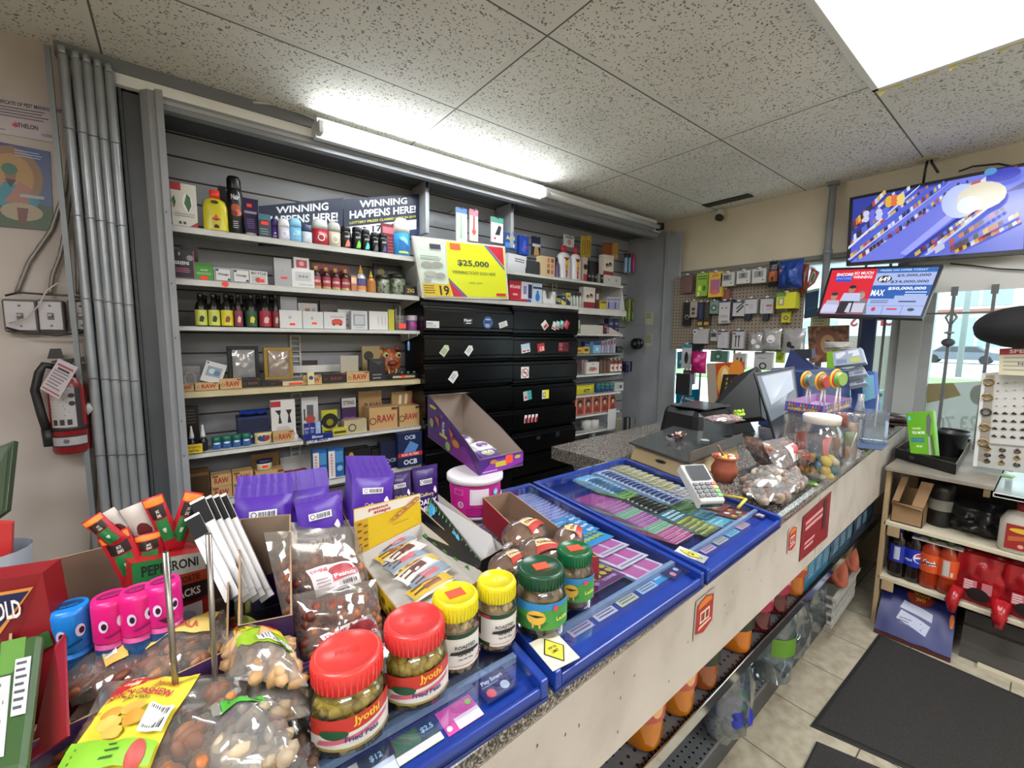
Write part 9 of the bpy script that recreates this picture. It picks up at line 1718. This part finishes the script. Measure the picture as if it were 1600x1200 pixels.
# water jug, bags and crate on the base deck
dz=.101
A=rp(1238,1085,'z',dz);wj=thing('water_jug','large clear water jug with green label on the base deck under the counter','water jug',(A.x+.04,.60,dz),.3)
cl=glass('dce8ec',.4,.05,.14,'a0b4bc');M().lathe([(.06,0),(.075,.015),(.078,.12),(.072,.14),(.078,.16),(.078,.23),(.06,.28),(.022,.315),(.022,.325)],cl,22).build('bottle_body',wj)
M().lathe([(.026,.32),(.026,.345)],mat('24408c',.35),14).build('cap',wj);q=M();q.cylprint(.08,.13,.2,3.0,[('r',0,0,1,1,'5c8c2c'),('e',.62,.5,.12,.35,'12244c'),('t',.62,.5,.3,'NAYA',.16,'c8d4e0')]);q.build('wrap_label',wj)
def floppy(label,px,py,w,h,d,m,sd,inner=None,yy=.6):
 A=rp(px,py,'z',dz);t=thing('plastic_bag',label,'plastic bag',(A.x,yy,dz),.12);q=M()
 q.lathe([(w*.4*(1+.0),0),(w*.5,h*.15),(w*.52,h*.5),(w*.4,h*.75),(w*.16,h*.9),(w*.2,h)],m,22,sy=d/w,caps=False)
 q.v=[tuple(Vector(p)+Vector((noise.noise(Vector(p)*28+Vector((sd,0,0))),noise.noise(Vector(p)*28+Vector((0,sd,0))),0))*.022) for p in q.v];q.build('film',t)
 for nm,c_,dd in (inner or ()):q2=M();clump(q2,*c_[:-1],[mat(x,.3) for x in c_[-1]],sd,(1,.8,1.2),nn=9);q2.build(nm,t)
 return t
tf=glass('dfe6e8',.5,.08,.18,'8c9ca0')
floppy('clear crinkled bag hanging open on the base deck, near the water jug',1290,1040,.2,.28,.12,tf,3)
floppy('clear crinkled bag standing beyond the water jug',1316,1000,.16,.28,.1,tf,5)
floppy('clear bag of blue and green detergent pouches, nearest on the base deck',1185,1165,.24,.28,.14,tf,7,[('blue_pouches',(14,lambda rr:Vector((rr.uniform(-.07,.08),rr.uniform(-.05,.0),rr.uniform(.03,.14))),.035,['14248c','1c2c9c','101c6c']),0),('green_pouches',(6,lambda rr:Vector((rr.uniform(-.05,.03),rr.uniform(-.06,-.02),rr.uniform(.04,.13))),.028,['147c6c','1c8c74']),0)])
x_=rp(1300,1010,'z',dz).x
t=thing('laundry_basket','white slotted plastic basket under the far end of the counter','basket',(2.5,.64,dz),.03);bm_=mat('a8a8a2',.5);q=M()
for k in range(13):x_=-.2+.033*k;q.box(x_,x_+.012,-.1,-.096,.02,.15,bm_);
for z_ in (.02,.06,.1,.14):q.box(-.2,.21,-.101,-.095,z_,z_+.014,bm_);q.box(-.205,-.2,-.1,.1,z_,z_+.014,bm_)
q.box(-.2,.21,-.1,.1,.0,.01,bm_);q.box(-.2,.21,.096,.1,0,.15,bm_);q.box(.205,.21,-.1,.1,0,.15,bm_);q.box(-.215,.22,-.112,-.095,.14,.155,bm_);q.build('basket_body',t)
for k,(x_,z_,r_) in enumerate(((2.42,.19+dz,.08),(2.6,.2+dz,.075))):
 q=M();q.lathe([(r_*.6,-.08),(r_*.9,.05),(r_,.055),(r_,.08),(r_*.92,.08),(r_*.82,.05),(r_*.55,-.076)],clay,24,caps=False,T=Matrix.Rotation(1.25,4,'X'));solo('terracotta_pot',q,('larger','smaller')[k]+' terracotta pot lying on its side in the white basket','pot',(x_,.62,z_+.03))
A=rp(1352,905,'x',2.6)
# ================================================================== things on the left wall
LY=2.34
def Wq(*pts):return [rp(a,b_,'y',LY-.004) for a,b_ in pts]
quad3('certificate','laminated pest management certificate at the top of the left wall','certificate',Wq((-60,198),(103,226),(98,165),(-60,138)),.002,'a89da0',[('t',.62,.84,.1,'CERTIFICATE OF PEST MANAGEMENT',.74,'2c2830'),('ln',.2,.45,.98,.75,4,'5a5058'),('t',.62,.3,.12,'THELON',.2,'1c1c20'),('p',[(.46,.28),(.5,.36),(.54,.28),(.5,.22)],'a83040'),('ln',.1,.08,.5,.14,1,'5a5058'),('ln',.75,.1,.95,.18,2,'5a5058')])
quad3('wall_poster','blue poster of a seated turquoise-robed figure before an orange glow','poster',Wq((-50,350),(84,361),(78,237),(-50,212)),.002,'1f3868',[('p',[(0,0),(1,0),(1,.3),(.5,.36),(0,.3)],'2c4424'),('e',.5,.62,.4,.36,'7c5c3c'),('e',.5,.62,.28,.27,'94703c'),('p',[(.25,.3),(.42,.55),(.62,.5),(.85,.36),(.8,.28),(.3,.25)],'1f7080'),('p',[(.4,.3),(.6,.56),(.74,.5),(.7,.3)],'8c5c4c'),('e',.49,.64,.07,.09,'7a4c34'),('e',.48,.7,.1,.07,'2c5c44'),('p',[(.42,.58),(.56,.58),(.49,.48)],'2c201c'),('e',.62,.2,.26,.11,'8c7c64'),('p',[(.58,.04),(.66,.04),(.7,.25),(.56,.25)],'5c2c1c'),('ln',.55,.86,.95,.95,3,'8a9ac0'),('r',.6,.38,.9,.42,'8c9098')])
q=M();q.ball((0,0,0),.008,mat('8c7c54',.3));A=rp(78,362,'y',LY-.01);solo('wall_pin',q,'little brass pin at the lower corner of the blue poster','pin',A)
for k,pts in enumerate((((108,150),(109,230),(104,290),(80,360),(45,410),(26,458)),((112,200),(111,290),(104,350),(94,400),(82,430),(78,460)),((120,210),(118,290),(118,360),(121,410),(122,460)))):
 q=M();P=[rp(a,b_,'y',LY-.011-.015*k) for a,b_ in pts]
 Q=[]
 for i in range(len(P)-1):Q+=[P[i].lerp(P[i+1],j/6) for j in range(6)]
 Q.append(P[-1]);L=len(Q);q.tube(Q,[.0075 if j % 2 else .0063 for j in range(L)],mat('77726c',.4,.4),8)
 solo('flexible_conduit',q,'ribbed grey cable conduit down the left wall, %s' % ('swinging furthest left','middle one','rightmost beside the gate')[k],'conduit')
for k,(a,b_,n) in enumerate(((6,56,0),(60,98,1),(108,145,2))):
 P0,P1=rp(a,492,'y',LY-.05),rp(b_,492,'y',LY-.05);w=P1.x-P0.x;h=rp(30,466,'y',LY-.05).z-rp(30,513,'y',LY-.05).z;c=(P0.x+P1.x)/2
 t=thing('light_switch','white switch plate on a grey box, %s of the three' % ('left','middle','rightmost')[k],'light switch',(c,LY-.001,P0.z-h/2-.002))
 q=M();q.box(-w*.56,w*.56,-.045,0,-.006,h+.006,mat('55524f',.5));q.build('metal_box',t,.008);q=M();q.box(-w*.48,w*.48,-.051,-.0455,.002,h-.002,mat('a49fa0',.4));q.build('switch_plate',t,.002)
 q=M();q.box(-.008,.008,-.053,-.051,h*.36,h*.6,mat('55504e'));q.box(-.005,.005,-.064,-.051,h*.48,h*.56,mat('8c8886'));q.build('toggle',t);q=M();q.ball((0,-.051,h*.84),.004,mat('6c6866'),6);q.build('screw',t);q=M();q.ball((0,-.051,h*.16),.004,mat('6c6866'),6);q.build('screw',t)
q=M();q.tube([rp(a,b_,'y',LY-.055) for a,b_ in ((8,462),(30,457),(70,460),(110,462),(135,468))],.004,bk,6);solo('electric_cable',q,'black wire running along the top of the three switch boxes','cable');q=M();q.tube([rp(a,b_,'y',LY-.055) for a,b_ in ((10,512),(40,520),(90,524),(138,518))],.004,bk,6);solo('electric_cable',q,'black wire sagging under the three switch boxes','cable')
q=M();q.tube([rp(a,b_,'y',LY-.07) for a,b_ in ((14,505),(40,498),(60,478),(72,455),(90,442),(108,450),(118,462))],.0025,mat('a8a09c'),6);solo('electric_cable',q,'thin pale wire looping across the switch boxes','cable')
# fire extinguisher
c=rp(106,640,'y',LY-.07);zb0=rp(108,707,'y',LY-.07).z;zt0=rp(105,590,'y',LY-.07).z;r=(rp(139,660,'y',LY-.07).x-rp(77,660,'y',LY-.07).x)/2;h=zt0-zb0
fe=thing('fire_extinguisher','red fire extinguisher with paper tag hanging on the left wall','fire extinguisher',(c.x,LY-.005-r,zb0))
redm=mat('7c1218',.3);M().lathe([(r*.9,0),(r,.012),(r,h*.86),(r*.85,h*.97),(r*.4,h*1.06),(r*.3,h*1.1)],redm,26).build('cylinder',fe)
q=M();q.box(-.02,.02,-.02,.02,h*1.08,h*1.2,bk);q.hexa([(-.03,-.012,h*1.2),(.055,-.012,h*1.2),(.055,.012,h*1.2),(-.03,.012,h*1.2)],[(-.03,-.012,h*1.22),(.055,-.012,h*1.27),(.055,.012,h*1.27),(-.03,.012,h*1.22)],bk);q.hexa([(-.04,-.01,h*1.25),(.0,-.01,h*1.25),(.0,.01,h*1.25),(-.04,.01,h*1.25)],[(-.03,-.01,h*1.38),(-.005,-.01,h*1.38),(-.005,.01,h*1.38),(-.03,.01,h*1.38)],bk);q.build('valve_head',fe)
q=M();q.tube([(-.02,0,h*1.14),(-.05,-.01,h*1.17),(-r*1.2,-.015,h*1.08),(-r*1.5,-.015,h*.85),(-r*1.3,-.02,h*.55),(-r*1.1,-.02,h*.3)],.013,mat('161618',.5),10);q.tube([(-r*1.1,-.02,h*.34),(-r*1.05,-.02,h*.12)],.016,mat('161618',.5),10);q.build('hose',fe)
q=M();q.cylprint(r*1.01,h*.36,h*.88,1.7,[('r',0,0,1,1,'a09c9c'),('r',.8,.0,1,1,'2c2426'),('ln',.08,.25,.6,.9,8,'3a3436'),('c',.7,.8,.06,'2a2426'),('c',.7,.6,.06,'2a2426'),('r',.08,.06,.22,.2,'2c2628'),('r',.3,.06,.44,.2,'2c2628'),('r',.52,.06,.66,.2,'2c2628')]);q.cylprint(r*1.012,h*.1,h*.25,2.1,[('r',0,0,1,1,'9c9698'),('r',0,.85,1,1,'2c2628'),('r',0,0,1,.14,'2c2628'),('ln',.1,.3,.5,.8,3,'6a6466'),('c',.45,.5,.2,'5a5456')]);q.build('wrap_label',fe)
M().lathe([(r*1.02,h*.31),(r*1.04,h*.32),(r*1.04,h*.35),(r*1.02,h*.36)],mat('1c1416',.5),26,caps=False).build('strap',fe)
pq=[rp(62,607,'y',LY-.16),rp(92,624,'y',LY-.16),rp(122,574,'y',LY-.16),rp(92,560,'y',LY-.16)]
quad3('inspection_tag',None,None,pq,.001,'a8a0a2',[('r',.05,.06,.95,.1,'8c3848'),('r',.1,.82,.9,.88,'8c3848'),('ln',.1,.15,.9,.7,6,'6c5c64'),('r',.2,.72,.8,.78,'2c2428')],parent=fe)
q=M();pc=mat('6a645f',.5);q.tube([rp(a,b_,'y',LY-.03) for a,b_ in ((148,548),(145,560),(144,620),(146,700),(148,760),(144,860),(150,960))],.008,pc,8);solo('flexible_conduit',q,'grey pipe running down behind the extinguisher beside the gate','conduit')
q=M();A=rp(146,640,'y',LY-.05);q.lathe([(.03,0),(.006,.045)],mat('a8a8a4',.5),14,T=Matrix.Rotation(-.9,4,'Y'));solo('plastic_cone',q,'small pale cone cup stuck between pipe and gate','cup',A)
quad3('framed_board','dark green framed board cut off at the left edge of the photograph','board',[rp(-60,850,'y',1.9),rp(10,798,'y',1.9),rp(22,688,'y',2.0),rp(-60,720,'y',2.0)],.02,'3a4a34',[('r',.0,.05,.9,.95,'4a5844')],.002)
q=M();q.box(-3,-.12,2.325,2.34,0,.1,mat('6a6058',.6));struct('baseboard_back',q)
